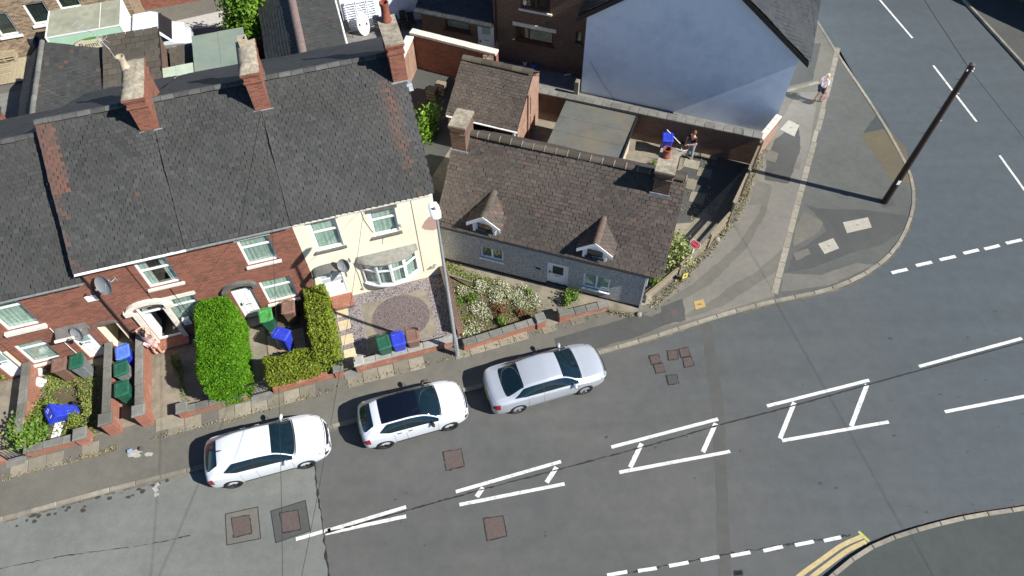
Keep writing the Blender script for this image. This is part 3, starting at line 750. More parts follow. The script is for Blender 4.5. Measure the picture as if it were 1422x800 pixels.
def facade(mb, x0, x1, z0, z1, op, y=0., depth=.14, mat=0, flip=False):
    """front wall with real openings and reveals; op: list of (x0,x1,z0,z1)"""
    xs = sorted({x0, x1} | {v for o in op for v in o[:2] if x0 < v < x1}); zs = sorted({z0, z1} | {v for o in op for v in o[2:4] if z0 < v < z1})
    for i in range(len(xs) - 1):
        for j in range(len(zs) - 1):
            cx, cz = (xs[i] + xs[i + 1]) / 2, (zs[j] + zs[j + 1]) / 2
            if any(o[0] < cx < o[1] and o[2] < cz < o[3] for o in op): continue
            mb.add([(xs[i], y, zs[j]), (xs[i + 1], y, zs[j]), (xs[i + 1], y, zs[j + 1]), (xs[i], y, zs[j + 1])], [(0, 1, 2, 3)], mat)
    for a, b, c, d in [o[:4] for o in op]:
        e = y + depth
        mb.add([(a, y, c), (b, y, c), (b, y, d), (a, y, d), (a, e, c), (b, e, c), (b, e, d), (a, e, d)], [(0, 1, 5, 4), (1, 2, 6, 5), (2, 3, 7, 6), (3, 0, 4, 7)], mat)
    return mb
def bars(mb, x0, x1, z0, z1, t, y0, y1, mat=0):
    mb.box(x0, x0 + t, y0, y1, z0, z1, mat); mb.box(x1 - t, x1, y0, y1, z0, z1, mat)
    mb.box(x0 + t, x1 - t, y0, y1, z0, z0 + t, mat); mb.box(x0 + t, x1 - t, y0, y1, z1 - t, z1, mat)
def curtain(mb, x0, x1, z0, z1, y, amp=.007, n=None):
    n = n or max(8, int((x1 - x0) / .05)); v = []; f = []
    for i in range(n + 1):
        x = x0 + (x1 - x0) * i / n; dy = amp * math.sin(i * 1.9) + random.uniform(-.01, .01)
        v += [(x, y + dy, z0), (x, y + dy * .6, z1)]
    for i in range(n): f.append((2 * i, 2 * i + 2, 2 * i + 3, 2 * i + 1))
    mb.add(v, f)
def window(house, loc, r, y=0., cols=(1.,), transom=None, sill=STONE, lintel=None, frame=WHITE, glassm=GLASS, cur=CURT, t=.08, rec=.07, curt_split=False, sill_d=.10, sill_h=.09, ov=.1, lint_h=.2):
    """a window: frame (part) with panes, sill, lintel and curtain (sub-parts)"""
    x0, x1, z0, z1 = r; y0, y1 = y + rec, y + rec + .06
    mb = MB(); bars(mb, x0, x1, z0, z1, t, y0, y1)
    edges = [x0 + t]; tot = sum(cols); W_ = x1 - x0 - 2 * t
    for c in cols: edges.append(edges[-1] + W_ * c / tot)
    tz = None if transom is None else z0 + (z1 - z0) * transom
    cells = []
    for i in range(len(cols)):
        a, b = edges[i] + (t * .5 if i else 0), edges[i + 1] - (t * .5 if i < len(cols) - 1 else 0)
        if i: mb.box(edges[i] - t * .5, edges[i] + t * .5, y0 + .003, y1 - .003, z0 + t, z1 - t)
        if tz: mb.box(a, b, y0 + .004, y1 - .004, tz - t * .55, tz + t * .55); cells += [(a, b, z0 + t, tz - t * .55), (a, b, tz + t * .55, z1 - t)]
        else: cells.append((a, b, z0 + t, z1 - t))
    wo = obj('window', mb, frame, house, loc=loc)
    for a, b, c, d in cells:
        obj('pane', MB().box(a - .004, b + .004, y0 + .02, y0 + .034, c - .004, d + .004), glassm, wo)
    if sill is not None:
        mb = MB(); mb.box(x0 - ov, x1 + ov, y - sill_d, y + rec - .002, z0 - sill_h, z0 - .002); obj('sill', mb, sill, wo)
    if lintel is not None:
        mb = MB(); mb.box(x0 - ov, x1 + ov, y - .03, y + rec - .002, z1 + .003, z1 + lint_h); obj('lintel', mb, lintel, wo)
    if cur is not None:
        mb = MB(); yb = y1 + .045
        if curt_split: curtain(mb, x0, x0 + (x1 - x0) * .3, z0, z1, yb); curtain(mb, x1 - (x1 - x0) * .3, x1, z0, z1, yb)
        else: curtain(mb, x0, x1, z0, z1, yb)
        obj('curtain', mb, cur, wo)
    return wo
def door(house, loc, r, y=0., mat=WHITE, rec=.06, glass_top=True, gm=GLASS, panels=True, arch_fan=False):
    x0, x1, z0, z1 = r; y0 = y + rec; mb = MB(); bars(mb, x0, x1, z0, z1, .06, y0, y0 + .07)
    mb.box(x0 + .06, x1 - .06, y0 + .02, y0 + .06, z0 + .06, z1 - .06)
    d = obj('door', mb, mat, house, loc=loc)
    w_, h = x1 - x0 - .12, z1 - z0 - .12
    if glass_top: obj('pane', MB().box(x0 + .06 + w_ * .22, x1 - .06 - w_ * .22, y0 + .008, y0 + .019, z0 + .06 + h * .55, z0 + .06 + h * .88), ROOM_DARK if gm is None else gm, d)
    if panels:
        mb = MB()
        for a in (.14, .56):
            for c, e in ((.07, .28), (.32, .5)) + (() if glass_top else ((.55, .74), (.78, .92))):
                mb.box(x0 + .06 + w_ * a, x0 + .06 + w_ * (a + .3), y0 + .010, y0 + .019, z0 + .06 + h * c, z0 + .06 + h * e)
        obj('panel', mb, mat, d)
    mb = MB(); mb.cbox((x0 + .12, y0 - .005, z0 + 1.0), (.03, .05, .16)); mb.cbox((x0 + .17, y0 - .03, z0 + 1.03), (.12, .02, .025)); obj('handle', mb, BLACK, d)
    mb = MB(); mb.box(x0 + w_ * .4, x0 + w_ * .75, y0 + .004, y0 + .018, z0 + h * .50, z0 + h * .535); obj('letter_plate', mb, STEEL, d)
    return d
def chimney(house, loc, x0, x1, y0, y1, zb, zt, mat=BRICK, pots=(), flaunch=True, cap=FLAUNCH, lead_y=None, lead_z=None):
    mb = MB(); mb.box(x0, x1, y0, y1, zb, zt)
    for k, (e, a, b) in enumerate(((.04, zt - .42, zt - .34), (.035, zt - .16, zt - .08), (.07, zt - .08, zt))): mb.box(x0 - e, x1 + e, y0 - e, y1 + e, a, b + .002 * k)
    c = obj('chimney', mb, mat, house, loc=loc)
    if flaunch:
        mb = MB(); nx, ny = 8, 14; v = []; f = []
        for j in range(ny + 1):
            for i in range(nx + 1):
                u_, w_ = i / nx, j / ny; e = min(u_, 1 - u_, w_ * 1.6, (1 - w_) * 1.6)
                v.append((x0 - .05 + (x1 - x0 + .1) * u_ + random.uniform(-.015, .015), y0 - .05 + (y1 - y0 + .1) * w_ + random.uniform(-.015, .015), zt + .02 + min(e, .22) * .7 + random.uniform(-.025, .03)))
        for j in range(ny):
            for i in range(nx): k = j * (nx + 1) + i; f.append((k, k + 1, k + nx + 2, k + nx + 1))
        # skirt
        rim = [i for i in range(nx + 1)] + [j * (nx + 1) + nx for j in range(1, ny + 1)] + [ny * (nx + 1) + i for i in range(nx - 1, -1, -1)] + [j * (nx + 1) for j in range(ny - 1, 0, -1)]
        b0 = len(v); v += [(v[i][0], v[i][1], zt - .004) for i in rim]; L = len(rim)
        f += [(rim[(i + 1) % L], rim[i], b0 + i, b0 + (i + 1) % L) for i in range(L)]
        mb.add(v, f); obj('flaunching', mb, cap, c, smooth=True, sharp=50)
    else:
        mb = MB(); mb.box(x0 - .06, x1 + .06, y0 - .06, y1 + .06, zt + .004, zt + .07); obj('cap', mb, cap, c)
    for (px, py, r, h, mt, sq) in pots:
        mb = MB(); M = Matrix.Translation((px, py, zt + .1))
        if sq:
            for (a, b, cc, d) in ((-r, r, -r, -r + .04), (-r, r, r - .04, r), (-r, -r + .04, -r + .041, r - .041), (r - .04, r, -r + .041, r - .041)): mb.box(px + a, px + b, py + cc, py + d, zt + .02, zt + .1 + h)
        else: mb.lathe([(r * 1.1, -.05), (r * 1.12, .06), (r * .95, .1), (r * .85, h * .75), (r * 1.0, h * .86), (r * 1.02, h), (r * .8, h), (r * .72, h * .7), (r * .7, .1), (0, .1)], 18, M)
        obj('chimney_pot', mb, mt, c, smooth=not sq, sharp=40)
    if lead_y is not None:
        mb = MB(); mb.box(x0 - .08, x1 + .08, y0 - .025, y0 - .002, lead_z, lead_z + .22); mb.slab([(x0 - .1, y0 - .24, lead_z - .13), (x1 + .12, y0 - .24, lead_z - .13), (x1 + .12, y0 - .005, lead_z + .05), (x0 - .1, y0 - .005, lead_z + .05)], .02)
        obj('flashing', mb, LEAD, c)
    return c
def wall_run(name, label, cat, a, b, h, mat, th=.23, z0=0., cope=None, cope_w=.30, cope_h=.07, cope_l=.45, group=None, pier_a=None, pier_b=None, cope_name='coping_stone', rail=None):
    """a free standing wall from a to b (world xy) with its own coping stones and end piers"""
    a, b = Vector(a[:2]), Vector(b[:2]); d = b - a; L = d.length; rz = math.atan2(d.y, d.x)
    t = thing(name, label, cat, (a.x, a.y, 0), rz, group)
    mb = MB(); mb.box(0, L, -th / 2, th / 2, -.1, h); obj('brickwork', mb, mat, t)
    if cope:
        n = max(1, int(round(L / cope_l))); l = L / n; vs_ = []
        for k in range(4): q = MB(); q.cbox((0, 0, cope_h / 2), (l - .012, cope_w, cope_h), rnd=k / 3, bev=.015); vs_.append(q.mesh(cope_name, cope))
        for i in range(n):
            put(cope_name, random.choice(vs_), t, ((i + .5) * l, random.uniform(-.006, .006), h + .001 + random.uniform(0, .006)), random.gauss(0, .008))
    for pr, x in ((pier_a, 0), (pier_b, L)):
        if pr:
            w_, hh = pr; mb = MB(); mb.box(x - w_ / 2, x + w_ / 2, -w_ / 2, w_ / 2, -.1, hh); p = obj('pier', mb, mat, t)
            mb = MB(); mb.cbox((x, 0, hh + .05), (w_ + .08, w_ + .08, .1), bev=.03); obj('pier_cap', mb, cope or COPE, p)
    return t
def dish(label, loc, rz, d=.6, el=.45):
    t = thing('satellite_dish', label, 'satellite dish', loc, rz, 'dishes on the house fronts')
    M = Matrix.Translation((0, -.42, .12)) @ Matrix.Rotation(math.pi / 2 - el, 4, 'X')
    r = d / 2; mb = MB(); prof = [(r * k / 6, .10 * (k / 6) ** 2) for k in range(7)] + [(r * 1.01, .11)] + [(r * k / 6, .10 * (k / 6) ** 2 - .012) for k in range(6, -1, -1)]
    S = Matrix.Scale(1.12, 4, (0, 1, 0)); mb.lathe([(max(a, .001), b) for a, b in prof], 26, M @ S); obj('reflector', mb, DISH, t, smooth=True, sharp=60)
    mb = MB(); c = M @ Vector((0, 0, 0)); f = M @ Vector((0, -.0, .42)); e = M @ Vector((0, -r * 1.0, .06))
    mb.tube([c, e, f], .013, 6); mb.cbox(f, (.05, .09, .05)); obj('feed_arm', mb, STEEL, t)
    mb = MB(); mb.tube([(0, 0, -.1), (0, -.2, -.05), (0, -.22, .1), c], .02, 6); mb.box(-.06, .06, -.02, .0, -.22, .02); obj('bracket', mb, STEEL, t)
    return t
# ================================================================== THE TERRACE
ZE, ZR, YR, YB, ZB = 5.42, 8.5, 4.3, 9.75, 5.5         # eaves, ridge height, ridge line, back edge and its height
EY = -.16
def px_rect(y, *px): return T.rect(y, *px)
def house_shell(name, label, x0, x1, mat, op, dz=0., n_ind=300, redf=None, gable_r=False, gable_l=False, group='terraced houses', slm=SLATE, wallbase=None):
    h = thing(name, label, 'house', T.wor(x1, 0, 0), T.a, group); loc = (-x1, 0, 0)
    ze, zr, zb = ZE + dz, ZR + dz, ZB + dz; mb = MB()
    facade(mb, x0, x1, -.1, ze, op, 0.)
    mb.add([(x0, YB - .3, -.1), (x1, YB - .3, -.1), (x1, YB - .3, zb), (x0, YB - .3, zb)], [(3, 2, 1, 0)])
    def roofz(y): return ze + (zr - ze) * (y - EY) / (YR - EY) if y < YR else zr + (zb - zr) * (y - YR) / (YB - YR)
    for x, fl in ((x1, 1), (x0, -1)):
        g = [(x, 0, -.1), (x, YB - .3, -.1), (x, YB - .3, roofz(YB - .3) - .14), (x, YR, zr - .16), (x, 0, roofz(0) - .14)]
        if fl < 0: g = [(p[0] + .002, p[1], p[2]) for p in g][::-1]
        else: g = [(p[0] - .002, p[1], p[2]) for p in g]
        mb.add(g, [tuple(range(5))])
    mb.box(x0 + .05, x1 - .05, 1.6, 1.7, 0, ze - .2)              # inner partition: rooms end here
    mb.add([(x0 + .03, .16, 2.75), (x1 - .03, .16, 2.75), (x1 - .03, 1.6, 2.75), (x0 + .03, 1.6, 2.75)], [(0, 1, 2, 3)])
    obj('wall', mb, mat, h, loc=loc)
    xr = x1 + (.10 if gable_r else 0); xl = x0 - (.06 if gable_l else 0)
    es = Vector((1, 0, 0)); et = Vector((0, YR - EY, zr - ze)); Lt = et.length
    dk = roof_plane(h, loc, (xl, EY, ze), es, et, xr - xl, Lt, .215, .155, slm, 'roof_slate', n_ind, redf, amp=.032, light=lambda s, t: max((.45 * max(0, 1 - abs(s + xl - c_) / .5) * (1 if t < 4.3 else 0) * min(1, t / 4) * random.random() * 1.5) for c_ in (-9.2, -5.25, -.1)))
    et2 = Vector((0, YR - YB, zr - zb))
    roof_plane(h, loc, (xr, YB, zb), -es, et2, xr - xl, et2.length, .255, .185, SLATE_B, 'roof_slate', 0, None, roofname='rear_roof')
    ridge_tiles(dk, (xl + .01, YR, zr + .03), (xr - .01, YR, zr + .03), mat=RIDGE)
    # gutter and corbel course under the eaves
    mb = MB(); n = 8; prof = [(math.cos(math.pi + math.pi * k / n) * .055, math.sin(math.pi + math.pi * k / n) * .055) for k in range(n + 1)] + [(math.cos(math.pi + math.pi * k / n) * .045, math.sin(math.pi + math.pi * k / n) * .045) for k in range(n, -1, -1)]
    v = [(x, EY - .045 + a, ze - .06 + b) for x in (xl, xr) for a, b in prof]; m_ = len(prof)
    mb.add(v, [(i, (i + 1) % m_, m_ + (i + 1) % m_, m_ + i) for i in range(m_)]); 
    if name != 'rendered_house': obj('gutter', mb, WHITE if gable_l else BIN_GREY, h, loc=loc)
    mb = MB(); x = x0 + .06
    while x < x1 - .1: mb.box(x, x + .11, -.085, -.002, ze - .20, ze - .08); x += .225
    mb.box(x0, x1, -.06, -.001, ze - .27, ze - .202); obj('corbel_course', mb, STONE if name != 'brick_house' else BRICK, h, loc=loc)
    return h, loc
# ---- cream end house
x0, x1 = -5.32, 0.
w1 = px_rect(0, (428, 311), (466, 303), (477, 341), (441, 349)); w2 = px_rect(0, (512, 297), (547, 287), (555, 320), (520, 329))
dr = (-5.12, -4.12, .42, 2.32)
bay_z0, bay_z1 = .85, 2.25; bx0, bx1 = -3.35, -1.05
op = [w1, w2, dr, (bx0 + .1, bx1 - .1, bay_z0, bay_z1)]
rust = lambda s, t: max(0, .75 - abs((s + x0) + .62 + .02 * t) * 1.9) * random.uniform(.2, 1) if t < 4.4 else 0
h, loc = house_shell('rendered_house', 'cream rendered end house with a white bow window and slate roof', x0, x1, CREAM, op, 0, 300, rust, gable_r=True)
for w_, c in ((w1, CURT), (w2, CURT)): window(h, loc, w_, transom=.62, sill=STONE_D, lintel=STONE_D, cur=c, glassm=GLASS_G, lint_h=.16)
# door with glazed upper half
mb = MB(); bars(mb, dr[0], dr[1], dr[2], dr[3], .07, .0, .08); mb.box(dr[0] + .07, dr[1] - .07, .02, .06, dr[2] + .07, dr[2] + .9); mb.box(dr[0] + .07, dr[1] - .07, .02, .06, 1.58, 1.64)
d_ = obj('door', mb, WHITE, h, loc=loc)
FROST = plain('frosted_glass', (.50, .54, .54), .25, .5)
for a, b in ((dr[0] + .075, -4.645), (-4.595, dr[1] - .075)):
    for c, e in ((dr[2] + .92, 1.578), (1.642, dr[3] - .075)): obj('pane', MB().box(a, b, .03, .045, c, e), FROST, d_)
mb = MB(); mb.box(-4.642, -4.598, .015, .065, dr[2] + .901, 1.579); mb.box(-4.642, -4.598, .015, .065, 1.641, dr[3] - .071); obj('glazing_bar', mb, WHITE, d_)
mb = MB(); mb.cbox((-4.25, .0, 1.25), (.03, .05, .15)); obj('handle', mb, BLACK, d_)
mb = MB(); n = 10
for k in range(n):
    a0, a1 = math.pi * k / n, math.pi * (k + 1) / n
    p = [(-4.62 - .60 * math.cos(a), 2.42 + .16 * math.sin(a)) for a in (a0, a1)]
    mb.add([(p[0][0], -.42, p[0][1] - .06), (p[1][0], -.42, p[1][1] - .06), (p[1][0], .0, p[1][1]), (p[0][0], .0, p[0][1]), (p[0][0], -.42, p[0][1] - .11), (p[1][0], -.42, p[1][1] - .11), (p[1][0], .0, p[1][1] - .05), (p[0][0], .0, p[0][1] - .05)], [(0, 1, 2, 3), (7, 6, 5, 4), (4, 5, 1, 0)])
obj('door_canopy', mb, STONE_D, h, loc=loc)
for s in (-5.26, -3.98): obj('canopy_bracket', MB().box(s - .03, s + .03, -.5, -.002, 2.1, 2.36), STONE_D, h, loc=loc)
mb = MB(); mb.box(-5.2, -4.05, -.62, -.002, -.05, .30); mb.box(-5.22, -4.03, -.66, -.001, .301, .38, 1); obj('door_step', mb, [STONE_D, BRICK_W], h, loc=loc)
# bow window: four lights on a curve
nb = 4; cx = (bx0 + bx1) / 2; hw = (bx1 - bx0) / 2
def bow(t): a = -1 + 2 * t; return (cx + hw * a, -.44 * (1 - abs(a) ** 2.2) - .02)
mb = MB(); bw = [bow(k / nb) for k in range(nb + 1)]
for k in range(nb):
    (ax, ay), (bx_, by) = bw[k], bw[k + 1]; L = math.hypot(bx_ - ax, by - ay); M = Matrix.Translation((ax, ay, 0)) @ Matrix.Rotation(math.atan2(by - ay, bx_ - ax), 4, 'Z')
    for a, b, c, e in ((0, .06, bay_z0, bay_z1), (L - .06, L, bay_z0, bay_z1), (.06, L - .06, bay_z0, bay_z0 + .07), (.06, L - .06, bay_z1 - .07, bay_z1), (.06, L - .06, 1.74, 1.81)): mb.box(a, b, -.035, .035, c, e, 0, None, M)
bayw = obj('bow_window', mb, WHITE, h, loc=loc)
for k in range(nb):
    (ax, ay), (bx_, by) = bw[k], bw[k + 1]; L = math.hypot(bx_ - ax, by - ay); M = Matrix.Translation((ax, ay, 0)) @ Matrix.Rotation(math.atan2(by - ay, bx_ - ax), 4, 'Z')
    for c, e in ((bay_z0 + .065, 1.745), (1.805, bay_z1 - .065)): obj('pane', MB().box(.055, L - .055, -.006, .006, c, e, 0, None, M), GLASS, bayw)
    q = MB(); curtain(q, 0, L, bay_z0, bay_z1, .12, .02); q.v = [tuple(M @ Vector(p)) for p in q.v]; obj('curtain', q, CURT, bayw)
def bowpoly(z0, z1, out=0., mat=0, n=16):
    pts = [bow(k / n) for k in range(n + 1)]; pts = [(cx + (p[0] - cx) * (1 + out / hw), p[1] - out) for p in pts]
    return MB().prism([(pts[0][0], -.003)] + pts + [(pts[-1][0], -.003)], z0, z1)
obj('sill', bowpoly(bay_z0 - .09, bay_z0 - .003, .05), WHITE, bayw)
mb = MB(); n = 16; pts = [bow(k / n) for k in range(n + 1)]; e = [(cx + (p[0] - cx) * 1.1, p[1] - .08, bay_z1 + .06) for p in pts]; tp = [(cx + (p[0] - cx) * 1.08, -.004, bay_z1 + .30) for p in pts]
v = e + tp + [(p[0], p[1], p[2] - .05) for p in e]
mb.add(v, [(i, i + 1, n + 2 + i, n + 1 + i) for i in range(n)] + [(2 * n + 2 + i, 2 * n + 3 + i, i + 1, i) for i in range(n)]); obj('canopy', mb, mottled('canopy_lead', (.27, .26, .22), (.19, .185, .16), None, 6, 50), bayw, smooth=True, sharp=40)
obj('soffit', bowpoly(bay_z1 + .001, bay_z1 + .055, .02), WHITE, bayw)
# patch of bare brick where render has come off, by the corner
mb = MB(); mb.add([(-.62, -.004, 3.42), (-.5, -.004, 3.25), (-.2, -.004, 3.1), (-.02, -.004, 3.12), (-.02, -.004, 3.9), (-.25, -.004, 3.95), (-.45, -.004, 3.75)], [tuple(range(7))]); obj('render_patch', mb, mottled('pink_render', (.46, .30, .24), (.38, .25, .2), None, 8, 60), h, loc=loc)
# wires and boxes on the wall
mb = MB(); mb.tube([(-2.75, -.01, 5.1), (-2.72, -.012, 4.6), (-2.55, -.012, 3.9), (-2.2, -.012, 3.3), (-2.28, -.012, 3.0)], .008, 5); mb.tube([(-3.6, -.01, 2.25), (-3.55, -.012, 1.4), (-3.55, -.012, .3)], .008, 5); mb.tube([(-.85, -.01, 5.1), (-.85, -.012, .6)], .008, 5); obj('cable', mb, BLACK, h, loc=loc)
mb = MB(); mb.cbox((-3.55, -.03, .45), (.08, .05, .1)); mb.cbox((-1.45, -.05, 3.93), (.10, .10, .08)); mb.tube([(-1.45, -.05, 3.95), (-1.42, -.28, 4.02)], .02); mb.cbox((-.45, -.05, .8), (.12, .1, .1)); mb.tube([(-.6, -.06, .75), (-.4, -.12, .85), (-.3, -.06, .95)], .03); obj('wall_fitting', mb, STEEL, h, loc=loc)
chimney(h, loc, -.42, .14, 3.35, 5.0, 7.2, 9.55, BRICK, [(-.14, 4.72, .17, .72, TERRA, False)], False, FLAUNCH, 3.35, 7.72)
# cables bracket at the front left chimney shared with the next house
chimney(h, loc, -5.52, -4.96, 3.35, 5.2, 7.2, 9.5, BRICK, [(-5.27, 4.85, .15, .32, TERRA_B, True)], True, FLAUNCH, 3.35, 7.68)
dish('grey dish above the cream house door', T.wor(-3.72, 0, 2.6), T.a - .5, .52)

# ---- red brick house A (big green hedge in front)
x0, x1 = -9.05, -5.32
wa = px_rect(0, (330, 334), (374, 326), (386, 361), (342, 370)); wg = px_rect(0, (358, 392), (404, 383), (413, 413), (374, 422)); da = (-8.5, -7.72, .25, 2.4)
op = [wa, wg, da]
h, loc = house_shell('brick_house', 'red brick terraced house behind the tall green hedge, with white panelled door', x0, x1, BRICK, op, 0, 300, None)
window(h, loc, wa, transom=.66, sill=STONE, lintel=STONE, cur=CURT, ov=.08, lint_h=.14); window(h, loc, wg, transom=.66, sill=STONE, lintel=None, cur=CURT, glassm=GLASS_G, ov=.06)
door(h, loc, (da[0], da[1], da[2], 2.12), glass_top=False); obj('fanlight', MB().box(da[0], da[1], .1, .12, 2.125, 2.4), GLASS, h, loc=loc)
def arch(mb, xa, xb, zs, rise, th, y0, y1, mat=0, n=12):
    cx_, hw_ = (xa + xb) / 2, (xb - xa) / 2
    for k in range(n):
        q = []
        for a in (math.pi * (1 - k / n), math.pi * (1 - (k + 1) / n)):
            q += [(cx_ + hw_ * math.cos(a), zs + rise * math.sin(a)), (cx_ + (hw_ + th) * math.cos(a), zs + (rise + th) * math.sin(a))]
        i0, o0, i1, o1 = q
        mb.add([(i0[0], y0, i0[1]), (i1[0], y0, i1[1]), (o1[0], y0, o1[1]), (o0[0], y0, o0[1]), (i0[0], y1, i0[1]), (i1[0], y1, i1[1]), (o1[0], y1, o1[1]), (o0[0], y1, o0[1])], [(0, 1, 2, 3), (3, 2, 6, 7), (4, 5, 1, 0), (0, 3, 7, 4), (2, 1, 5, 6)], mat)
mb = MB(); arch(mb, -8.62, -7.6, 2.45, .18, .16, -.16, -.002); mb.box(-8.8, -8.6, -.14, -.002, 2.3, 2.46); mb.box(-7.62, -7.42, -.14, -.002, 2.3, 2.46); obj('door_arch', mb, STONE_D, h, loc=loc)
mb = MB(); mb.box(-8.6, -7.6, -.4, -.002, -.05, .24); obj('door_step', mb, CONC_G, h, loc=loc)
# ---- red brick house B (arched white door)
x0, x1 = -12.78, -9.05
wb = px_rect(0, (184, 367), (228, 355), (252, 391), (209, 401)); wg = px_rect(0, (224, 419), (270, 408), (288, 443), (240, 453)); db = (-12.0, -11.05, .25, 2.55)
op = [wb, wg, db]
redv = lambda s, t: (.8 * random.uniform(.6, 1) if s < .62 and t > 2.7 else (.55 * random.uniform(0, 1) if s < .35 else 0)) + (.6 if 2.6 < s < 2.8 and 2.0 < t < 2.2 else 0)
h, loc = house_shell('brick_house', 'red brick terraced house with an arched white door surround and open doorway', x0, x1, BRICK, op, 0, 300, redv, gable_l=True)
window(h, loc, wb, transom=.62, sill=STONE, lintel=STONE, cur=CURT, curt_split=True, ov=.1, lint_h=.14); window(h, loc, wg, transom=.7, sill=STONE_D, lintel=STONE, cur=CURT, ov=.12, lint_h=.2)
mb = MB(); bars(mb, db[0], db[1], db[2], db[3], .08, .05, .12); mb.box(db[0] + .08, db[1] - .08, .05, .12, 2.12, 2.2); d_ = obj('door_frame', mb, WHITE, h, loc=loc)
obj('pane', MB().box(db[0] + .075, db[1] - .075, .07, .085, 2.195, db[3] - .075), GLASS, d_)
mb = MB(); mb.box(db[0] + .08, db[0] + .12, .13, .95, db[2] + .08, 2.12); obj('open_door', mb, WHITE, h, loc=loc)
mb = MB(); arch(mb, -12.12, -10.93, 2.55, .22, .22, -.13, -.002); mb.box(-12.42, -12.12, -.15, -.002, 2.35, 2.6); mb.box(-10.93, -10.63, -.15, -.002, 2.35, 2.6); mb.box(-12.2, -12.005, -.1, -.002, .2, 2.349); mb.box(-11.045, -10.85, -.1, -.002, .2, 2.349); obj('door_arch', mb, STONE, h, loc=loc)
mb = MB(); mb.box(-12.2, -10.85, -.45, -.002, -.05, .24); obj('door_step', mb, BRICK_W, h, loc=loc)
mb = MB(); mb.cbox((-10.55, -.09, 1.25), (.30, .16, .34), bev=.02); mb.cbox((-10.55, -.175, 1.2), (.14, .012, .03), 1); obj('meter_box', mb, [WHITE, BLACK], h, loc=loc)
mb = MB(); mb.tube([(-12.72, -.06, 5.3), (-12.72, -.06, .1)], .035, 8); mb.tube([(-10.98 + .6, -.03, 3.3), (-10.38, -.03, .9)], .012, 5); mb.tube([(-11.25, -.02, 5.1), (-11.2, -.02, 2.95)], .012, 5); obj('downpipe', mb, BLACK, h, loc=loc)
mb = MB(); mb.box(-12.62, -12.32, -.03, -.001, 4.28, 4.44); obj('red_plaque', mb, mottled('red_tile', (.48, .14, .10), (.36, .1, .08), None, 8, 60), h, loc=loc)
chimney(h, loc, -9.5, -8.86, 3.4, 5.5, 7.2, 9.35, BRICK, [(-9.5 + .12, 5.0, .15, .5, TERRA_B, False)], True, FLAUNCH, 3.4, 7.72)
dish('large grey dish high on the brick front near the roof step', T.wor(-11.85, 0, 4.62), T.a - .55, .68)
# rooftop aerial by the left chimney
t = thing('television_aerial', 'thin metal television aerial clamped to the left chimney', 'aerial', T.wor(-9.6, 5.35, 9.0), T.a)
mb = MB(); mb.tube([(0, 0, 0), (-.1, .1, 1.0), (-.35, .3, 1.5)], .014, 6); obj('mast', mb, STEEL, t)
mb = MB(); mb.tube([(-.9, .75, 1.75), (.05, .0, 1.3)], .010, 6)
for k in range(6): c = Vector((-.9 + .16 * k, .75 - .126 * k, 1.75 - .075 * k)); mb.tube([c + Vector((-.09, -.13, 0)), c + Vector((.09, .13, 0))], .006, 5)
obj('boom', mb, STEEL, t)
# ---- lower house C and D at the left
DZ = -.52
x0, x1 = -16.9, -12.8
wc = px_rect(0, (-45, 430), (8, 416), (44, 455), (0, 467)); wcg = px_rect(0, (22, 482), (62, 469), (84, 498), (44, 507)); dc = (-14.75, -14.0, .2, 2.2); pas = (-13.72, -12.95, -.09, 2.05)
wc = (-16.3, -15.15, 3.0, 4.72)
op = [wc, wcg, dc, pas]
h, loc = house_shell('brick_house', 'lower brick house at the left with a white door under a dish', x0, x1, BRICK, op, DZ, 300, None)
window(h, loc, wc, transom=.72, sill=STONE, lintel=STONE, cur=CURT, glassm=GLASS_G, ov=.14, sill_h=.16, sill_d=.14, lint_h=.14); window(h, loc, wcg, transom=.74, sill=STONE, cur=CURT, lintel=None)
door(h, loc, dc, glass_top=True, panels=True)
mb = MB(); mb.slab([(-14.95, -.45, 2.3), (-13.8, -.45, 2.3), (-13.8, -.002, 2.52), (-14.95, -.002, 2.52)], .05); obj('door_canopy', mb, STONE_D, h, loc=loc)
mb = MB(); mb.tube([(-14.98, -.46, 2.33), (-14.3, -.46, 2.33)], .07, 8); obj('canopy_roll', mb, STONE, h, loc=loc)
mb = MB(); arch(mb, -13.72, -12.95, 2.06, .12, .12, -.03, -.002); obj('passage_arch', mb, STONE_D, h, loc=loc)
mb = MB(); mb.box(-12.945, -12.9, -.001, 1.55, 0, 2.0); mb.box(-13.78, -13.725, .15, 1.55, 0, 2.0); obj('passage_lining', mb, CREAM, h, loc=loc)
mb = MB(); mb.box(-13.2, -12.82, -.035, -.001, 3.62, 3.92); obj('wall_plaque', mb, WHITE, h, loc=loc)
mb = MB(); mb.tube([(-15.02, -.04, 2.7), (-15.0, -.05, 1.4), (-14.95, -.05, .2)], .018, 6); obj('downpipe', mb, COPE_W, h, loc=loc)
dish('grey dish over the white door of the lower left house', T.wor(-13.9, 0, 2.3), T.a - .5, .54)
x0, x1 = -21, -16.95
dd = (-17.75, -17.1, .2, 2.2); wd = (-19.8, -18.5, 1, 2.4); wd2 = (-19.8, -18.5, 3, 4.6)
h, loc = house_shell('brick_house', 'leftmost brick house cut by the picture edge, pale painted base', x0, x1, BRICK, [dd, wd, wd2], DZ - .01, 0, None)
door(h, loc, dd); window(h, loc, wd, transom=.7); window(h, loc, wd2, transom=.7)
mb = MB(); mb.box(-17.08, -16.97, -.05, -.002, -.05, 1.9); obj('painted_pilaster', mb, CREAM, h, loc=loc)
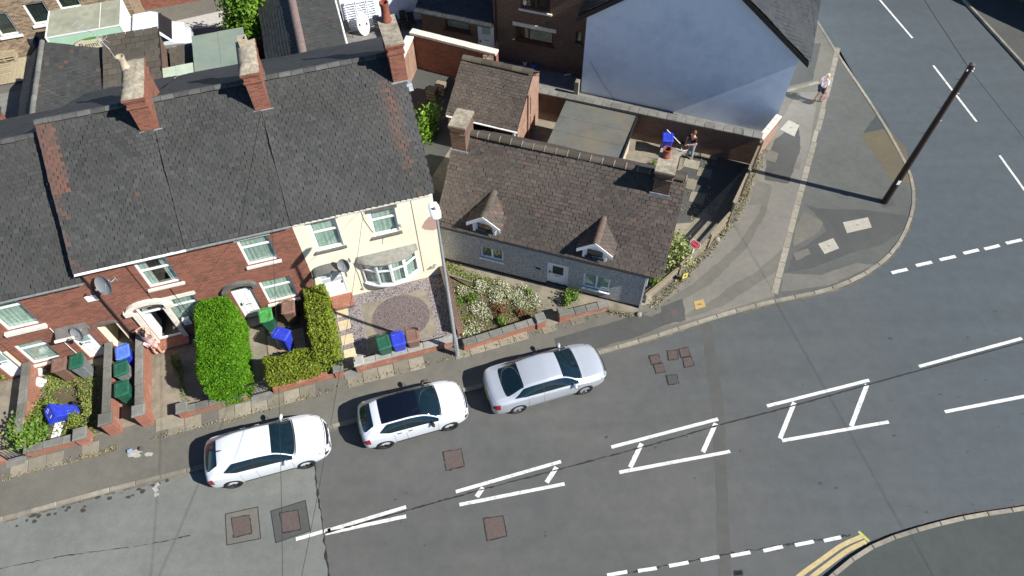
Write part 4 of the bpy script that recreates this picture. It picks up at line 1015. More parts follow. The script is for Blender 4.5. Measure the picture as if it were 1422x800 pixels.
# ================================================================== THE COTTAGE
cot = thing('cottage', 'low pebbledashed cottage with brown tiled roof and two dormers', 'house', K.wor(0, 0, 0), K.a)
ZE, ZR, YR, KX = 2.44, 5.18, 2.85, 8.82
win1 = K.rect(0, (667, 343), (700, 349), (698, 364), (667, 357)); win2 = K.rect(0, (811, 380), (848, 388), (845, 407), (808, 398)); dk_ = (4.72, 5.66, .02, 1.72)
mb = MB(); facade(mb, 0, KX, .22, 2.86, [win1, win2, (dk_[0], dk_[1], .221, dk_[3])], 0., .14)
mb.add([(KX, 0, .22), (KX, 5.6, .22), (KX, 5.6, ZE), (KX, YR, ZR - .12), (KX, 0, 2.80)], [tuple(range(5))])
mb.add([(0, 0, .22), (0, 5.6, .22), (0, 5.6, ZE), (0, YR, ZR - .12), (0, 0, 2.80)], [tuple(range(4, -1, -1))])
mb.add([(0, 5.6, .22), (KX, 5.6, .22), (KX, 5.6, ZE), (0, 5.6, ZE)], [(3, 2, 1, 0)]); mb.box(.1, KX - .1, 1.6, 1.7, 0, ZE)
obj('wall', mb, PEBBLE, cot)
mb = MB(); facade(mb, 0, KX, -.1, .22, [(dk_[0], dk_[1], .02, .3)], -.03, .18); mb.add([(0, -.03, .22), (dk_[0], -.03, .22), (dk_[0], 0, .22), (0, 0, .22), (dk_[1], -.03, .22), (KX, -.03, .22), (KX, 0, .22), (dk_[1], 0, .22)], [(0, 1, 2, 3), (4, 5, 6, 7)])
mb.add([(KX, -.03, -.1), (KX, 5.6, -.1), (KX, 5.6, .22), (KX, -.03, .22)], [(0, 1, 2, 3)]); obj('plinth', mb, plain('black_plinth_paint', (.03, .028, .026), .8, .3), cot)
window(cot, None, win1, cols=(1, 1), sill=WHITE, cur=CURT_O, ov=.04, sill_d=.06, sill_h=.06); window(cot, None, win2, cols=(1, 1), sill=WHITE, cur=CURT, glassm=GLASS_G, ov=.04, sill_d=.06, sill_h=.06)
door(cot, None, dk_, glass_top=True, gm=None)
mb = MB(); mb.cbox((4.35, -.02, 1.15), (.22, .03, .09), bev=.01); obj('number_plate', mb, BLACK, cot)
mb = MB(); mb.box(KX - .02, KX + .05, -.06, .04, .1, 2.72); obj('corner_trim', mb, WHITE, cot)
mb = MB(); mb.box(KX + .06, KX + .09, .5, 4.8, 1.0, 1.03); mb.box(KX + .02, KX + .09, .8, .84, .9, 1.0); obj('gable_wire', mb, STEEL, cot)
x0, x1 = -.06, 9.42; EY = -.22; ZE = 2.74
et = Vector((0, YR - EY, ZR - ZE))
rdk = roof_plane(cot, None, (x0, EY, ZE), (1, 0, 0), et, x1 - x0, et.length, .25, .155, SLATE_R, 'roof_tile', 300, lambda s, t: .3 * random.random() if random.random() < .06 else 0, th=.016, lift=.014, amp=.026, jit=1.5)
et2 = Vector((0, YR - 5.8, ZR - ZE + .1))
roof_plane(cot, None, (x1, 5.8, ZE - .1), (-1, 0, 0), et2, x1 - x0, et2.length, .25, .155, SLATE_R, 'roof_tile', 0, None, roofname='rear_roof', th=.016, lift=.014)
ridge_tiles(rdk, (x0 + .05, YR, ZR + .05), (x1 - .02, YR, ZR + .05), .46, .17, SLATE_Y, drop=.10, collar=COPE_R)
mb = MB(); mb.tube([(x0, EY - .06, ZE - .05), (x1 - .3, EY - .06, ZE - .07)], .05, 8); obj('gutter', mb, BLACK, cot)
mb = MB(); et_ = et.normalized(); 
mb.slab([Vector((x1 + .004, EY, ZE - .02)), Vector((x1 + .004, YR, ZR - .02)), Vector((x1 + .004, YR, ZR - .16)), Vector((x1 + .004, EY, ZE - .16))][::-1], .04); obj('bargeboard', mb, WOOD_D, cot)
sl = (ZR - ZE) / (YR - EY)
def dormer(xc):
    yf, hw, zs, za = -.10, .47, 3.44, 3.84; d = []
    # cheeks + front
    mb = MB(); zb = 2.3
    for s in (-1, 1):
        x = xc + s * hw; yb = EY + (zs - ZE) / sl
        tri = [(x, yf, ZE + (yf - EY) * sl - .1), (x, yb + .1, zs), (x, yf, zs)]
        mb.add(tri if s < 0 else tri[::-1], [(0, 1, 2)])
    zf = ZE + (yf - EY) * sl - .12
    facade(mb, xc - hw, xc + hw, zf, zs, [(xc - hw + .1, xc + hw - .1, zf + .14, zs - .06)], yf, .06)
    mb.add([(xc - hw, yf, zs), (xc + hw, yf, zs), (xc, yf, za - .1)], [(0, 1, 2)])
    dm = obj('dormer', mb, WHITE, cot)
    r = (xc - hw + .1, xc + hw - .1, zf + .14, zs - .06)
    q = MB(); bars(q, *r, .05, yf + .01, yf + .05); q.box(xc - hw - .04, xc + hw + .04, yf - .08, yf - .002, zf + .03, zf + .1); q.box(xc - hw - .02, xc - hw + .08, yf - .06, yf - .001, zf, zs); q.box(xc + hw - .08, xc + hw + .02, yf - .06, yf - .001, zf, zs); obj('window', q, WHITE, dm)
    obj('pane', MB().box(r[0] + .045, r[1] - .045, yf + .025, yf + .035, r[2] + .045, r[3] - .045), GLASS, dm)
    q = MB(); curtain(q, r[0], r[1], r[2], r[3], yf + .2); obj('curtain', q, ROOM_DARK, dm)
    # bargeboards
    q = MB()
    for s in (-1, 1):
        a = Vector((xc, yf - .18, za + .11)); b = Vector((xc + s * (hw + .25), yf - .18, zs - .05)); n = Vector((0, 0, -.18))
        P_ = [b, a, a + n, b + n] if s < 0 else [a, b, b + n, a + n]
        q.slab(P_[::-1], .03)
    obj('bargeboard', q, WHITE, dm)
    # two little roof slopes running back into the main roof
    for s in (-1, 1):
        e = Vector((xc + s * (hw + .24), yf - .16, zs - .13)); rg = Vector((xc, yf - .16, za + .04)); up = rg - e
        yr = EY + (za + .04 - ZE) / sl + .05; ye = EY + (zs - .13 - ZE) / sl + .05
        if s > 0: P0, es, shp = e, Vector((0, 1, 0)), [(0, 0), (ye - yf + .16, 0), (yr - yf + .16, up.length), (0, up.length)]
        else: P0, es, shp = e, Vector((0, -1, 0)), [(0, 0), (0, up.length), (-(yr - yf + .16), up.length), (-(ye - yf + .16), 0)]
        if s < 0:
            L = yr - yf + .16; P0 = e + Vector((0, L, 0)); shp = [(L - (ye - yf + .16), 0), (L, 0), (L, up.length), (0, up.length)]
        dkx = roof_plane(cot, None, P0, es, up, yr - yf + .16, up.length, .2, .15, SLATE_R, 'roof_tile', 60, lambda s_, t_: .55 * random.random() * (random.random() < .6), shape=shp, amp=.004, roofname='dormer_roof', thick=.05)
        if s > 0: ridge_tiles(dkx, rg + Vector((0, 0, .03)), (xc, yr, za + .07), .33, .15, TERRA_D if xc > 5 else SLATE_Y, drop=.10)
dormer(2.08); dormer(6.66)
chimney(cot, None, -.02, .58, 2.2, 3.15, 3.9, 6.0, BRICK_D, [], False, FLAUNCH, 2.2, 4.55)
chimney(cot, None, 8.22, 8.86, 2.2, 3.35, 3.9, 5.9, BRICK_D, [(8.42, 3.02, .16, .36, TERRA, False)], False, FLAUNCH, 2.2, 4.55)

# ================================================================== BIG WHITE GABLE HOUSE
gb = thing('gable_house', 'large white rendered gable wall with a dark slate roof edge', 'house', A.wor(0, 0, 0), A.a)
GW, GE, GA = 10.06, 5.02, 8.72
mb = MB(); g = [(0, 0, -.1), (GW, 0, -.1), (GW, 0, GE), (GW / 2, 0, GA), (0, 0, GE)]
mb.add(g, [tuple(range(5))]); mb.add([(p[0], 12, p[2]) for p in g], [tuple(range(4, -1, -1))]); mb.add([(GW, 0, -.1), (GW, 12, -.1), (GW, 12, GE), (GW, 0, GE)], [(0, 1, 2, 3)]); mb.add([(0, 0, -.1), (0, 12, -.1), (0, 12, GE), (0, 0, GE)], [(3, 2, 1, 0)])
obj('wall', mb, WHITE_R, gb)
et = Vector((-(GW / 2), 0, GA - GE)); k = 1 + .45 / (GW / 2)
e0 = Vector((GW / 2, -.34, GA + .05)) - et * k
roof_plane(gb, None, e0, (0, 1, 0), et, 12.3, et.length * k, .27, .2, SLATE_B, 'roof_slate', 60, None)
et = Vector((GW / 2, 0, GA - GE)); e1 = Vector((GW / 2, 12.17, GA + .05)) - et * k
roof_plane(gb, None, e1, (0, -1, 0), et, 12.3, et.length * k, .27, .2, SLATE_B, 'roof_slate', 0, None)
for s in (-1, 1):
    a = Vector((GW / 2, -.345, GA - .0)); b = Vector((GW / 2 + s * (GW / 2 + .45), -.345, GA + .0 - (GA - GE) * k)); n = Vector((0, 0, -.24)); P_ = [a, b, b + n, a + n] if s > 0 else [b, a, a + n, b + n]
    mb = MB(); mb.slab(P_[::-1], .04); obj('bargeboard', mb, BLACK, gb)
mb = MB(); mb.tube([(GW + .42, -.1, GE - .32), (GW + .42, 12, GE - .32)], .06, 8); mb.tube([(.35, -.03, 2.2), (1.2, -.03, .9), (1.9, -.03, .1)], .008, 4); obj('gutter', mb, BLACK, gb)
mb = MB(); mb.cbox((-.15, -.3, .5), (.22, .3, 1.1), bev=.02); obj('meter_cabinet', mb, KERB, gb)
# little side wall and bollard lump at its right corner
wall_run('end_wall', 'short stub of pink brick wall at the corner of the white gable', 'wall', A.wor(9.45, -2.2), A.wor(10.1, -.25), 1.45, BRICK_O, .25, cope=COPE_W, cope_w=.3)

# ================================================================== BRICK BACK HOUSE (in shade) beside it
bk = thing('brick_back_house', 'dark shaded brick house back with a timber window and pale lintels', 'house', A.wor(-5.35, 1.2, 0), A.a); O = A.loc(A.wor(-5.35, 1.2)); loc = (5.35, -1.2, 0)
yb = 1.2
wm = A.rect(yb, (716, 35), (769, 46), (767, 65), (716, 54)); ws = A.rect(yb, (800, 43), (809, 45), (808, 62), (799, 60))
wu = (wm[0] + .3, wm[1] - .2, 3.6, 5.0)
mb = MB(); facade(mb, -5.35, .6, -.1, 6.2, [wm, ws, wu], yb, .14); mb.add([(-5.35, yb, -.1), (-5.35, 9, -.1), (-5.35, 9, 6.2), (-5.35, yb, 6.2)], [(3, 2, 1, 0)]); mb.box(-5.3, .5, 2.6, 2.7, 0, 6.1)
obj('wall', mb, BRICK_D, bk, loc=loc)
window(bk, loc, wm, yb, cols=(1, 2), frame=WOOD_R, sill=WOOD_R, lintel=STONE, cur=ROOM_DARK, t=.09, ov=.15, lint_h=.22, glassm=GLASS_G); window(bk, loc, ws, yb, frame=WOOD_R, sill=STONE_D, lintel=None, cur=CURT, ov=.03); window(bk, loc, wu, yb, cols=(1, 1), frame=WOOD_R, sill=STONE, lintel=STONE, cur=ROOM_DARK)
mb = MB(); mb.box(.3, 1.4, yb - .2, yb - .01, 4.5, 4.8); obj('lintel', mb, STONE, bk, loc=loc)
roof_plane(bk, loc, (-5.5, yb - .3, 6.2), (1, 0, 0), (0, 4, 2.6), 6.1, 4.77, .27, .2, SLATE_B, 'roof_slate', 0, None)
mb = MB(); mb.tube([(-5.2, yb - .06, 6.1), (-5.2, yb - .06, .1)], .04, 8); obj('downpipe', mb, BLACK, bk, loc=loc)
# lean-to kitchen with white door
lt = thing('kitchen_extension', 'brick lean-to with dark slate roof, white door and timber window', 'house', A.wor(-9.6, .75, 0), A.a); loc = (9.6, -.75, 0); yl = 1.15
wl = A.rect(yl, (618, 24), (653, 29), (652, 46), (618, 40)); dl = A.rect(yl, (662, 28), (685, 33), (688, 76), (664, 71))
dl = (dl[0], dl[1], .05, max(1.9, dl[3]))
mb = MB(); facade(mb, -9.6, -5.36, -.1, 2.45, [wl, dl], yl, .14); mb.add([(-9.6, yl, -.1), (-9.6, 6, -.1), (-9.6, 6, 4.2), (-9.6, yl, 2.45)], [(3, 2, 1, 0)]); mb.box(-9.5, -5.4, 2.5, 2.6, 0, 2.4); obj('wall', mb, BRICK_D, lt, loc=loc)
window(lt, loc, wl, yl, frame=WOOD_R, sill=WOOD_R, cur=CURT, t=.09); door(lt, loc, dl, yl, glass_top=True, gm=GLASS)
roof_plane(lt, loc, (-9.85, yl - .3, 2.38), (1, 0, 0), (0, 4.5, 2.2), 4.48, 5, .27, .2, SLATE_B, 'roof_slate', 0, None)
mb = MB(); mb.tube([(-9.8, yl - .33, 2.36), (-5.4, yl - .33, 2.34)], .05, 8); obj('gutter', mb, BLACK, lt, loc=loc)

# yards between
def yard(name, frame, pts, mat, z):
    return struct(name, poly([tuple(frame.wor(*p)[:2]) for p in pts], z), mat)
yard('back_yard', A, [(-11, -2), (9.9, -2.3), (9.9, 0), (.1, 1.2), (-11, 3)], CONC_G, .104)
yard('cottage_yard', A, [(-9, -8.5), (-9, -2.2), (9.25, -2.4), (7.6, -9.5), (5.2, -10.5)], CONC, .106)
yard('side_alley_shade', A, [(-9.2, -8.6), (-9.2, -.9), (-4.8, -1.1), (-5.1, -8.4)], PAVE_D, .1095)  # dark sheet laid over the alley ground to deepen its shade
yard('yard_shade', A, [(6.9, -2.6), (9.3, -2.6), (7.4, -7.2), (5.2, -8.2), (4.9, -6.9)], PAVE_D, .1095)  # dark sheet beside the fence, painting in the yard's deep shade
# boundary wall with coping between yards
wall_run('boundary_wall', 'long dark brick yard wall with grey coping below the white gable', 'wall', A.wor(-1.95, -2.62), A.wor(9.5, -2.42), 1.8, BRICK_D, .25, cope=COPE, cope_w=.42, cope_l=.46)
wall_run('courtyard_wall', 'tall brick wall with a broad white coping behind the cottage', 'wall', A.wor(-9.35, -.72), A.wor(-4.35, -1.0), 2.2, BRICK, .3, cope=COPE_W, cope_w=.42, cope_h=.14, cope_l=1.6)
wall_run('side_alley_wall', 'pale capped brick wall running down beside the end house', 'wall', A.wor(-9.3, -1.0), A.wor(-8.7, -5.2), 2.1, BRICK_O, .28, cope=COPE_W, cope_w=.42, cope_h=.1, cope_l=1.4)
wall_run('yard_wall', 'brick wall stub under the rubble beside the outbuilding', 'wall', A.wor(-4.6, -1.2), A.wor(-4.75, -3.6), 2.2, BRICK_D, .25, cope=None)
for k, (dx, dy) in enumerate(((-.0, -.55), (.22, -.75), (-.15, -.85))):
    mb = MB(); 
    for i in range(5): mb.cbox((random.uniform(-.14, .14), random.uniform(-.12, .12), .06 + .05 * i), (.2, .12, .09), rz=random.uniform(0, 3), rx=random.uniform(-.4, .4))
    p = A.wor(-4.62 + dx, -1.2 + dy, 2.2); tag(obj('rubble_heap', mb, [BRICK_O, COPE_W, KERB][k], loc=p), 'broken brick rubble on the wall top, %s' % ('largest reddish pile', 'whitish pile by the end of the coping', 'greyish lumps nearest the tiled ridge')[k], 'rubble', 'rubble on the yard wall')
# brick outbuilding with tiled roof
ob = thing('brick_outbuilding', 'small brick outbuilding with brown tiled roof behind the cottage', 'outbuilding', A.wor(-5.05, -6.1, 0), A.a); loc = (5.05, 6.1, 0)
X0, X1, YF, YR_, YB_, Ze, Zr = -5.05, -1.5, -6.15, -3.75, -2.75, 2.2, 3.75
mb = MB(); 
facade(mb, X0, X1, -.1, Ze, [(X0 + .9, X1 - .25, .9, Ze - .05)], YF + .15, .2)
for x, s in ((X1, 1), (X0, -1)):
    g = [(x, YF + .15, -.1), (x, YB_, -.1), (x, YB_, 3.0), (x, YR_, Zr - .1), (x, YF + .15, Ze + .05)]; mb.add(g if s > 0 else g[::-1], [tuple(range(5))])
mb.add([(X0, YB_, -.1), (X1, YB_, -.1), (X1, YB_, 3.0), (X0, YB_, 3.0)], [(3, 2, 1, 0)])
mb.box(X1 + .001, X1 + .09, -4.62, -4.4, .2, 3.1); mb.box(X1 + .001, X1 + .06, -4.2, -3.75, .6, 1.5); obj('wall', mb, BRICK_O, ob, loc=loc)
mb = MB(); mb.box(X1 + .003, X1 + .03, -4.35, -4.1, 1.6, 2.6); obj('vent_slit', mb, BLACK, ob, loc=loc)
mb = MB(); mb.box(X1 - .2, X1 - .1, YF + .02, YF + .12, .1, Ze - .1); mb.box(X0 + .9, X1 - .2, YF + .04, YF + .1, Ze - .12, Ze - .05); mb.tube([(X0, YF - .06, Ze - .04), (X1 + .05, YF - .06, Ze - .06)], .045, 8); obj('doorpost', mb, WHITE, ob, loc=loc)
et = Vector((0, YR_ - YF, Zr - Ze)); od = roof_plane(ob, loc, (X0 - .05, YF, Ze), (1, 0, 0), et, X1 - X0 + .05, et.length, .24, .15, SLATE_R, 'roof_tile', 200, None, th=.016, lift=.014, jit=1.5)
et = Vector((0, YR_ - YB_ - .1 + .0, Zr - 2.95)); roof_plane(ob, loc, (X1, YB_ + .1, 2.95), (-1, 0, 0), Vector((0, YR_ - YB_ - .1, Zr - 2.95)), X1 - X0 + .05, Vector((0, YR_ - YB_ - .1, Zr - 2.95)).length, .24, .15, SLATE_Y, 'roof_tile', 0, None, roofname='rear_roof')
ridge_tiles(od, (X0, YR_, Zr + .06), (X1, YR_, Zr + .06), .5, .2, SLATE_Y, drop=.12)
# flat roofed garage
gr = thing('garage', 'flat felt-roofed garage in the cottage yard', 'garage', A.wor(.13, -6.45, 0), A.a); loc = (-.13, 6.45, 0)
mb = MB(); mb.box(.2, 3.5, -6.4, -3.48, -.1, 2.1); obj('wall', mb, mottled('garage_board', (.50, .42, .33), (.40, .34, .27), None, 4, 50), gr, loc=loc)
mb = MB(); nx = 5; xs = [.1 + 3.5 * i / nx for i in range(nx + 1)]
for i, (a, b) in enumerate(((-6.5, -5.5), (-5.5, -4.5), (-4.5, -3.4))): mb.add([(.1, a - .03, 2.16 + .03 * i), (3.6, a - .03, 2.16 + .03 * i), (3.6, b, 2.18 + .03 * i), (.1, b, 2.18 + .03 * i), (.1, a - .03, 2.10), (3.6, a - .03, 2.10), (3.6, b, 2.1), (.1, b, 2.1)], [(0, 1, 2, 3), (4, 5, 1, 0), (5, 6, 2, 1), (6, 7, 3, 2), (7, 4, 0, 3)])
obj('felt_roof', mb, FELT, gr, loc=loc)
mb = MB(); mb.box(3.602, 3.66, -6.5, -3.4, 2.02, 2.27); mb.box(.1, 3.66, -3.398, -3.34, 2.02, 2.3); obj('fascia', mb, BLACK, gr, loc=loc)
# timber fence along the side street
def board_fence(label, a, b, h, tilt=0., boards=True, name='timber_fence', rails=3):
    a, b = Vector(a[:2]), Vector(b[:2]); L = (b - a).length; d = b - a
    t = thing(name, label, 'fence', (a.x, a.y, 0), math.atan2(d.y, d.x), 'fence panels along the side street')
    n = max(2, int(L / 1.8) + 1)
    for i in range(n): obj('post', MB().cbox((L * i / (n - 1), -.04, (h + .08) / 2), (.09, .09, h + .08)), WOOD_F, t)
    if boards:
        m_ = int(L / .15); vs_ = []
        for k in range(4): q = MB(); q.cbox((0, 0, h / 2 + .03), (.165, .022, h - .06), rnd=k / 3); vs_.append(q.mesh('board', WOOD_F))
        for i in range(m_): put('board', random.choice(vs_), t, ((i + .5) * L / m_, .02 + .005 * (i % 2), random.uniform(-.015, .015)), random.gauss(0, .015))
        obj('cap_rail', MB().box(0, L, -.02, .07, h + .03, h + .07), WOOD_F, t)
    else:
        for k in range(rails): obj('rail', MB().box(0, L, -.02, .03, h * (k + .6) / rails - .06, h * (k + .6) / rails + .06), WOOD_F, t)
        obj('cap_rail', MB().box(0, L, -.045, .055, h + .0, h + .04), WOOD_F, t)
    return t
fpts = [G(897, 410, .6), G(945, 368, .75), G(987, 326, 1.0), G(1018, 286, 1.4), G(1040, 238, 1.7), G(1058, 196, 1.75)]
lab = ('low weathered rail fence beside the cottage corner', 'rail fence piece under the red sign', 'fence panel in the bend of the side path', 'fence panel along the shaded yard, middle one', 'tall fence panel meeting the boundary wall')
for i in range(5): board_fence(lab[i], fpts[i], fpts[i + 1], (.6, .75, 1.0, 1.55, 1.75)[i], boards=i > 2)
# pavement opposite, top right: brick house whose side is in shade
rh = thing('brick_corner_house', 'dark brick building at the top right corner, mostly out of the picture', 'house', G(1408, 0, 0), math.radians(-52))
mb = MB(); mb.box(-9, 9, 0, 6, -.1, 4.2); mb.box(-9.1, 9.1, -.06, -.002, .3, .4); obj('wall', mb, BRICK_D, rh)
roof_plane(rh, None, (-9.2, -.35, 4.2), (1, 0, 0), (0, 3.4, 2.3), 18.4, 4.1, .3, .25, SLATE_B, 'roof_slate', 0, None)
for s in (-6, -2, 2, 6): window(rh, None, (s - .5, s + .5, 1.1, 2.5), 0., rec=-.07, sill=STONE, lintel=None, cur=None)
YBK = 9.5
# ================================================================== BEHIND THE TERRACE
yard('rear_yards', T, [(-22, YBK), (1.2, YBK), (1.0, 19), (-22, 19)], CONC_G, .103)
yard('back_alley', T, [(-22, 19), (1.0, 19), (3, 32), (-22, 32)], PAVE, .1035)
def gabled(name, label, x0, x1, xr, y0, y1, ze_l, zr, ze_r, mat_wall, sl, sr, cat='outbuilding', group=None, nl=0, ridge=COPE, rr=.14, tw=.27, ex=.2):
    """rear wing whose ridge runs away from the terrace"""
    t = thing(name, label, cat, T.wor(xr, y0, 0), T.a, group); loc = (-xr, -y0, 0)
    mb = MB(); g = lambda y: [(x0 + .1, y, 0), (x1 - .1, y, 0), (x1 - .1, y, ze_r - .08), (xr, y, zr - .1), (x0 + .1, y, ze_l - .08)]
    mb.add(g(y0), [tuple(range(5))]); mb.add(g(y1 - .1), [tuple(range(4, -1, -1))]); mb.add([(x0 + .1, y0, 0), (x0 + .1, y1 - .1, 0), (x0 + .1, y1 - .1, ze_l - .08), (x0 + .1, y0, ze_l - .08)], [(3, 2, 1, 0)]); mb.add([(x1 - .1, y0, 0), (x1 - .1, y1 - .1, 0), (x1 - .1, y1 - .1, ze_r - .08), (x1 - .1, y0, ze_r - .08)], [(0, 1, 2, 3)])
    obj('wall', mb, mat_wall, t, loc=loc)
    el = Vector((xr - x0, 0, zr - ze_l)); er = Vector((xr - x1, 0, zr - ze_r))
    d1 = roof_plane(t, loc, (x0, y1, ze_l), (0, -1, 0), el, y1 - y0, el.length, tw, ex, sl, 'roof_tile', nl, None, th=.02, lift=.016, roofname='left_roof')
    roof_plane(t, loc, (x1, y0, ze_r), (0, 1, 0), er, y1 - y0, er.length, tw, ex, sr, 'roof_slate', 0, lambda s, t_: .5 * random.random() if random.random() < .04 else 0, roofname='right_roof')
    if ridge: ridge_tiles(d1, (xr, y0, zr + .05), (xr, y1, zr + .05), .45, rr, ridge, drop=.08)
    return t, loc
gabled('rear_wing', 'slate roofed rear wing with pale ridge at the far left', -17.4, -13.55, -16.15, YBK, 17.4, 2.6, 3.6, 2.6, BRICK, SLATE_B, SLATE, 'rear wing', 'rear wings')  # shade of the left slope put into its darker slate colour
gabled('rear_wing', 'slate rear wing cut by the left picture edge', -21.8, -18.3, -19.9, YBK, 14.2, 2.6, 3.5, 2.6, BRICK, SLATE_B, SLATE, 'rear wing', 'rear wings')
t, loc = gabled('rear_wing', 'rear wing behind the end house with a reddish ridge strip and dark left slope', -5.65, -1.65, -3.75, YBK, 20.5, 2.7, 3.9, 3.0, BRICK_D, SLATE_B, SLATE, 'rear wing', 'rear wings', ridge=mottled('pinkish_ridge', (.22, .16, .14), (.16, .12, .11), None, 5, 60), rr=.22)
mb = MB(); mb.tube([(-1.58, YBK + 3.2, 2.96), (-1.58, 20.5, 2.96)], .06, 8); mb.tube([(-1.45, YBK + 3.2, 2.9), (-1.45, YBK + 3.2, .2)], .05, 8); mb.box(-1.68, -1.63, YBK + 3.1, 20.5, 2.75, 2.93); obj('gutter', mb, WHITE, t, loc=loc)
# white barge strip over the terrace back
# flat and lean-to sheds
def shed(name, label, x0, x1, y0, y1, z, mat, tilt=0., wall=WOOD_D, slats=None, group=None):
    t = thing(name, label, 'shed', T.wor((x0 + x1) / 2, y0, 0), T.a, group); loc = (-(x0 + x1) / 2, -y0, 0)
    obj('wall', MB().box(x0 + .08, x1 - .08, y0 + .08, y1 - .08, 0, z - .16), wall, t, loc=loc)
    if slats:
        et = Vector((0, y1 - y0, tilt)); roof_plane(t, loc, (x0, y0, z - tilt / 2), (1, 0, 0), et, x1 - x0, et.length, slats[0], slats[1], mat, 'roof_slate', slats[2], None)
    else:
        mb = MB(); n = max(2, int((x1 - x0) / 1.0))
        for i in range(n):
            a, b = x0 + (x1 - x0) * i / n, x0 + (x1 - x0) * (i + 1) / n
            mb.slab([(a + .004, y0, z - tilt / 2 + .012 * (i % 2)), (b - .004, y0, z - tilt / 2 + .012 * (i % 2)), (b - .004, y1, z + tilt / 2 + .012 * (i % 2)), (a + .004, y1, z + tilt / 2 + .012 * (i % 2))], .05)
        obj('roof_sheet', mb, mat, t, loc=loc)
        mb = MB(); mb.box(x0 - .03, x1 + .03, y0 - .04, y0 - .003, z - tilt / 2 - .1, z - tilt / 2 + .02); obj('fascia', mb, wall, t, loc=loc)
    return t, loc
t, loc = shed('slate_shed', 'square shed with a shallow brown stone slate roof', -13.5, -10.75, 12.6, 17.6, 2.9, SLATE_Y, .5, BRICK_D, (.45, .42, 120))
mb = MB(); mb.box(-13.58, -13.52, 12.6, 16.6, 2.5, 2.72); obj('white_edge', mb, WHITE, t, loc=loc)
mb = MB(); mb.cbox((-13.1, 13.2, 2.92), (.38, .9, .05)); obj('roof_light', mb, plain('dark_sheet', (.06, .055, .05), .5), t, loc=loc)
shed('felt_shed', 'large green felt roofed shed beside the tree', -9.25, -6.6, 12.4, 17.0, 2.6, FELT_G, .2)
shed('felt_shed', 'low pale green sheet roof next to the green shed', -11.0, -9.3, 12.2, 14.9, 2.5, FELT_P, .15, WHITE)
wall_run('rear_boundary_wall', 'low brick wall along the back alley behind the sheds', 'wall', T.wor(-11.5, 18.2), T.wor(-5.7, 17.4), 1.6, BRICK_D, .22, cope=COPE, cope_l=.5)
wall_run('rear_boundary_wall', 'white capped yard wall between the slate shed and pale roof', 'wall', T.wor(-10.55, 15.2), T.wor(-10.5, 18), 1.6, BRICK_D, .15, cope=COPE_W, cope_w=.2)
# ---- box lorry in the alley
lz = .1
lorry = thing('box_lorry', 'box lorry with a pale roof and green lettered side, white cab', 'lorry', T.wor(-14.4, 19.75, lz), T.a)
BOXROOF = mottled('lorry_roof', (.36, .36, .27), (.27, .275, .205), (.20, .205, .15), 2.2, 30, .8, .1)
GREENP = mottled('pale_green_vinyl', (.40, .62, .46), (.36, .57, .42), None, 2, 40, .5, 0)
X0, X1, Y0, Y1, Z0, Z1 = -1.95, 1.75, -1.22, 1.22, .75, 3.0
mb = MB(); mb.box(X0, X1, Y0, Y1, Z0, Z1); obj('cargo_box', mb, GREENP, lorry)
mb = MB(); mb.box(X0 + .05, X1 - .05, Y0 + .05, Y1 - .05, Z1 + .002, Z1 + .02); obj('box_roof', mb, BOXROOF, lorry)
mb = MB(); bars(mb, X0 - .02, X1 + .02, Z0 - .02, Z1 + .03, .08, Y0 - .02, Y0 - .003); mb.box(X0 - .02, X0 + .05, Y0 - .001, Y1, Z1 - .03, Z1 + .03); mb.box(X1 - .05, X1 + .02, Y0 - .001, Y1, Z1 - .03, Z1 + .03); mb.box(X1 + .003, X1 + .02, Y0, Y1, Z0, Z1 - .031); mb.box(.68, .71, Y0 + .06, Y1 - .06, Z1 + .021, Z1 + .03); obj('box_trim', mb, WHITE, lorry)
mb = MB(); n = 28
pts = [(-.05 + .98 * math.cos(2 * math.pi * k / n), 2.2 + .42 * math.sin(2 * math.pi * k / n)) for k in range(n)]; mb.add([(a, Y0 - .006, b) for a, b in pts], [tuple(range(n))])
em = obj('emblem', mb, mottled('cream_vinyl', (.60, .58, .42), (.55, .53, .38), None, 3, 30, .5, 0), lorry)
mb = MB()
for k in range(n):
    a, b = 2 * math.pi * k / n, 2 * math.pi * (k + 1) / n
    mb.add([(-.05 + .98 * r * math.cos(q), Y0 - .008, 2.2 + .42 * r * math.sin(q)) for q, r in ((a, .9), (b, .9), (b, .96), (a, .96))], [(0, 1, 2, 3)])
mb.add([(.1 + .5 * math.cos(q) , Y0 - .009, 2.55 + .07 * math.sin(q)) for q in [2 * math.pi * k / 14 for k in range(14)]], [tuple(range(14))], 1)
obj('emblem_ring', mb, [plain('brown_vinyl', (.14, .09, .05), .5), plain('leaf_green_vinyl', (.10, .28, .05), .5)], em)
def lettering(txt, size, mat, parent, M, name='lettering', ext=.002, shear=0.):
    cu = bpy.data.curves.new(name, 'FONT'); cu.body = txt; cu.size = size; cu.align_x = 'CENTER'; cu.align_y = 'CENTER'; cu.extrude = ext; cu.shear = shear; cu.resolution_u = 3
    o = bpy.data.objects.new(name, cu); COL.objects.link(o); dg = bpy.context.evaluated_depsgraph_get(); me = bpy.data.meshes.new_from_object(o.evaluated_get(dg)); bpy.data.objects.remove(o); bpy.data.curves.remove(cu)
    me.materials.clear(); me.materials.append(mat); q = put(name, me, parent); q.matrix_local = M; return q
lettering("Benni's", .42, plain('dark_brown_vinyl', (.10, .06, .04), .5), lorry, Matrix.Translation((-.08, Y0 - .012, 2.2)) @ Matrix.Rotation(math.pi / 2, 4, 'X'))
mb = MB(); mb.box(X0 + .1, 3.2, -.8, .8, .45, .74); obj('chassis', mb, BLACK, lorry)
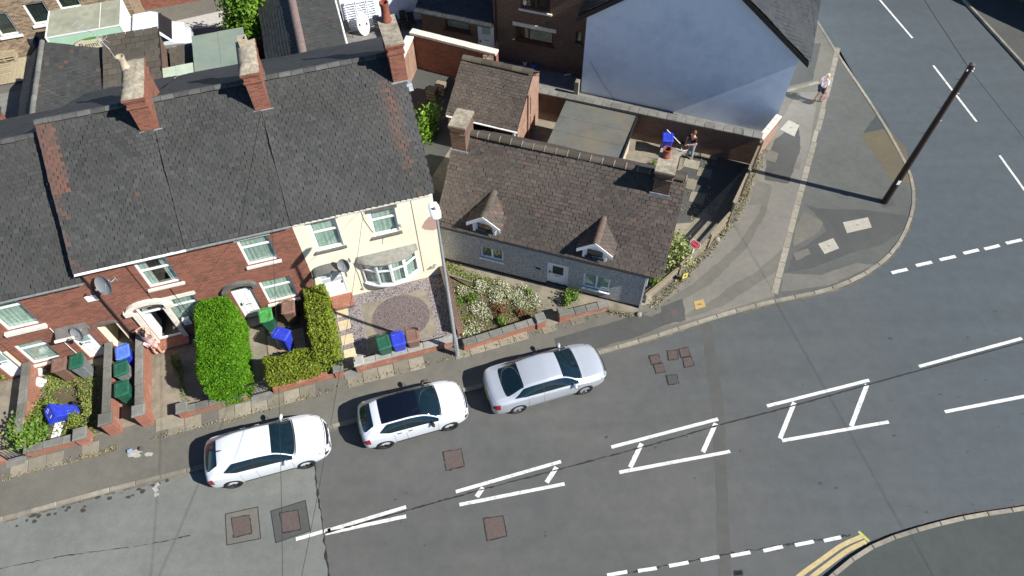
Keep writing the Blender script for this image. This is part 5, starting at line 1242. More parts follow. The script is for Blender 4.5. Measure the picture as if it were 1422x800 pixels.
# cab, rounded
mb = MB(); prof = [(1.85, .5), (1.85, 1.95), (2.0, 2.2), (2.9, 2.22), (3.25, 2.1), (3.75, 1.45), (4.35, 1.22), (4.55, .9), (4.6, .5)]; n = len(prof)
for s in range(1):
    v = [];
    for y, k in ((-1.0, 0), (-.92, 1), (.92, 1), (1.0, 0)):
        for (a, b) in prof: v.append((a, y, b - (0 if k else .06)))
    f = []
    for r in range(3):
        for i in range(n - 1): f.append((r * n + i, r * n + i + 1, (r + 1) * n + i + 1, (r + 1) * n + i)[::-1])
    f += [tuple(range(n)), tuple(range(4 * n - 1, 3 * n - 1, -1))]; mb.add(v, f)
obj('cab', mb, CAR_W, lorry, smooth=True, sharp=35)
mb = MB(); mb.add([(3.28, -.85, 2.08), (3.28, .85, 2.08), (3.76, .92, 1.47), (3.76, -.92, 1.47)], [(3, 2, 1, 0)]); mb.v = [(p[0] + .02, p[1], p[2] + .02) for p in mb.v]; obj('windscreen', mb, CAR_G, lorry)
mb = MB(); mb.add([(2.4, -1.012, 2.05), (3.2, -1.012, 2.02), (3.62, -1.012, 1.5), (2.4, -1.012, 1.45)], [(3, 2, 1, 0)]); obj('side_window', mb, CAR_G, lorry)
for x in (-1.2, 3.55):
    for s in (-1, 1):
        M = Matrix.Translation((x, s * .9, .42)) @ Matrix.Rotation(math.pi / 2, 4, 'X'); obj('wheel', MB().lathe([(.05, -.1), (.26, -.1), (.4, -.08), (.42, 0), (.4, .08), (.26, .1), (.05, .1)], 18, M), TYRE, lorry, smooth=True, sharp=40)
for s in (-1, 1): obj('mirror', MB().cbox((3.3, s * 1.15, 1.7), (.08, .18, .3), bev=.02), BLACK, lorry)
# ---- buff brick building behind the lorry
bf = thing('buff_brick_house', 'mottled buff brick back wall with white framed windows, top left', 'house', T.wor(-16, 22.3, 0), T.a); loc = (16, -22.3, 0); yb = 22.3
W_ = [T.rect(yb, (-8, 22), (6, 14), (23, 45), (0, 55)), T.rect(yb, (36, 6), (56, 1), (69, 30), (55, 36)), T.rect(yb, (82, -4), (98, -8), (110, 10), (92, 14))]
W_ = [(min(a, b - .9), max(a + .9, b), c, max(d, c + 1.2)) for a, b, c, d in W_]
mb = MB(); facade(mb, -23, -12.7, -.1, 5.6, W_, yb, .14); mb.box(-23, -12.7, 24, 24.1, 0, 5.5); mb.add([(-12.7, yb, -.1), (-12.7, 28, -.1), (-12.7, 28, 5.6), (-12.7, yb, 5.6)], [(0, 1, 2, 3)]); obj('wall', mb, BRICK_Y, bf, loc=loc)
for r in W_: window(bf, loc, r, yb, frame=WHITE, sill=WHITE, lintel=None, cur=ROOM_DARK, glassm=GLASS_G, t=.1, sill_h=.12)
roof_plane(bf, loc, (-23.2, yb - .3, 5.6), (1, 0, 0), (0, 4, 2.5), 10.6, 4.7, .3, .25, SLATE, 'roof_slate', 0, None)
# red brick wall beyond the cab
wall_run('alley_brick_wall', 'long red brick wall along the back alley beyond the lorry cab', 'wall', T.wor(-13.4, 24.85), T.wor(2, 24.95), 2.6, BRICK, .3, cope=COPE, cope_l=.6)
struct('gravel_strip', poly([tuple(T.wor(*p)[:2]) for p in ((-10.9, 23.0), (-7.2, 23.3), (-6.2, 23.0), (-6.4, 21.4), (-10.3, 21.9))], .107), GRAVEL_W)
# pallets stacked at the far left
for k, (u, v, rz, n, lb) in enumerate(((8, 78, .05, 3, 'stack of pale wooden pallets nearest the left edge'), (18, 62, -.1, 2, 'shorter pallet stack leaning by the buff brick wall'), (-2, 96, .1, 1, 'single pallet lying below the stacks'))):
    p = G(u, v, .3); t = thing('pallet', lb, 'pallet', (p.x, p.y, .1), T.a + rz, 'pallets at the left edge')
    for l in range(n):
        z = .15 * l
        for i in range(6): obj('plank', MB().cbox((0, -.5 + .2 * i, z + .135), (1.2, .15, .02), rz=random.gauss(0, .01)), PALLET, t)
        for i in range(3): obj('bearer', MB().cbox((-.53 + .53 * i, 0, z + .07), (.09, 1.1, .1)), PALLET, t)
# ---- white courtyard with black chairs
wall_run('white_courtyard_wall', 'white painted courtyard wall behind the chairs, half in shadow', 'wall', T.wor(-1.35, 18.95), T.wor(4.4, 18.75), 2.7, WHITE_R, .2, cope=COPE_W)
for k in range(3):
    t = thing('white_shutter', 'white louvred panel leaning on the courtyard wall, %s' % ('nearest the gutter', 'middle of three', 'rightmost of three')[k], 'panel', T.wor(-.85 + .62 * k, 18.72 - .03 * k, .12), T.a, 'white panels in the courtyard')
    mb = MB(); bars(mb, -.28, .28, 0, 1.9, .05, -.03, .02); obj('frame', mb, WHITE, t)
    for i in range(12): obj('slat', MB().cbox((0, -.005, .13 + .15 * i), (.46, .05, .012), rx=.6), WHITE, t)
def chair(label, loc, rz):
    t = thing('plastic_chair', label, 'chair', loc, rz, 'black chairs in the courtyard')
    mb = MB(); mb.cbox((0, 0, .43), (.44, .42, .03), bev=.01); obj('seat', mb, BLACK, t)
    mb = MB(); n = 8; v = []; f = []
    for j in range(3):
        for i in range(n + 1):
            a = -.9 + 1.8 * i / n; zt = .45 + (.36 + .06 * math.cos(a)) * j / 2; v.append((math.sin(a) * .25, .19 + .06 * math.cos(a) * .4 + .05 * j, zt))
    for j in range(2):
        for i in range(n): k = j * (n + 1) + i; f.append((k, k + 1, k + n + 2, k + n + 1))
    mb.add(v, f); b_ = len(v); mb.add([(p[0], p[1] + .02, p[2]) for p in v], [q[::-1] for q in f]); obj('backrest', mb, BLACK, t, smooth=True)
    for x in (-.18, .18):
        for y in (-.17, .17): obj('leg', MB().tube([(x, y, .42), (x * 1.15, y * 1.2, 0)], .015, 6), BLACK, t)
    return t
cpx = [((483, 45), 'black chair nearest the white gutter pipe'), ((526, 38), 'black chair partly behind the end chimney'), ((548, 30), 'black chair just right of the chimney pot'), ((560, 31), 'middle one of the three chairs right of the chimney'), ((572, 33), 'black wire-backed chair at the right end of the row')]
for (u, v), lb in cpx: p = G(u, v, .4); chair(lb, (p.x, p.y, .105), T.a + random.uniform(-.3, .3))
t = thing('oval_board', 'white oval board standing on edge in the courtyard', 'board', tuple(G(508, 50, .1)[:2]) + (.105,), T.a)
mb = MB(); n = 28; pts = [(.36 * math.cos(2 * math.pi * k / n), .72 + .70 * math.sin(2 * math.pi * k / n)) for k in range(n)]
v = [(a, -.02 + b * .12, b) for a, b in pts] + [(a, .03 + b * .12, b) for a, b in pts]; mb.add(v, [tuple(range(n)), tuple(range(2 * n - 1, n - 1, -1))] + [(i, n + i, n + (i + 1) % n, (i + 1) % n) for i in range(n)]); obj('top', mb, WHITE, t)
for s in (-.2, .2): obj('handle_slot', MB().cbox((s, -.03 + .72 * .12, .72), (.06, .012, .16)), BLACK, t)

# ---- clutter in the rear yards
dk = thing('timber_deck', 'small plank deck beside the pallets at the left edge', 'deck', tuple(G(20, 100, .1)[:2]) + (.105,), T.a)
for i in range(9): obj('plank', MB().cbox((-.9 + .2 * i, 0, .09), (.185, 2.2, .03), rnd=i / 9), PALLET, dk)
obj('joist', MB().box(-1, .9, -.9, -.8, 0, .074).box(-1, .9, .8, .9, 0, .074), WOOD_D, dk)
for (u, v, r, h_, mt, lb) in ((52, 62, .32, .95, plain('dark_blue_plastic', (.02, .04, .08), .4), 'dark blue water barrel beside the lorry'), (40, 50, .2, .45, TERRA, 'terracotta planter by the buff brick wall')):
    q = G(u, v, .5); mb = MB(); mb.lathe([(r * .85, 0), (r, h_ * .3), (r, h_ * .7), (r * .88, h_), (r * .8, h_), (r * .8, h_ - .08), (.001, h_ - .08)], 18); tag(obj('garden_barrel', mb, mt, loc=(q.x, q.y, .105), smooth=True, sharp=40), lb, 'barrel')
shed('lean_to_shed', 'small grey felt lean-to between the far left wings', -18.15, -17.5, 10.2, 13.5, 2.2, FELT, .1, BRICK_D)
shed('lean_to_shed', 'narrow dull roof strip beside the slate shed', -10.65, -9.4, 15.4, 17.3, 1.9, SLATE_Y, .25, BRICK_D, (.4, .35, 20))
for k, (u, v, lb) in enumerate(((243, 70, 'upper'), (236, 78, 'lower'))):
    q = G(u, v, 1.4); t = thing('plant_pot', 'dark plant pot in the yard by the pale roof, %s one' % lb, 'pot', (q.x, q.y, .105), 0, 'pots in the rear yard'); obj('pot', MB().lathe([(.12, 0), (.18, .3), (.16, .3), (.11, .05), (.001, .05)], 14), TERRA_D, t)
# ================================================================== FRONT GARDENS
def tpoly(name, pts, mat, z, kind=True, parent=None):
    o = obj(name, poly([tuple(T.wor(*p)[:2]) for p in pts], z), mat, parent)
    if kind and not parent: o['kind'] = 'structure'
    return o
FY = -3.62     # line of the front garden walls
tpoly('front_gardens', [(-22, FY + .1), (.1, FY + .1), (.1, .02), (-22, .02)], CONC, .112)
tpoly('garden_soil', [(-16.4, FY + .15), (-14.0, FY + .15), (-14.0, -.4), (-16.4, -.4)], EARTH, .118)
tpoly('garden_soil', [(-7.85, FY + .15), (-5.0, FY + .15), (-5.0, -.05), (-7.85, -.05)], EARTH, .118)
tpoly('gravel_bed', [(-7.8, -2.9), (-6.3, -2.9), (-6.3, -1.0), (-7.8, -1.0)], GRAVEL_B, .124)
tpoly('shaded_path', [(-12.25, FY + .1), (-9.9, FY + .1), (-9.9, -.02), (-12.25, -.02)], CONC, .116)
# cream house garden: plum slate chippings, square of flags with a gravel circle, stepping flags
gv = tpoly('slate_chippings', [(-5.0, FY + .1), (-.1, FY + .1), (-.1, -.01), (-5.0, -.01)], GRAVEL_P, .12)
sq = tpoly('flagged_square', [(-3.85, -3.0), (-1.0, -3.0), (-.92, -.58), (-3.75, -.58)], CONC, .124, parent=gv)
cc = [(-2.28 + 1.22 * math.cos(2 * math.pi * k / 40), -1.72 + 1.12 * math.sin(2 * math.pi * k / 40)) for k in range(40)]
tpoly('gravel_circle', cc, GRAVEL_PD, .130, parent=gv)
fl_var = []
for k in range(3): q = MB(); q.cbox((0, 0, .13), (.5, .46, .03), rnd=k / 2, bev=.01); fl_var.append(q.mesh('stepping_flag', SLAB_P))
for i, (u, v) in enumerate(((478, 451), (482, 471), (486, 491))):
    p = G(u, v, .14); put('stepping_flag', fl_var[i % 3], gv, (p.x, p.y, 0), T.a + random.gauss(0, .02))
p = G(475, 433, .14); put('stepping_flag', fl_var[1], gv, (p.x, p.y, 0), T.a)
def pebbles(name, region, n, mats, parent=None, z=.13, smin=.02, smax=.05, label=None, excl=None):
    mb = MB()
    (xa, xb, ya, yb) = region
    for _ in range(n):
        x, y = random.uniform(xa, xb), random.uniform(ya, yb)
        if excl and excl(x, y): continue
        w_ = T.wor(x, y, z); s = random.uniform(smin, smax); a = random.uniform(0, 6.3)
        M = Matrix.Translation(w_) @ Matrix.Rotation(a, 4, 'Z') @ Matrix.Rotation(random.uniform(-.5, .5), 4, 'X')
        v = [M @ Vector(p) for p in ((-s, -s * .6, 0), (s, -s * .7, 0), (s * .9, s * .6, 0), (-s * .8, s * .7, 0), (-s * .5, -s * .3, s * .6), (s * .6, -s * .3, s * .5), (s * .4, s * .4, s * .55), (-s * .5, s * .3, s * .5))]
        mb.add(v, [(4, 5, 6, 7), (0, 1, 5, 4), (1, 2, 6, 5), (2, 3, 7, 6), (3, 0, 4, 7)])
    o = obj(name, mb, mats, parent, kind='stuff'); return o
CHIP = slate('chipping_stone', (.05, .04, .043), (.34, .31, .30), (.4, .38, .36), (.2, .1, .1), .8)
insq = lambda x, y: -3.85 < x < -1.0 and -3.0 < y < -.58
o = pebbles('slate_chips', (-4.55, -.15, FY + .25, -.05), 3600, CHIP, gv, .122, .015, .035, excl=insq)
incirc = lambda x, y: ((x + 2.28) / 1.2) ** 2 + ((y + 1.72) / 1.1) ** 2 > 1
CHIP2 = slate('chipping_plum', (.07, .054, .055), (.21, .175, .165), (.3, .28, .27), (.2, .1, .1), .8)
pebbles('plum_chips', (-3.5, -1.05, -2.85, -.6), 2600, CHIP2, gv, .131, .012, .026, excl=incirc)
# garden walls
def tw(x, y): return T.wor(x, y)
GWL = 'front garden walls'
def gwall(lab, xa, ya, xb, yb, h=.55, **k): return wall_run('garden_wall', lab, 'wall', tw(xa, ya), tw(xb, yb), h, BRICK_W, .22, cope=k.pop('cope', COPE), cope_w=.30, cope_h=.08, cope_l=k.pop('cl', .46), group=GWL, **k)
gwall('brick wall with big pale grey coping before the cream house', -4.3, FY, -.4, FY, .5, cl=.68, cope=mottled('coping_pale', (.36, .355, .32), (.28, .275, .25), None, 5, 60, rndamt=.12), pier_a=(.34, .62))
gwall('low red brick wall under the clipped yellow-green hedge', -7.75, FY, -5.15, FY, .36, pier_b=(.34, .55), cope=None)
gwall('brick wall at the foot of the tall green hedge', -11.1, FY, -8.75, FY, .40, pier_a=(.36, .58))
gwall('leftmost full front wall with leafy shrub behind', -16.8, FY, -14.75, FY, .46, pier_b=(.42, .62), cl=.7)
gwall('front wall stub at the left picture edge', -20.5, FY, -17.6, FY, .46)
gwall('grey capped side wall right of the bin passage', -12.5, FY + .1, -12.5, -.05, .95, pier_a=(.40, 1.0), cl=.6)
gwall('grey capped side wall left of the bin passage', -13.68, FY + .1, -13.68, -.05, .95, pier_a=(.42, 1.0), cl=.6)
gwall('side wall between the two leftmost gardens', -16.75, FY + .5, -16.75, -.05, .95, cl=.6)
gwall('low brick wall at the right side of the cream garden', -.1, FY + .3, -.02, -.02, .62, cl=.24, cope=BRICK_D)
# gate posts/gates
def gate(label, x0, x1, y, h=.95, mat=BLACK):
    t = thing('iron_gate', label, 'gate', T.wor(x0, y, .12), T.a, 'low iron gates'); L = x1 - x0
    mb = MB(); mb.box(0, L, -.015, .015, .06, .1); mb.box(0, L, -.015, .015, h - .12, h - .08); mb.box(0, .03, -.018, .018, 0, h); mb.box(L - .03, L, -.018, .018, 0, h); obj('frame', mb, mat, t)
    n = int(L / .11)
    for i in range(1, n): obj('bar', MB().tube([(L * i / n, 0, .1), (L * i / n, 0, h - .02)], .009, 5), mat, t)
gate('black barred gate beside the tall green hedge', -8.62, -7.86, FY); gate('black barred gate to the stepping flags', -4.98, -4.42, FY); gate('barred gate at the left picture edge', -17.55, -16.95, FY)
# gate thresholds: dark pavers
for xa, xb in ((-8.65, -7.85), (-5.0, -4.4), (-17.6, -16.9)):
    for i in range(4): obj('threshold_paver', MB().cbox((0, 0, .118), (xb - xa, .14, .02), rnd=i / 4, bev=.005), CONC_G, pave, loc=tuple(T.wor((xa + xb) / 2, FY - .25 + .15 * i)[:2]) + (0,), rz=T.a)
p = T.wor(-12.0, FY - .1); obj('threshold_slab', MB().cbox((0, 0, .115), (1.0, .55, .03), bev=.01), SLAB, pave, loc=(p.x + .25, p.y, 0), rz=T.a)

# cottage garden: walls, path, soil
cw = [(G(645, 488, .1)), (G(751, 455, .1)), (G(782, 446, .1)), (G(846, 431, .1))]
up = T.ey * .13
wall_run('garden_wall', 'brick wall with grey coping before the white flower bed', 'wall', cw[0] + up, cw[1] + up, .5, BRICK_W, .22, cope=COPE, cope_w=.32, cope_h=.08, cope_l=.58, group=GWL, pier_b=(.36, .62))
wall_run('garden_wall', 'short brick wall right of the cottage gateway', 'wall', cw[2] + up, cw[3] + up, .42, BRICK_W, .22, cope=COPE, cope_w=.32, cope_h=.08, cope_l=.5, group=GWL, pier_a=(.34, .6))
bd = [K.loc(p) for p in cw]
struct('cottage_garden', poly([tuple(p[:2]) for p in (cw[0] + up, cw[1] + up, K.wor(4.3, -.95), K.wor(.1, -.75), T.wor(.1, -.1), T.wor(.1, -3.4))], .12), EARTH)
struct('cottage_path', poly([tuple(p[:2]) for p in (K.wor(-.2, 0), K.wor(KX, 0), K.wor(KX, -.3), cw[3], cw[2], K.wor(5.6, -1.9), cw[1], K.wor(4.5, -.95), K.wor(-.1, -.75))], .124), CONC)
for i in range(12): obj('path_edging', MB().cbox((0, 0, .14), (.36, .06, .08), rnd=random.random()), CONC_G, pave, loc=tuple(K.wor(.25 + .37 * i, -.78 - .018 * i)[:2]) + (0,), rz=K.a - .05)

# ================================================================== LEAVES
def leaves(name, pts, nrm, size, mat, parent, red=None, asp=1.6, kind=None, jitter=.8, up=0., spiky=.45):
    """one small folded leaf per point (np arrays of position and outward direction)"""
    n = len(pts); P_ = np.asarray(pts, float); D = np.asarray(nrm, float)
    D = D + rng.normal(0, jitter, D.shape); D[:, 2] += up; D /= np.linalg.norm(D, axis=1)[:, None] + 1e-9
    r = rng.normal(0, 1, D.shape); U_ = np.cross(D, r); U_ /= np.linalg.norm(U_, axis=1)[:, None] + 1e-9
    V_ = np.cross(D, U_); sw = rng.random(n) < spiky; V_[sw], D[sw] = D[sw].copy(), V_[sw].copy(); s = size * rng.uniform(.6, 1.35, n)[:, None]
    a = P_ - V_ * s * asp / 2; b = P_ + U_ * s / 2 + D * s * .12; c = P_ + V_ * s * asp / 2; d = P_ - U_ * s / 2 + D * s * .12
    v = np.stack([a, b, c, d], 1).reshape(-1, 3)
    me = bpy.data.meshes.new(name); me.vertices.add(4 * n); me.loops.add(4 * n); me.polygons.add(n)
    me.vertices.foreach_set('co', v.ravel()); me.loops.foreach_set('vertex_index', np.arange(4 * n)); me.polygons.foreach_set('loop_start', np.arange(0, 4 * n, 4)); me.polygons.foreach_set('loop_total', np.full(n, 4))
    at = me.attributes.new('rnd', 'FLOAT', 'FACE'); at.data.foreach_set('value', np.clip(rng.normal(.5, .25, n), 0, 1))
    at = me.attributes.new('red', 'FLOAT', 'FACE'); at.data.foreach_set('value', np.zeros(n) if red is None else np.asarray(red, float))
    me.materials.append(mat); me.update(); me.validate()
    o = put(name, me, parent)
    if kind: o['kind'] = kind
    return o
def lump(x, y, z, f=1.):
    return (np.sin(x * 5.1 * f + 1) * np.sin(y * 4.3 * f + 2) * np.sin(z * 4.7 * f) + .5 * np.sin(x * 11 * f) * np.sin(y * 9.7 * f + 1) * np.sin(z * 10 * f + 2))
def box_hedge(label, a, b, width, h, n, mat, size, frame=T, name='hedge', round_=.25, depth=.22, upd=0., taper=.12, core=None, redp=.12, jitter=.8, spiky=.5):
    """clipped hedge between two frame points: dark twiggy core + leaves through its outer layer"""
    A_, B_ = frame.wor(*a), frame.wor(*b); d = B_ - A_; L = d.length; rz = math.atan2(d.y, d.x)
    t = thing(name, label, 'hedge', (A_.x, A_.y, .1), rz)
    # sample on the box surface, exponentially weighted inward
    ar = np.array([L * width, 2 * L * h, 2 * width * h]); k = rng.choice(3, n, p=ar / ar.sum())
    x = rng.uniform(0, L, n); y = rng.uniform(-.5, .5, n) * width; z = rng.uniform(0, h, n); nr = np.zeros((n, 3))
    s = rng.choice([-1, 1], n)
    m0 = k == 0; z[m0] = h; nr[m0, 2] = 1
    m1 = k == 1; y[m1] = s[m1] * width / 2; nr[m1, 1] = s[m1]
    m2 = k == 2; x[m2] = np.where(s[m2] > 0, L, 0); nr[m2, 0] = s[m2]
    # rounding of edges
    cx = np.clip(x, round_, L - round_); cy = np.clip(y, -(width / 2 - round_), width / 2 - round_); cz = np.minimum(z, h - round_)
    v = np.stack([x - cx, y - cy, z - cz], 1); ln = np.linalg.norm(v, axis=1)[:, None]; v2 = np.where(ln > 1e-6, v / (ln + 1e-9), nr)
    p = np.stack([cx, cy, cz], 1) + v2 * round_
    dpt = rng.exponential(depth * .4, n)[:, None]; p = p - v2 * np.minimum(dpt, depth * 2) + v2 * (lump(p[:, 0], p[:, 1], p[:, 2]) * .07)[:, None] + v2 * (rng.random((n, 1)) < .05) * rng.uniform(0, .08, (n, 1))
    p[:, 1] *= 1 - taper * p[:, 2] / h; p[:, 2] = np.maximum(p[:, 2], .02)
    red = np.where(rng.random(n) < redp, rng.uniform(.4, 1, n), 0)
    leaves('foliage', p, v2, size, mat, t, red, upd and 2.6 or 1.6, jitter=jitter, up=upd, spiky=spiky)
    mb = MB(); 
    mb.box(round_ * .8, L - round_ * .8, -width / 2 + .2, width / 2 - .2, 0, h - .22); obj('twig_core', mb, core or WOOD_D, t)
    return t
box_hedge('tall bright green conifer hedge in front of the brick house', (-9.28, -3.75), (-9.28, .1), 1.6, 2.2, 78000, HEDGE, .034, round_=.42, upd=.5, taper=.1, redp=.22, jitter=.35, spiky=.9, depth=.30)
# clipped L hedge of the brick house: two lengths
box_hedge('clipped yellow-green hedge along the side of the small garden', (-5.45, -3.55), (-5.45, .3), 1.05, 1.35, 16000, PRIVET, .052, round_=.2)
box_hedge('clipped yellow-green hedge along the front of the small garden', (-7.85, -3.15), (-5.8, -3.15), 1.05, 1.12, 12000, PRIVET, .052, round_=.2)
def clump(name, label, c, rx, ry, h, n, mat, size, cat='plant', redp=.1, stem=True, group=None, jitter=.9, asp=1.7):
    """loose plant: leaves through an uneven dome on stems"""
    t = thing(name, label, cat, (c[0], c[1], c[2]), random.uniform(0, 6), group)
    k = max(3, int(n / 90)); cen = np.stack([rng.normal(0, rx * .42, k), rng.normal(0, ry * .42, k), np.abs(rng.normal(.5, .25, k)) * h], 1)
    i = rng.integers(0, k, n); sc = np.array([rx, ry, h]) * .3
    p = cen[i] + rng.normal(0, 1, (n, 3)) * sc; p[:, 2] = np.abs(p[:, 2]) + .01; p[:, 2] = np.minimum(p[:, 2], h * 1.25)
    d = p - np.array([0, 0, -h * .3]); d /= np.linalg.norm(d, axis=1)[:, None]
    red = np.where(rng.random(n) < redp, 1., 0); leaves('foliage', p, d, size, mat, t, red, asp, jitter=jitter)
    if stem:
        mb = MB()
        for j in range(min(k, 9)): mb.tube([(cen[j][0] * .2, cen[j][1] * .2, 0), (cen[j][0] * .7, cen[j][1] * .7, cen[j][2] * .6), tuple(cen[j])], [.018, .012, .006], 5)
        obj('stem', mb, BARK, t)
    return t
gz = .12
def cp(u, v, z=.12): p = G(u, v, z); return (p.x, p.y, gz)
clump('leafy_shrub', 'leafy green shrub spilling over the leftmost front wall', cp(45, 607), .7, .5, .75, 2600, SHRUB, .085, 'shrub')
clump('leafy_shrub', 'pale yellow-green weedy bush around the toppled blue bin', cp(62, 572), .55, .7, .35, 1500, WEED, .06, 'shrub', .2)
clump('flowering_weed', 'yellow flowering weed beside the white board', cp(108, 590), .32, .38, .45, 700, SHRUB, .05, 'plant', .55)
clump('flowering_weed', 'weeds along the passage wall of the left garden', cp(122, 560), .2, .7, .3, 700, WEED, .05, 'plant', .3)
clump('leafy_shrub', 'dark green bush at the left picture edge', cp(-6, 525), .4, .5, .6, 900, SHRUB, .07, 'shrub')
clump('garden_weed', 'weeds behind the brown and grey bins', cp(75, 535), .5, .3, .25, 600, WEED, .05, 'plant', .3)
clump('hedge_vine', 'dark ivy growing up beside the cream house door', cp(430, 413), .35, .25, .9, 900, SHRUB, .06, 'plant', .05)
clump('potted_shrub', 'small round bush at the foot of the bow window', cp(550, 393), .16, .16, .3, 260, SHRUB, .045, 'plant', .0)
clump('path_weed', 'moss and weeds between the shaded path and hedge', cp(248, 520), .15, 1.1, .2, 500, SHRUB, .045, 'plant', .0)
clump('cottage_shrub', 'bright green shrub beside the cottage door', cp(790, 417), .32, .25, .5, 700, SHRUB, .06, 'plant', .2)
clump('alley_shrub', 'green shrub in the dark alley beside the end house', cp(593, 190), .45, .8, 1.3, 1500, TREE, .10, 'shrub', 0)
clump('yard_weed', 'weeds at the foot of the yard wall by the garage', cp(757, 157), .5, .2, .3, 300, SHRUB, .06, 'plant', .1)
clump('yard_weed', 'small weeds behind the garage near the blue bin', cp(893, 190), .4, .15, .25, 200, SHRUB, .05, 'plant', .1)
clump('yard_weed', 'weed tuft beside the right cottage chimney', cp(907, 229), .2, .15, .25, 160, SHRUB, .05, 'plant', .1)
clump('rear_shrub', 'green bush in the yard between the slate and green sheds', cp(243, 60), .45, .6, 1.1, 900, TREE, .09, 'shrub', 0)
# variegated hedge right of the cottage
pts = [G(930, 368, .5), G(955, 325, .5), G(985, 318, .5), G(975, 345, .5), G(945, 385, .5), G(915, 400, .5)]
vh = clump('variegated_shrub', 'pale variegated shrub between the cottage gable and the fence', tuple(G(930, 350, .3)[:2]) + (.12,), .72, .85, .75, 6500, VARIEG, .075, 'shrub', .12)
clump('garden_bush', 'darker green bush by the cottage corner and fence', tuple(G(908, 388, .3)[:2]) + (.12,), .3, .4, .6, 1000, SHRUB, .07, 'shrub', .1)
# cottage flower bed: drifts of white flowers, green and reddish plants
bed = [((668, 432), .35, .5), ((690, 410), .5, .35), ((715, 412), .5, .35), ((738, 418), .42, .32), ((652, 462), .3, .45), ((645, 405), .3, .3), ((668, 397), .45, .25), ((700, 400), .5, .25), ((722, 425), .4, .25)]
bl = ('left end', 'middle of the bed', 'behind the red heather', 'right end by the gateway', 'front left corner near the lamp post', 'back left corner', 'back edge by the path', 'back edge below the small window', 'right of the bare soil')
for ((u, v), rx, ry), l in zip(bed, bl): clump('white_flowers', 'drift of pale white flowers in the cottage bed, ' + l, cp(u, v), rx, ry, .16, int(1500 * rx * ry * 5), FLOWER, .05, 'flowers', .16, False, 'white flowers in the cottage bed', asp=1.2)
clump('heather', 'reddish brown heather in the middle of the cottage bed', cp(693, 432), .38, .3, .25, 900, REDPL, .045, 'plant', .15)
clump('heather', 'sparse reddish plant towards the right wall pier', cp(724, 437), .3, .2, .18, 380, REDPL, .04, 'plant', .1)
for (u, v), l in (((657, 415), 'upper left of the white flowers'), ((697, 450), 'just inside the front wall'), ((637, 420), 'against the left side wall'), ((634, 452), 'by the lamp post foot'), ((735, 408), 'among the rear white flowers')):
    clump('green_tuft', 'bright green tuft in the cottage bed, ' + l, cp(u, v), .22, .22, .28, 420, SHRUB, .05, 'plant', .1)
def scatter(name, label, pxs, n, mat, size, spread=.18, h=.1, redp=.2, cat='grass'):
    P_ = []
    for _ in range(n):
        i = random.randrange(len(pxs) - 1); f = random.random(); u = pxs[i][0] * (1 - f) + pxs[i + 1][0] * f; v = pxs[i][1] * (1 - f) + pxs[i + 1][1] * f
        p = G(u, v, .1); P_.append((p.x + random.gauss(0, spread), p.y + random.gauss(0, spread), .11 + abs(random.gauss(0, h * .5))))
    P_ = np.array(P_); o = leaves(name, P_, np.tile([0, 0, 1.], (n, 1)), size, mat, None, np.where(rng.random(n) < redp, 1., 0), 2.2, kind='stuff'); tag(o, label, cat); return o
scatter('fence_weeds', 'dry weeds and debris along the outer foot of the fence', [(905, 425), (945, 390), (990, 343), (1025, 297), (1042, 255), (1060, 205)], 900, DRYG, .05, .12)
scatter('wall_weeds', 'dry grass along the foot of the front garden walls', [(0, 668), (120, 635), (165, 622)], 330, DRYG, .035, .06)
scatter('wall_weeds', 'thin dry weeds along the foot of the garden walls further right', [(212, 610), (350, 575), (480, 536), (640, 495), (845, 433), (880, 440)], 700, DRYG, .035, .06)
scatter('path_grass', 'rough grass along the cottage path edge', [(618, 368), (650, 385), (690, 395)], 900, WEED, .045, .14)
scatter('garden_grass', 'rough yellow grass in the leftmost garden', [(60, 540), (90, 530), (128, 520), (125, 600), (80, 600)], 1600, WEED, .05, .2)
scatter('yard_grass', 'dry weeds in the paved cottage yard', [(985, 265), (965, 300), (940, 285), (1000, 200)], 300, DRYG, .04, .2)
scatter('bed_cover', 'dry low stems and fallen petals over the cottage bed', [(640, 400), (730, 415), (745, 432), (660, 470), (640, 440), (690, 425), (720, 430), (670, 450)], 2600, DRYG, .035, .2, .06, .45)
scatter('bed_cover', 'scrubby green ground cover over the cottage bed', [(640, 400), (700, 405), (735, 425), (660, 470), (640, 440), (690, 440)], 1500, WEED, .04, .2, .08, .2)
# ---- trees
def tree(label, base, h, r, n, mat=TREE, size=.13, trunk=.14):
    t = thing('tree', label, 'tree', (base[0], base[1], .1)); mb = MB(); tips = []
    mb.tube([(0, 0, 0), (.04, .02, h * .3), (.0, .05, h * .55), (.05, 0, h * .85)], [trunk, trunk * .8, trunk * .55, trunk * .2], 9)
    for k in range(14):
        a = random.uniform(0, 6.3); z = h * random.uniform(.3, .75); L = r * random.uniform(.6, 1.0); e = Vector((math.cos(a) * L, math.sin(a) * L, z + random.uniform(.1, .5) * r))
        m_ = Vector((e.x * .45, e.y * .45, z + .12 * r)); mb.tube([(0, 0, z - .1), m_, e], [trunk * .45, trunk * .25, trunk * .08], 6); tips += [e, m_]
    obj('trunk', mb, BARK, t, smooth=True)
    tips += [Vector((random.gauss(0, r * .35), random.gauss(0, r * .35), h * random.uniform(.6, 1.0))) for _ in range(14)]
    c = np.array([tuple(p) for p in tips]); i = rng.integers(0, len(c), n); p = c[i] + rng.normal(0, r * .2, (n, 3)); d = p - np.array([0, 0, h * .55]); d /= np.linalg.norm(d, axis=1)[:, None]
    leaves('crown', p, d, size, mat, t, None, 1.5); return t
pt = T.wor(-6.35, 19.0); tree('bushy green tree behind the terrace at the top', (pt.x, pt.y), 3.6, 1.35, 6500)
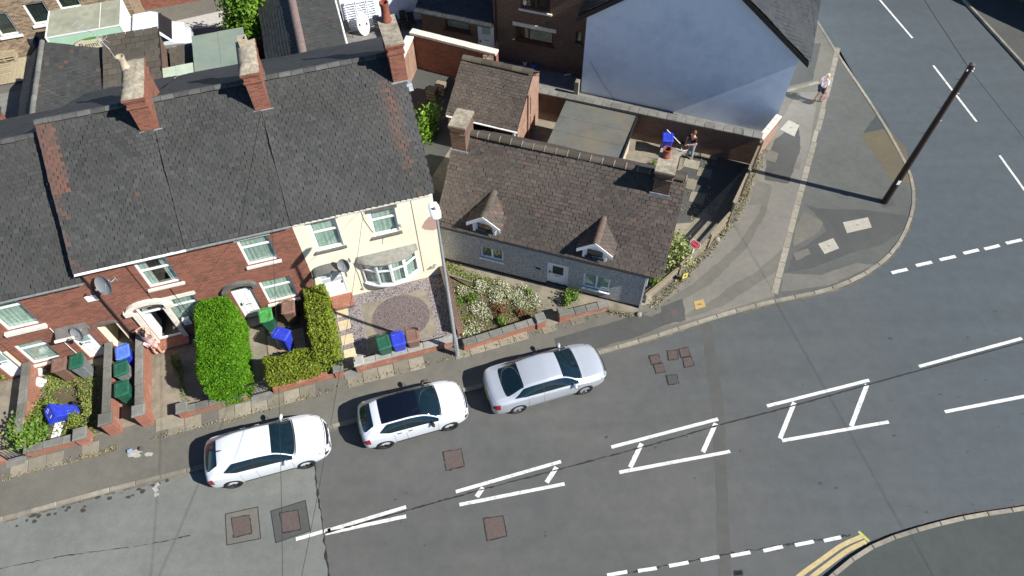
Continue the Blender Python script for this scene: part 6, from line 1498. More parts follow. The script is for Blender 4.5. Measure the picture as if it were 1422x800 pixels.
# ================================================================== BINS
def bin_proto(name, label, cat, body, lid, group, loc, rz, tilt=None, lid_open=0.):
    t = thing(name, label, cat, loc, rz, group)
    mb = MB(); lv = [(.40, .42, .06), (.45, .50, .55), (.49, .58, .92), (.52, .60, .94), (.52, .60, .98)]; v = []; f = []
    def ring(w_, d, z, ch=.04): return [(-w_ / 2 + ch, -d / 2, z), (w_ / 2 - ch, -d / 2, z), (w_ / 2, -d / 2 + ch, z), (w_ / 2, d / 2 - ch, z), (w_ / 2 - ch, d / 2, z), (-w_ / 2 + ch, d / 2, z), (-w_ / 2, d / 2 - ch, z), (-w_ / 2, -d / 2 + ch, z)]
    for w_, d, z in lv: v += ring(w_, d, z)
    for k in range(len(lv) - 1):
        for i in range(8): f.append((k * 8 + i, k * 8 + (i + 1) % 8, k * 8 + 8 + (i + 1) % 8, k * 8 + 8 + i))
    f.append(tuple(range(7, -1, -1))); mb.add(v, f); mb.box(-.2, .2, .302, .33, .86, .9)
    obj('body', mb, body, t)
    mb = MB(); v = ring(.54, .64, 0) + ring(.55, .65, .035) + ring(.47, .55, .065) + ring(.34, .40, .07, .03) + ring(.31, .37, .055, .03); f = []
    for k in range(4):
        for i in range(8): f.append((k * 8 + i, k * 8 + (i + 1) % 8, k * 8 + 8 + (i + 1) % 8, k * 8 + 8 + i))
    f += [tuple(range(7, -1, -1)), tuple(range(32, 40))]; mb.add(v, f)
    mb.tube([(-.2, .35, .05), (.2, .35, .05)], .018, 6); mb.box(-.15, .15, -.345, -.318, .0, .03)
    lo = obj('lid', mb, lid, t); lo.location = (0, 0, .982); lo.rotation_euler = (-.04 - lid_open, 0, 0)
    for s in (-1, 1): obj('wheel', MB().lathe([(.02, -.025), (.085, -.025), (.1, -.015), (.1, .015), (.085, .025), (.02, .025)], 14, Matrix.Translation((s * .22, .24, .1)) @ Matrix.Rotation(math.pi / 2, 4, 'Y')), TYRE, t)
    obj('axle', MB().tube([(-.21, .24, .1), (.21, .24, .1)], .012, 6), STEEL, t)
    if tilt: t.rotation_euler = tilt
    return t
def bpos(u, v, z=1.0): p = G(u, v, z); return (p.x, p.y, .12)
GB = 'wheelie bins in the front gardens'
def B(label, u, v, body, lid, rz=0., z=1.0, **k): return bin_proto('wheelie_bin', label, 'bin', body, lid, GB, bpos(u, v, z), T.a + rz, **k)
B('dark green wheelie bin, left of three behind the cream garden wall', 533, 478, BIN_GREEN, BIN_GREEN, .05)
B('blue wheelie bin between the green and brown ones by the wall', 553, 473, BIN_BLUE, BIN_BLUE, .0)
B('brown wheelie bin, right of three behind the cream garden wall', 573, 468, BIN_BROWN, BIN_BROWN, -.04)
B('mid green wheelie bin beside the white panelled door', 370, 440, BIN_GREEN, BIN_GREEN_L, .05)
B('brown wheelie bin in shade under the brick house window', 401, 429, BIN_BROWN, BIN_BROWN, -.1)
B('bright blue wheelie bin turned askew in the small hedged garden', 392, 466, BIN_BLUE, BIN_BLUE, .95)
B('light blue lidded bin nearest the house in the passage', 172, 491, BIN_BLUE, BIN_BLUE_L, .12)
B('green lidded grey bin, middle of three in the passage', 170, 514, BIN_GREY, BIN_GREEN, .1)
B('dark green wheelie bin, front of three in the passage', 171, 542, BIN_GREEN, BIN_GREEN, .05)
B('brown wheelie bin under the lower left window', 84, 508, BIN_BROWN, BIN_BROWN, .02)
B('grey bin with green lid beside the brown one', 108, 504, BIN_GREY, BIN_GREEN, .02)
tb = B('blue bin marked 23 tipped over among the weeds', 92, 556, BIN_BLUE, BIN_BLUE, 0, .6)
# lean it right back so the lid faces up and left
M = Matrix.Translation(G(108, 572, .1) + Vector((0, 0, .05))) @ Matrix.Rotation(math.radians(30), 4, 'Z') @ Matrix.Rotation(math.radians(-38), 4, 'Y') @ Matrix.Rotation(math.radians(12), 4, 'X')
tb.matrix_world = M
lid = [c for c in tb.children if c.name.startswith('lid')][0]
lettering('23', .2, plain('white_vinyl', (.8, .8, .8), .6), lid, Matrix.Translation((-.02, .17, .072)) @ Matrix.Rotation(.2, 4, 'Z'), 'house_number', .001)
mb = MB(); mb.add([(-.07, -.17, .073), (.09, -.14, .073), (.1, -.09, .073), (-.04, -.11, .073)], [(0, 1, 2, 3)]); obj('emblem', mb, MATS['white_vinyl'], lid)
yb_ = bin_proto('wheelie_bin', 'blue wheelie bin with open lid in the yard behind the cottage', 'bin', BIN_BLUE, BIN_BLUE, GB, tuple(G(927, 193, 1.0)[:2]) + (.11,), A.a + .2, lid_open=-.0)
# white board and junk in the left garden
mb = MB(); mb.cbox((0, 0, .14), (.32, .95, .03), rz=0, bev=.005); tag(obj('white_board', mb, WHITE, loc=tuple(G(80, 598, .12)[:2]) + (0,), rz=T.a - .2), 'white board lying in the leftmost garden', 'board')
for k, (u, v, s, lb) in enumerate(((55, 518, .3, 'broken pale slab against the side wall'), (58, 533, .35, 'pale crumpled sack below the broken slab'), (50, 522, .22, 'small white box in the leftmost garden'))):
    p = G(u, v, .2); mb = MB(); mb.cbox((0, 0, s * .4), (s, s * 1.2, s * .8), rz=.4 + k, rx=.3, bev=.05); mb.cbox((s * .3, s * .5, s * .2), (s * .7, s * .6, s * .4), rz=1.1, ry=.3, bev=.03); tag(obj('rubbish', mb, [COPE_W, WHITE, KERB][k], loc=(p.x, p.y, .12)), lb, 'rubbish', 'rubbish in the left garden')
mb = MB(); mb.cbox((0, 0, .1), (.45, .5, .18), rz=.5, bev=.05); tag(obj('grey_planter', mb, CONC_G, loc=tuple(G(417, 495, .2)[:2]) + (.12,)), 'dull green-grey stone slab behind the front hedge', 'slab')
mb = MB(); mb.cbox((0, 0, .07), (.16, .12, .1), rz=.4, bev=.02); tag(obj('litter_box', mb, plain('blue_litter', (.25, .33, .42), .5), loc=tuple(G(181, 627, .1)[:2]) + (.1,)), 'small bluish piece of litter on the pavement', 'litter')
mb = MB(); mb.cbox((0, 0, .07), (.13, .13, .12), rz=.1, bev=.02); tag(obj('litter_box', mb, IRON, loc=tuple(G(197, 624, .1)[:2]) + (.1,)), 'small brown box of litter by the paint splash', 'litter')

# ================================================================== STREET FURNITURE
p = G(635, 493, .1)
lp = thing('street_lamp', 'tall grey street lamp post at the garden wall', 'street lamp', (p.x, p.y, .1))
LH = 8.45
mb = MB(); mb.tube([(0, 0, 0), (0, 0, 1.25), (0, 0, 1.35), (0, 0, LH)], [.095, .095, .075, .042], 14); obj('column', mb, STEEL, lp, smooth=True, sharp=40)
mb = MB(); mb.box(-.05, .05, -.102, -.085, .45, 1.0); obj('access_door', mb, STEEL, lp)
d_ = -T.ey; ang = math.atan2(d_.y, d_.x) + math.pi / 2
hd = MB(); v = []; secs = [(-.34, .05, .03), (-.30, .13, .07), (-.1, .17, .1), (.2, .165, .09), (.36, .12, .05)]
for y, w_, h_ in secs: v += [(-w_, y, -h_ * .4), (w_, y, -h_ * .4), (w_, y, h_ * .3), (w_ * .7, y, h_ * .6), (-w_ * .7, y, h_ * .6), (-w_, y, h_ * .3)]
f = []
for k in range(len(secs) - 1):
    for i in range(6): f.append((k * 6 + i, k * 6 + 6 + i, k * 6 + 6 + (i + 1) % 6, k * 6 + (i + 1) % 6)[::-1])
f += [(5, 4, 3, 2, 1, 0)[::-1], tuple(range(24, 30))[::-1]]; hd.add(v, f)
ho = obj('lantern', hd, WHITE, lp); ho.location = (0, .05, LH + .05); ho.rotation_euler = (0, 0, T.a); ho.location = tuple(T.ey * .22) [:2] + (LH + .06,)
obj('photocell', MB().lathe([(.045, 0), (.045, .05), (.03, .08), (0.001, .085)], 12, Matrix.Translation((0, .02, .06))), BIN_GREY, ho)
obj('lens', MB().box(-.1, .1, -.28, .0, -.045, -.035), LAMP, ho)
# telegraph pole
p = G(1228, 281, .1); PH = 7.85
tp = thing('telegraph_pole', 'tall dark timber telegraph pole on the street corner', 'pole', (p.x, p.y, .1))
q = G(1350, 90, PH + .1); lean = Vector((q.x - p.x, q.y - p.y, PH)); mb = MB(); mb.tube([(0, 0, -.1), lean * .5, lean], [.155, .13, .105], 14); obj('pole_shaft', mb, POLE, tp, smooth=True, sharp=50)
mb = MB(); mb.lathe([(.11, -.01), (.115, .03), (.06, .07), (.001, .08)], 12, Matrix.Translation(lean)); obj('cap', mb, IRON, tp)
for k in range(5): c = lean * (.55 + .09 * k); s = 1 if k % 2 else -1; obj('step_bolt', MB().tube([c, c + Vector((s * .26, .05, 0))], .012, 5), STEEL, tp)
for k in range(5):
    a = 2 * math.pi * k / 5; c = lean * .975; e = c + Vector((math.cos(a) * .16, math.sin(a) * .16, 0)); o = obj('insulator', MB().tube([c, e], .012, 5).lathe([(.02, -.03), (.032, 0), (.02, .04), (.001, .045)], 8, Matrix.Translation(e)), WHITE, tp)
mb = MB(); c = lean * .19; mb.cbox((c.x - .02, c.y - .14, c.z), (.14, .03, .24)); obj('notice_plate', mb, WHITE, tp)
struct('pole_patch', poly([tuple(q_[:2]) for q_ in gp([(1219, 274), (1236, 272), (1244, 285), (1226, 289)], .1)], .1085), PAVE_D)
tip = Vector(tp.location) + lean * .975
# overhead cables
def cable(label, a, b, sag, r=.012):
    a, b = Vector(a), Vector(b); pts = []
    for k in range(25): t_ = k / 24; q_ = a.lerp(b, t_); q_.z -= sag * 4 * t_ * (1 - t_); pts.append(q_)
    mb = MB(); mb.tube(pts, r, 5); tag(obj('overhead_cable', mb, BLACK), label, 'cable', 'overhead cables')
cable('thin cable from the pole top running up and out of the picture', tip, (17.5, 62, 9), .6)
cable('thin cable from the pole top running down past the right edge', tip, (27, -28, 7.5), .9, .007)
e1 = T.wor(-5.25, -.2, 5.2); cable('thin dark cable crossing the street to the cream house eaves, left one', T.wor(-5.2, 3.0, 8.0), G(393, 880, 6.0), .5, .007)
cable('thin dark cable crossing the street to the cream house eaves, right one', T.wor(-2.6, 0, 5.3), G(398, 900, 6.0), .5, .007)
# red sign on a post behind the fence
p = G(957, 366, .1)
sg = thing('sign_board', 'red angular sign board on a white post by the fence', 'sign', (p.x, p.y, .1), K.a + .35)
mb = MB(); mb.box(-.03, .03, -.03, .03, 0, 1.3); obj('post', mb, WHITE, sg)
n_ = Vector((-.30, -.62, .72)).normalized(); u_ = Vector((.74, -.60, -.2)); u_ = (u_ - n_ * u_.dot(n_)).normalized(); v_ = n_.cross(u_); Rz_ = Matrix.Rotation(-(K.a + .35), 3, 'Z')
Ms = Matrix.Identity(4)
for i_, c_ in enumerate((u_, v_, n_)):
    c_ = Rz_ @ c_
    for j_ in range(3): Ms[j_][i_] = c_[j_]
Ms.translation = (0, -.02, 1.35)
hexo = [(a_ * .66, b_ * .66) for a_, b_ in [(-.34, -.08), (-.26, -.24), (.16, -.24), (.34, -.1), (.34, .1), (.2, .24), (-.26, .24), (-.34, .1)]]
def plate(s, z0, z1): q = MB().prism([(a * s, b * s) for a, b in hexo], z0, z1); q.v = [tuple(Ms @ Matrix.Rotation(0, 4, 'X') @ Vector((p_[0], p_[1], p_[2]))) for p_ in q.v]; return q
obj('edge_plate', plate(1., -.02, .0), WHITE, sg); obj('red_face', plate(.94, .001, .004), SIGN_R, sg); obj('white_line', plate(.74, .005, .007), plain('sign_line', (.6, .35, .35), .6), sg); obj('red_centre', plate(.68, .008, .010), SIGN_R, sg)
mb = MB(); mb.add([Ms @ Vector(p_) for p_ in ((-.17, -.03, .012), (.17, -.03, .012), (.17, .03, .012), (-.17, .03, .012))], [(0, 1, 2, 3)]); obj('writing_strip', mb, plain('pale_red', (.5, .09, .09), .6), sg)
# small yellow hydrant plate on a stub post outside the fence
p = G(949, 389, .1); hs = thing('marker_post', 'short yellow marker plate outside the fence', 'marker', (p.x, p.y, .1), math.radians(20))
mb = MB(); mb.cbox((0, .04, .2), (.14, .1, .5), bev=.02); obj('stub_post', mb, CONC_G, hs); mb = MB(); mb.cbox((0, -.02, .33), (.24, .02, .30)); obj('plate', mb, YEL, hs)
mb = MB(); mb.cbox((0, -.032, .36), (.05, .004, .16)); mb.cbox((0, -.033, .36), (.14, .004, .03)); obj('symbol', mb, BLACK, hs)
# rounded stone at the cottage corner, loose stones
for (u, v, s, lb) in ((887, 437, .13, 'pale rounded kerb stone at the foot of the cottage corner'), (898, 412, .18, 'pale stone at the start of the rail fence'), (995, 333, .16, 'pale stone at the fence bend')):
    p = G(u, v, .1); mb = MB(); mb.lathe([(s, 0), (s * .95, s * .5), (s * .6, s * .85), (.001, s)], 12, Matrix.Translation((0, 0, 0))); tag(obj('guard_stone', mb, KERB, smooth=True, loc=(p.x, p.y, .1)), lb, 'stone', 'stones along the fence')
# slabs in the cottage yard
for k, (u, v, a, b) in enumerate(((985, 215, .8, .6), (960, 228, .75, .6), (978, 240, .7, .6), (955, 255, .8, .7), (968, 275, .7, .7), (940, 250, .6, .6))):
    p = G(u, v, .1); obj('yard_flag', MB().cbox((0, 0, .115), (a, b, .03), rnd=random.random(), bev=.01), SLAB, pave, loc=(p.x, p.y, 0), rz=A.a + random.gauss(0, .05))
# odds and ends in the shaded back yard
for (u, v, mt, sz, lb) in ((702, 78, WHITE, (.35, .2, .08), 'crumpled white rag on the shaded back yard'), (729, 88, WHITE, (.3, .3, .25), 'white round bowl in the shaded back yard'), (741, 92, BIN_BLUE_L, (.4, .35, .3), 'blue tub in the shaded back yard')):
    p = G(u, v, .2); mb = MB(); mb.lathe([(sz[0] * .35, 0), (sz[0] * .5, sz[2]), (sz[0] * .45, sz[2]), (sz[0] * .3, .03), (.001, .03)], 14); tag(obj('yard_tub', mb, mt, loc=(p.x, p.y, .11), smooth=True, sharp=40), lb, 'tub')
for (u, v, l, a, lb) in ((775, 93, .9, .2, 'white plank lying in the shaded back yard'), (793, 103, .8, .7, 'white bent strip near the white gable corner')):
    p = G(u, v, .15); tag(obj('plank', MB().cbox((0, 0, .15), (l, .09, .04), rz=a - .5), WHITE, loc=(p.x, p.y, 0)), lb, 'plank')
for (u, v, lb) in ((600, 128, 'weathered wooden crate nearer the cream gable in the dark alley'), (612, 121, 'weathered wooden crate nearer the outbuilding in the dark alley')):
    p = G(u, v, .5); t = thing('crate', lb, 'crate', (p.x, p.y, .11), A.a, 'crates in the alley')
    for s in (-.22, .22):
        for z in (.1, .3, .5): obj('slat', MB().cbox((0, s, z), (.5, .02, .14)), WOOD_F, t); obj('slat', MB().cbox((s, 0, z), (.02, .42, .14)), WOOD_F, t)
    obj('lid', MB().cbox((0, 0, .6), (.52, .48, .03)), WOOD_F, t)
# ================================================================== CARS
def interp(tab):
    xs = [p[0] for p in tab]; ys = [p[1] for p in tab]; n = len(xs)
    d = [(ys[i + 1] - ys[i]) / (xs[i + 1] - xs[i]) for i in range(n - 1)]
    m_ = [d[0]] + [0 if d[i - 1] * d[i] <= 0 else 2 * d[i - 1] * d[i] / (d[i - 1] + d[i]) for i in range(1, n - 1)] + [d[-1]]
    def f(x):
        if x <= xs[0]: return ys[0]
        if x >= xs[-1]: return ys[-1]
        i = max(k for k in range(n - 1) if xs[k] <= x); h = xs[i + 1] - xs[i]; t = (x - xs[i]) / h
        return (2 * t ** 3 - 3 * t * t + 1) * ys[i] + (t ** 3 - 2 * t * t + t) * h * m_[i] + (-2 * t ** 3 + 3 * t * t) * ys[i + 1] + (t ** 3 - t * t) * h * m_[i + 1]
    return f
class CarShape:
    def __init__(s, L, zt, zs, w_, wr, bf=.16, br=.08):
        s.h = L / 2; s.zt, s.zs, s.w, s.wr = interp(zt), interp(zs), interp(w_), interp(wr); s.bf, s.br = bf, br; s.cache = {}
    def section(s, x):
        k = round(x, 4)
        if k in s.cache: return s.cache[k]
        zt, zs, w_, wr = s.zt(x), s.zs(x), s.w(x), s.wr(x); zs = min(zs, zt - .012); zb = .19; g = zt - zs
        P_ = [(0, zb), (w_ * .86, zb), (w_ * .955, zb + .05), (w_ * .985, zb + .16), (w_ * .995, .46), (w_, min(.66, zs - .06)), (w_ * .985, zs - .03), (w_ * .955, zs), (w_ * .935, zs + min(.015, g * .1))]
        a, b = Vector((w_ * .935, zs + min(.015, g * .1))), Vector((wr, zt - min(.075, g * .35)))
        for t in (.25, .5, .75): q = a.lerp(b, t); P_.append((q.x + .025 * min(1, g * 3) * math.sin(math.pi * t), q.y))
        P_ += [(b.x, b.y), (wr * .95, zt - min(.04, g * .2)), (wr * .82, zt - min(.018, g * .1)), (wr * .45, zt - .004), (0, zt)]
        s.cache[k] = P_; return P_
    def S(s, x, q, side=1):
        P_ = s.section(x); q = min(max(q, 0), len(P_) - 1.0001); i = int(q); t = q - i; n = len(P_)
        p0, p1, p2, p3 = (Vector(P_[max(i - 1, 0)]), Vector(P_[i]), Vector(P_[i + 1]), Vector(P_[min(i + 2, n - 1)]))
        if i in (0, 1): r = p1.lerp(p2, t)
        else: r = .5 * ((2 * p1) + (p2 - p0) * t + (2 * p0 - 5 * p1 + 4 * p2 - p3) * t * t + (3 * p1 - p0 - 3 * p2 + p3) * t ** 3)
        W_ = s.w(0); u = min(1, abs(r.x) / W_); k = x / s.h
        xx = x + ((s.bf * k * k if k > 0 else -s.br * k * k) * (1 - u * u))
        if k > 0.1 : xx += .10 * math.sin(min(1, (k - .1) / .5) * math.pi) * (1 - u * u) * .8
        return Vector((xx, side * max(r.x, 0), r.y))
    def nrm(s, x, q, side=1):
        e = .01; a = s.S(x + e, q, side) - s.S(x - e, q, side); b = s.S(x, q + .05, side) - s.S(x, q - .05, side); n = a.cross(b) * -side
        return n.normalized() if n.length > 1e-9 else Vector((0, 0, 1))
NQ = 16
def car(name, label, sh, paint, loc, rz, glass_=CAR_G, roof=None, rim=RIM, wheels=(-1.3, 1.33), wr_=.335, ws=(.30, 1.02), rw=(-1.98, -1.55), sw=(-1.52, .93), mirror=None, spokes=5, door_x=(-.35,), saloon=False, fin=False, head=(1.70, 2.0), tail_q=(4.9, 6.9)):
    t = thing(name, label, 'car', loc, rz, 'cars parked along the kerb'); mirror = mirror or paint
    xs = [-sh.h + 2 * sh.h * (.5 - .5 * math.cos(math.pi * k / 74)) * .35 + 2 * sh.h * k / 74 * .65 for k in range(75)]
    qs = [0, .6] + [1 + .25 * k for k in range(4 * (NQ - 1) + 1)]; nq = len(qs)
    mb = MB(); v = []; f = []; M_ = 2 * nq - 2
    for x in xs:
        row = [sh.S(x, q, 1) for q in qs] + [sh.S(x, q, -1) for q in qs[-2:0:-1]]
        v += row
    for i in range(len(xs) - 1):
        for j in range(M_): f.append((i * M_ + j, (i + 1) * M_ + j, (i + 1) * M_ + (j + 1) % M_, i * M_ + (j + 1) % M_)[::-1])
    f += [tuple(range(M_)), tuple(range(len(xs) * M_ - 1, (len(xs) - 1) * M_ - 1, -1))]
    mb.add(v, f); body = obj('body', mb, [paint, TRIM], t, smooth=True)
    # wheel wells cut out
    cut = MB()
    for wx in wheels:
        for s in (-1, 1):
            M = Matrix.Translation((wx, s * .80, wr_)) @ Matrix.Rotation(math.pi / 2, 4, 'X'); r = wr_ + .055; n = 28
            vs_ = [M @ Vector((r * math.cos(2 * math.pi * k / n), r * math.sin(2 * math.pi * k / n), z)) for z in (-.21, .21) for k in range(n)]
            cut.add(vs_, [tuple(range(n - 1, -1, -1)), tuple(range(n, 2 * n))] + [(k, (k + 1) % n, n + (k + 1) % n, n + k) for k in range(n)], 1)
    co = obj('cutter', cut, [paint, TRIM]); md = body.modifiers.new('wells', 'BOOLEAN'); md.operation = 'DIFFERENCE'; md.object = co; md.solver = 'EXACT'
    try: md.material_mode = 'INDEX'
    except Exception: pass
    bpy.context.view_layer.update(); dg = bpy.context.evaluated_depsgraph_get(); me = bpy.data.meshes.new_from_object(body.evaluated_get(dg)); body.modifiers.clear(); body.data = me; bpy.data.objects.remove(co)
    me.polygons.foreach_set('use_smooth', [True] * len(me.polygons)); me.set_sharp_from_angle(angle=math.radians(42))
    def shell(pn, x0, x1, q0, q1, mat, sides=(1, -1), off=.005, nx=10, nqq=8, fx0=None, fx1=None, parent=t, across=False, fq0=None, fq1=None):
        """thin skin panel lying on the body between stations and section lines"""
        for sd_ in sides:
            m2 = MB(); vv = []; ff = []
            for i in range(nx + 1):
                for j in range(nqq + 1):
                    u_, w2 = i / nx, j / nqq
                    if across: w3 = w2 * 2; side = 1 if w3 <= 1 else -1; qq = q0 + (q1 - q0) * (w3 if w3 <= 1 else 2 - w3)
                    else: side = sd_; qq = (q0 if fq0 is None else fq0(u_)) + ((q1 if fq1 is None else fq1(u_)) - (q0 if fq0 is None else fq0(u_))) * w2
                    cx = abs(w2 - .5) * 2 if across else w2
                    a = x0 + (fx0(cx) if fx0 else 0); b = x1 + (fx1(cx) if fx1 else 0); x = a + (b - a) * u_
                    vv.append(sh.S(x, qq, side) + sh.nrm(x, qq, side) * off)
            for i in range(nx):
                for j in range(nqq):
                    k = i * (nqq + 1) + j; fc = (k, k + nqq + 1, k + nqq + 2, k + 1); ff.append(fc if (sd_ < 0 and not across) else fc[::-1])
            m2.add(vv, ff); obj(pn, m2, mat, parent, smooth=True)
    shell('windscreen', ws[0], ws[1], 12.55, 16, glass_, (1,), .006, 12, 24, across=True, fx1=lambda c: -.05 * c ** 4)
    shell('rear_window', rw[0], rw[1], 12.9 if not saloon else 12.6, 16, glass_, (1,), .006, 10, 24, across=True, fx0=lambda c: .1 * c ** 3, fx1=lambda c: -.03 * c ** 3)
    shell('side_window', sw[0], sw[1], 8.5, 11.75, glass_, (1, -1), .005, 26, 6, fq0=lambda u_: 8.5 + .9 * max(0, .16 - u_) / .16, fq1=lambda u_: 11.75 - 2.0 * max(0, .14 - u_) / .14 - .3 * max(0, u_ - .9) * 10)
    for dx in door_x: shell('door_pillar', dx - .035, dx + .035, 8.5, 11.75, TRIM, (1, -1), .008, 2, 6)
    if roof: shell('glass_roof', rw[1] + .27, ws[0] + .02, 12.75, 16, roof, (1,), .006, 14, 24, across=True)
    # shut lines
    def seam_x(x, q0, q1, w2=.008, mat=TRIM): shell('shut_line', x - w2 / 2, x + w2 / 2, q0, q1, mat, (1, -1), .003, 1, 10)
    def seam_q(x0, x1, q, dq=.05): shell('shut_line', x0, x1, q, q + dq, TRIM, (1, -1), .003, 20, 1)
    for x in list(door_x) + [ws[1] - .12, wheels[0] + .42]: seam_x(x, 2.3, 8.3)
    seam_q(ws[1] + .02, head[0], 9.6, .12)
    shell('cowl', ws[1] + .005, ws[1] + .05, 11.5, 16, TRIM, (1,), .004, 2, 20, across=True, fx0=lambda c: -.05 * c ** 4, fx1=lambda c: -.05 * c ** 4)
    # lamps, grille, plates, sills
    shell('headlight', head[0] - .02, head[1] + .02, 6.0, 9.6, TRIM, (1, -1), .004, 8, 4, fx0=lambda c: .16 - .2 * c)
    shell('headlight_lens', head[0] + .04, head[1], 6.3, 9.2, LAMP, (1, -1), .007, 8, 4, fx0=lambda c: .14 - .18 * c)
    shell('bonnet_edge', head[1] - .01, head[1] + .008, 9.4, 16, TRIM, (1,), .004, 1, 24, across=True)
    shell('upper_grille', head[1] + .03, sh.h - .01, 12.8, 16, TRIM, (1,), .005, 4, 20, across=True)
    shell('bumper_vent', sh.h - .12, sh.h - .02, 3.4, 5.0, TRIM, (1, -1), .005, 4, 4)
    shell('tail_light', -sh.h + .015, -sh.h + .26, tail_q[0], tail_q[1], TAIL, (1, -1), .006, 6, 4)
    shell('sill', wheels[0] + .42, wheels[1] - .42, 1.6, 2.9, paint if rim is RIM else TRIM, (1, -1), .012, 10, 3)
    mb = MB(); a = sh.S(sh.h, 3.5, 1); fx = sh.S(sh.h, 4.6, 1).x; fx = sh.S(sh.h - .001, 16, 1).x
    mb.cbox((sh.h + sh.bf - .035, 0, .40), (.03, .9, .14), rx=0, bev=0); obj('grille', mb, TRIM, t)
    obj('front_plate', MB().cbox((sh.h + sh.bf - .015, 0, .44), (.012, .5, .11)), WHITE, t)
    obj('rear_plate', MB().cbox((-sh.h - sh.br - .005 + .0, 0, .62 if not saloon else .58), (.012, .5, .11)), YEL, t)
    mb = MB(); mb.cbox((-sh.h - sh.br * .5 + .02, 0, .36), (.08, 1.1, .16), bev=.03); obj('rear_diffuser', mb, TRIM, t)
    # mirrors, handles, aerial
    for s in (-1, 1):
        mx = ws[1] - .30; base = sh.S(mx, 8.2, s); mb = MB()
        M = Matrix.Translation(base + Vector((-.02, s * .10, .06))) @ Matrix.Rotation(s * -.25, 4, 'Z') @ Matrix.Diagonal((.07, .125, .075, 1)); prof = [(.001, -1)] + [(math.sin(math.pi * k / 8), -math.cos(math.pi * k / 8)) for k in range(1, 8)] + [(.001, 1)]
        mb.lathe(prof, 12, M); mo = obj('mirror', mb, mirror, t, smooth=True); obj('mirror_arm', MB().tube([base + Vector((0, -s * .02, -.01)), base + Vector((-.01, s * .07, .03))], .025, 6), TRIM, t)
        for hx in [door_x[0] + .16] + ([wheels[0] + .62]):
            c = sh.S(hx, 6.3, s) + sh.nrm(hx, 6.3, s) * .018; obj('door_handle', MB().cbox(c, (.17, .025, .03), bev=.008), paint if paint is CAR_S else mirror if mirror is TRIM else paint, t)
    if fin: c = sh.S(rw[1] + .12, 16, 1); obj('aerial_fin', MB().add([c + Vector(p) for p in ((-.1, -.02, 0), (.1, -.015, 0), (.1, .015, 0), (-.1, .02, 0), (-.08, 0, .06), (-.02, 0, .045))], [(0, 1, 5, 4), (2, 3, 4, 5), (1, 2, 5), (3, 0, 4)]), BLACK, t)
    # wiper
    for s in (-.1, .42): a, b = sh.S(ws[1] - .02, 15.2, 1), sh.S(ws[1] - .25, 14.2, 1); obj('wiper', MB().tube([Vector((a.x, s, sh.S(ws[1] - .02, 14.5, 1).z + .02)), Vector((sh.S(ws[1] - .12, 14.5, 1).x, s + .42, sh.S(ws[1] - .12, 14.5, 1).z + .022))], .009, 5), BLACK, t)
    for wx in wheels:
        for s in (-1, 1):
            yy = s * (sh.w(wx) - .088); M = Matrix.Translation((wx, yy, wr_)) @ Matrix.Rotation(-s * math.pi / 2, 4, 'X')
            w_ = thing_part('wheel', t); R_ = wr_
            tw_ = MB().lathe([(R_ * .68, -.10), (R_ * .9, -.105), (R_ * .985, -.08), (R_, 0), (R_ * .985, .08), (R_ * .9, .105), (R_ * .70, .098), (R_ * .66, .08), (R_ * .66, -.1)], 30, M); wo = obj('wheel', tw_, TYRE, t, smooth=True, sharp=40)
            rb = MB().lathe([(R_ * .69, .088), (R_ * .66, .1), (R_ * .62, .085), (R_ * .6, .02), (.03, .015)], 30, M, 1)
            for k in range(spokes):
                a = 2 * math.pi * k / spokes; c, s2 = math.cos(a), math.sin(a); wd = .028 if spokes > 5 else .04
                q = [(.05, -wd * .8, .06), (R_ * .63, -wd * 1.3, .085), (R_ * .63, wd * 1.3, .085), (.05, wd * .8, .06), (.05, -wd * .8, .03), (R_ * .63, -wd * 1.3, .045), (R_ * .63, wd * 1.3, .045), (.05, wd * .8, .03)]
                rb.add([M @ Vector((p[0] * c - p[1] * s2, p[0] * s2 + p[1] * c, p[2])) for p in q], [(0, 1, 2, 3), (0, 4, 5, 1), (3, 2, 6, 7)])
            rb.lathe([(.055, .03), (.055, .07), (.04, .08), (.001, .08)], 14, M); obj('rim', rb, [rim, TRIM], wo)
    return t
def thing_part(*a): return None
HATCH = dict(zt=[(-2.10, .62), (-2.07, .80), (-2.02, .98), (-1.93, 1.09), (-1.5, 1.375), (-1.25, 1.43), (-.8, 1.47), (-.3, 1.475), (.28, 1.405), (1.0, 1.075), (1.1, 1.03), (1.5, .965), (1.85, .86), (2.02, .73), (2.10, .55)],
             zs=[(-2.10, .60), (-2.02, .86), (-1.8, .965), (-1.2, .975), (0, .945), (.9, .925), (1.5, .87), (1.85, .77), (2.02, .65), (2.10, .48)],
             w_=[(-2.10, .64), (-2.05, .76), (-1.95, .83), (-1.6, .875), (-1.2, .895), (0, .895), (1.2, .895), (1.6, .87), (1.9, .79), (2.04, .68), (2.10, .56)],
             wr=[(-2.10, .46), (-1.95, .58), (-1.72, .56), (-1.5, .53), (-.9, .575), (.28, .585), (.7, .65), (1.0, .71), (1.5, .71), (1.85, .63), (2.02, .52), (2.10, .4)])
def scaled(d, k, kw=1., kz=1.): return {a: [(x * k, y * (kw if a in ('w_', 'wr') else kz)) for x, y in v] for a, v in d.items()}
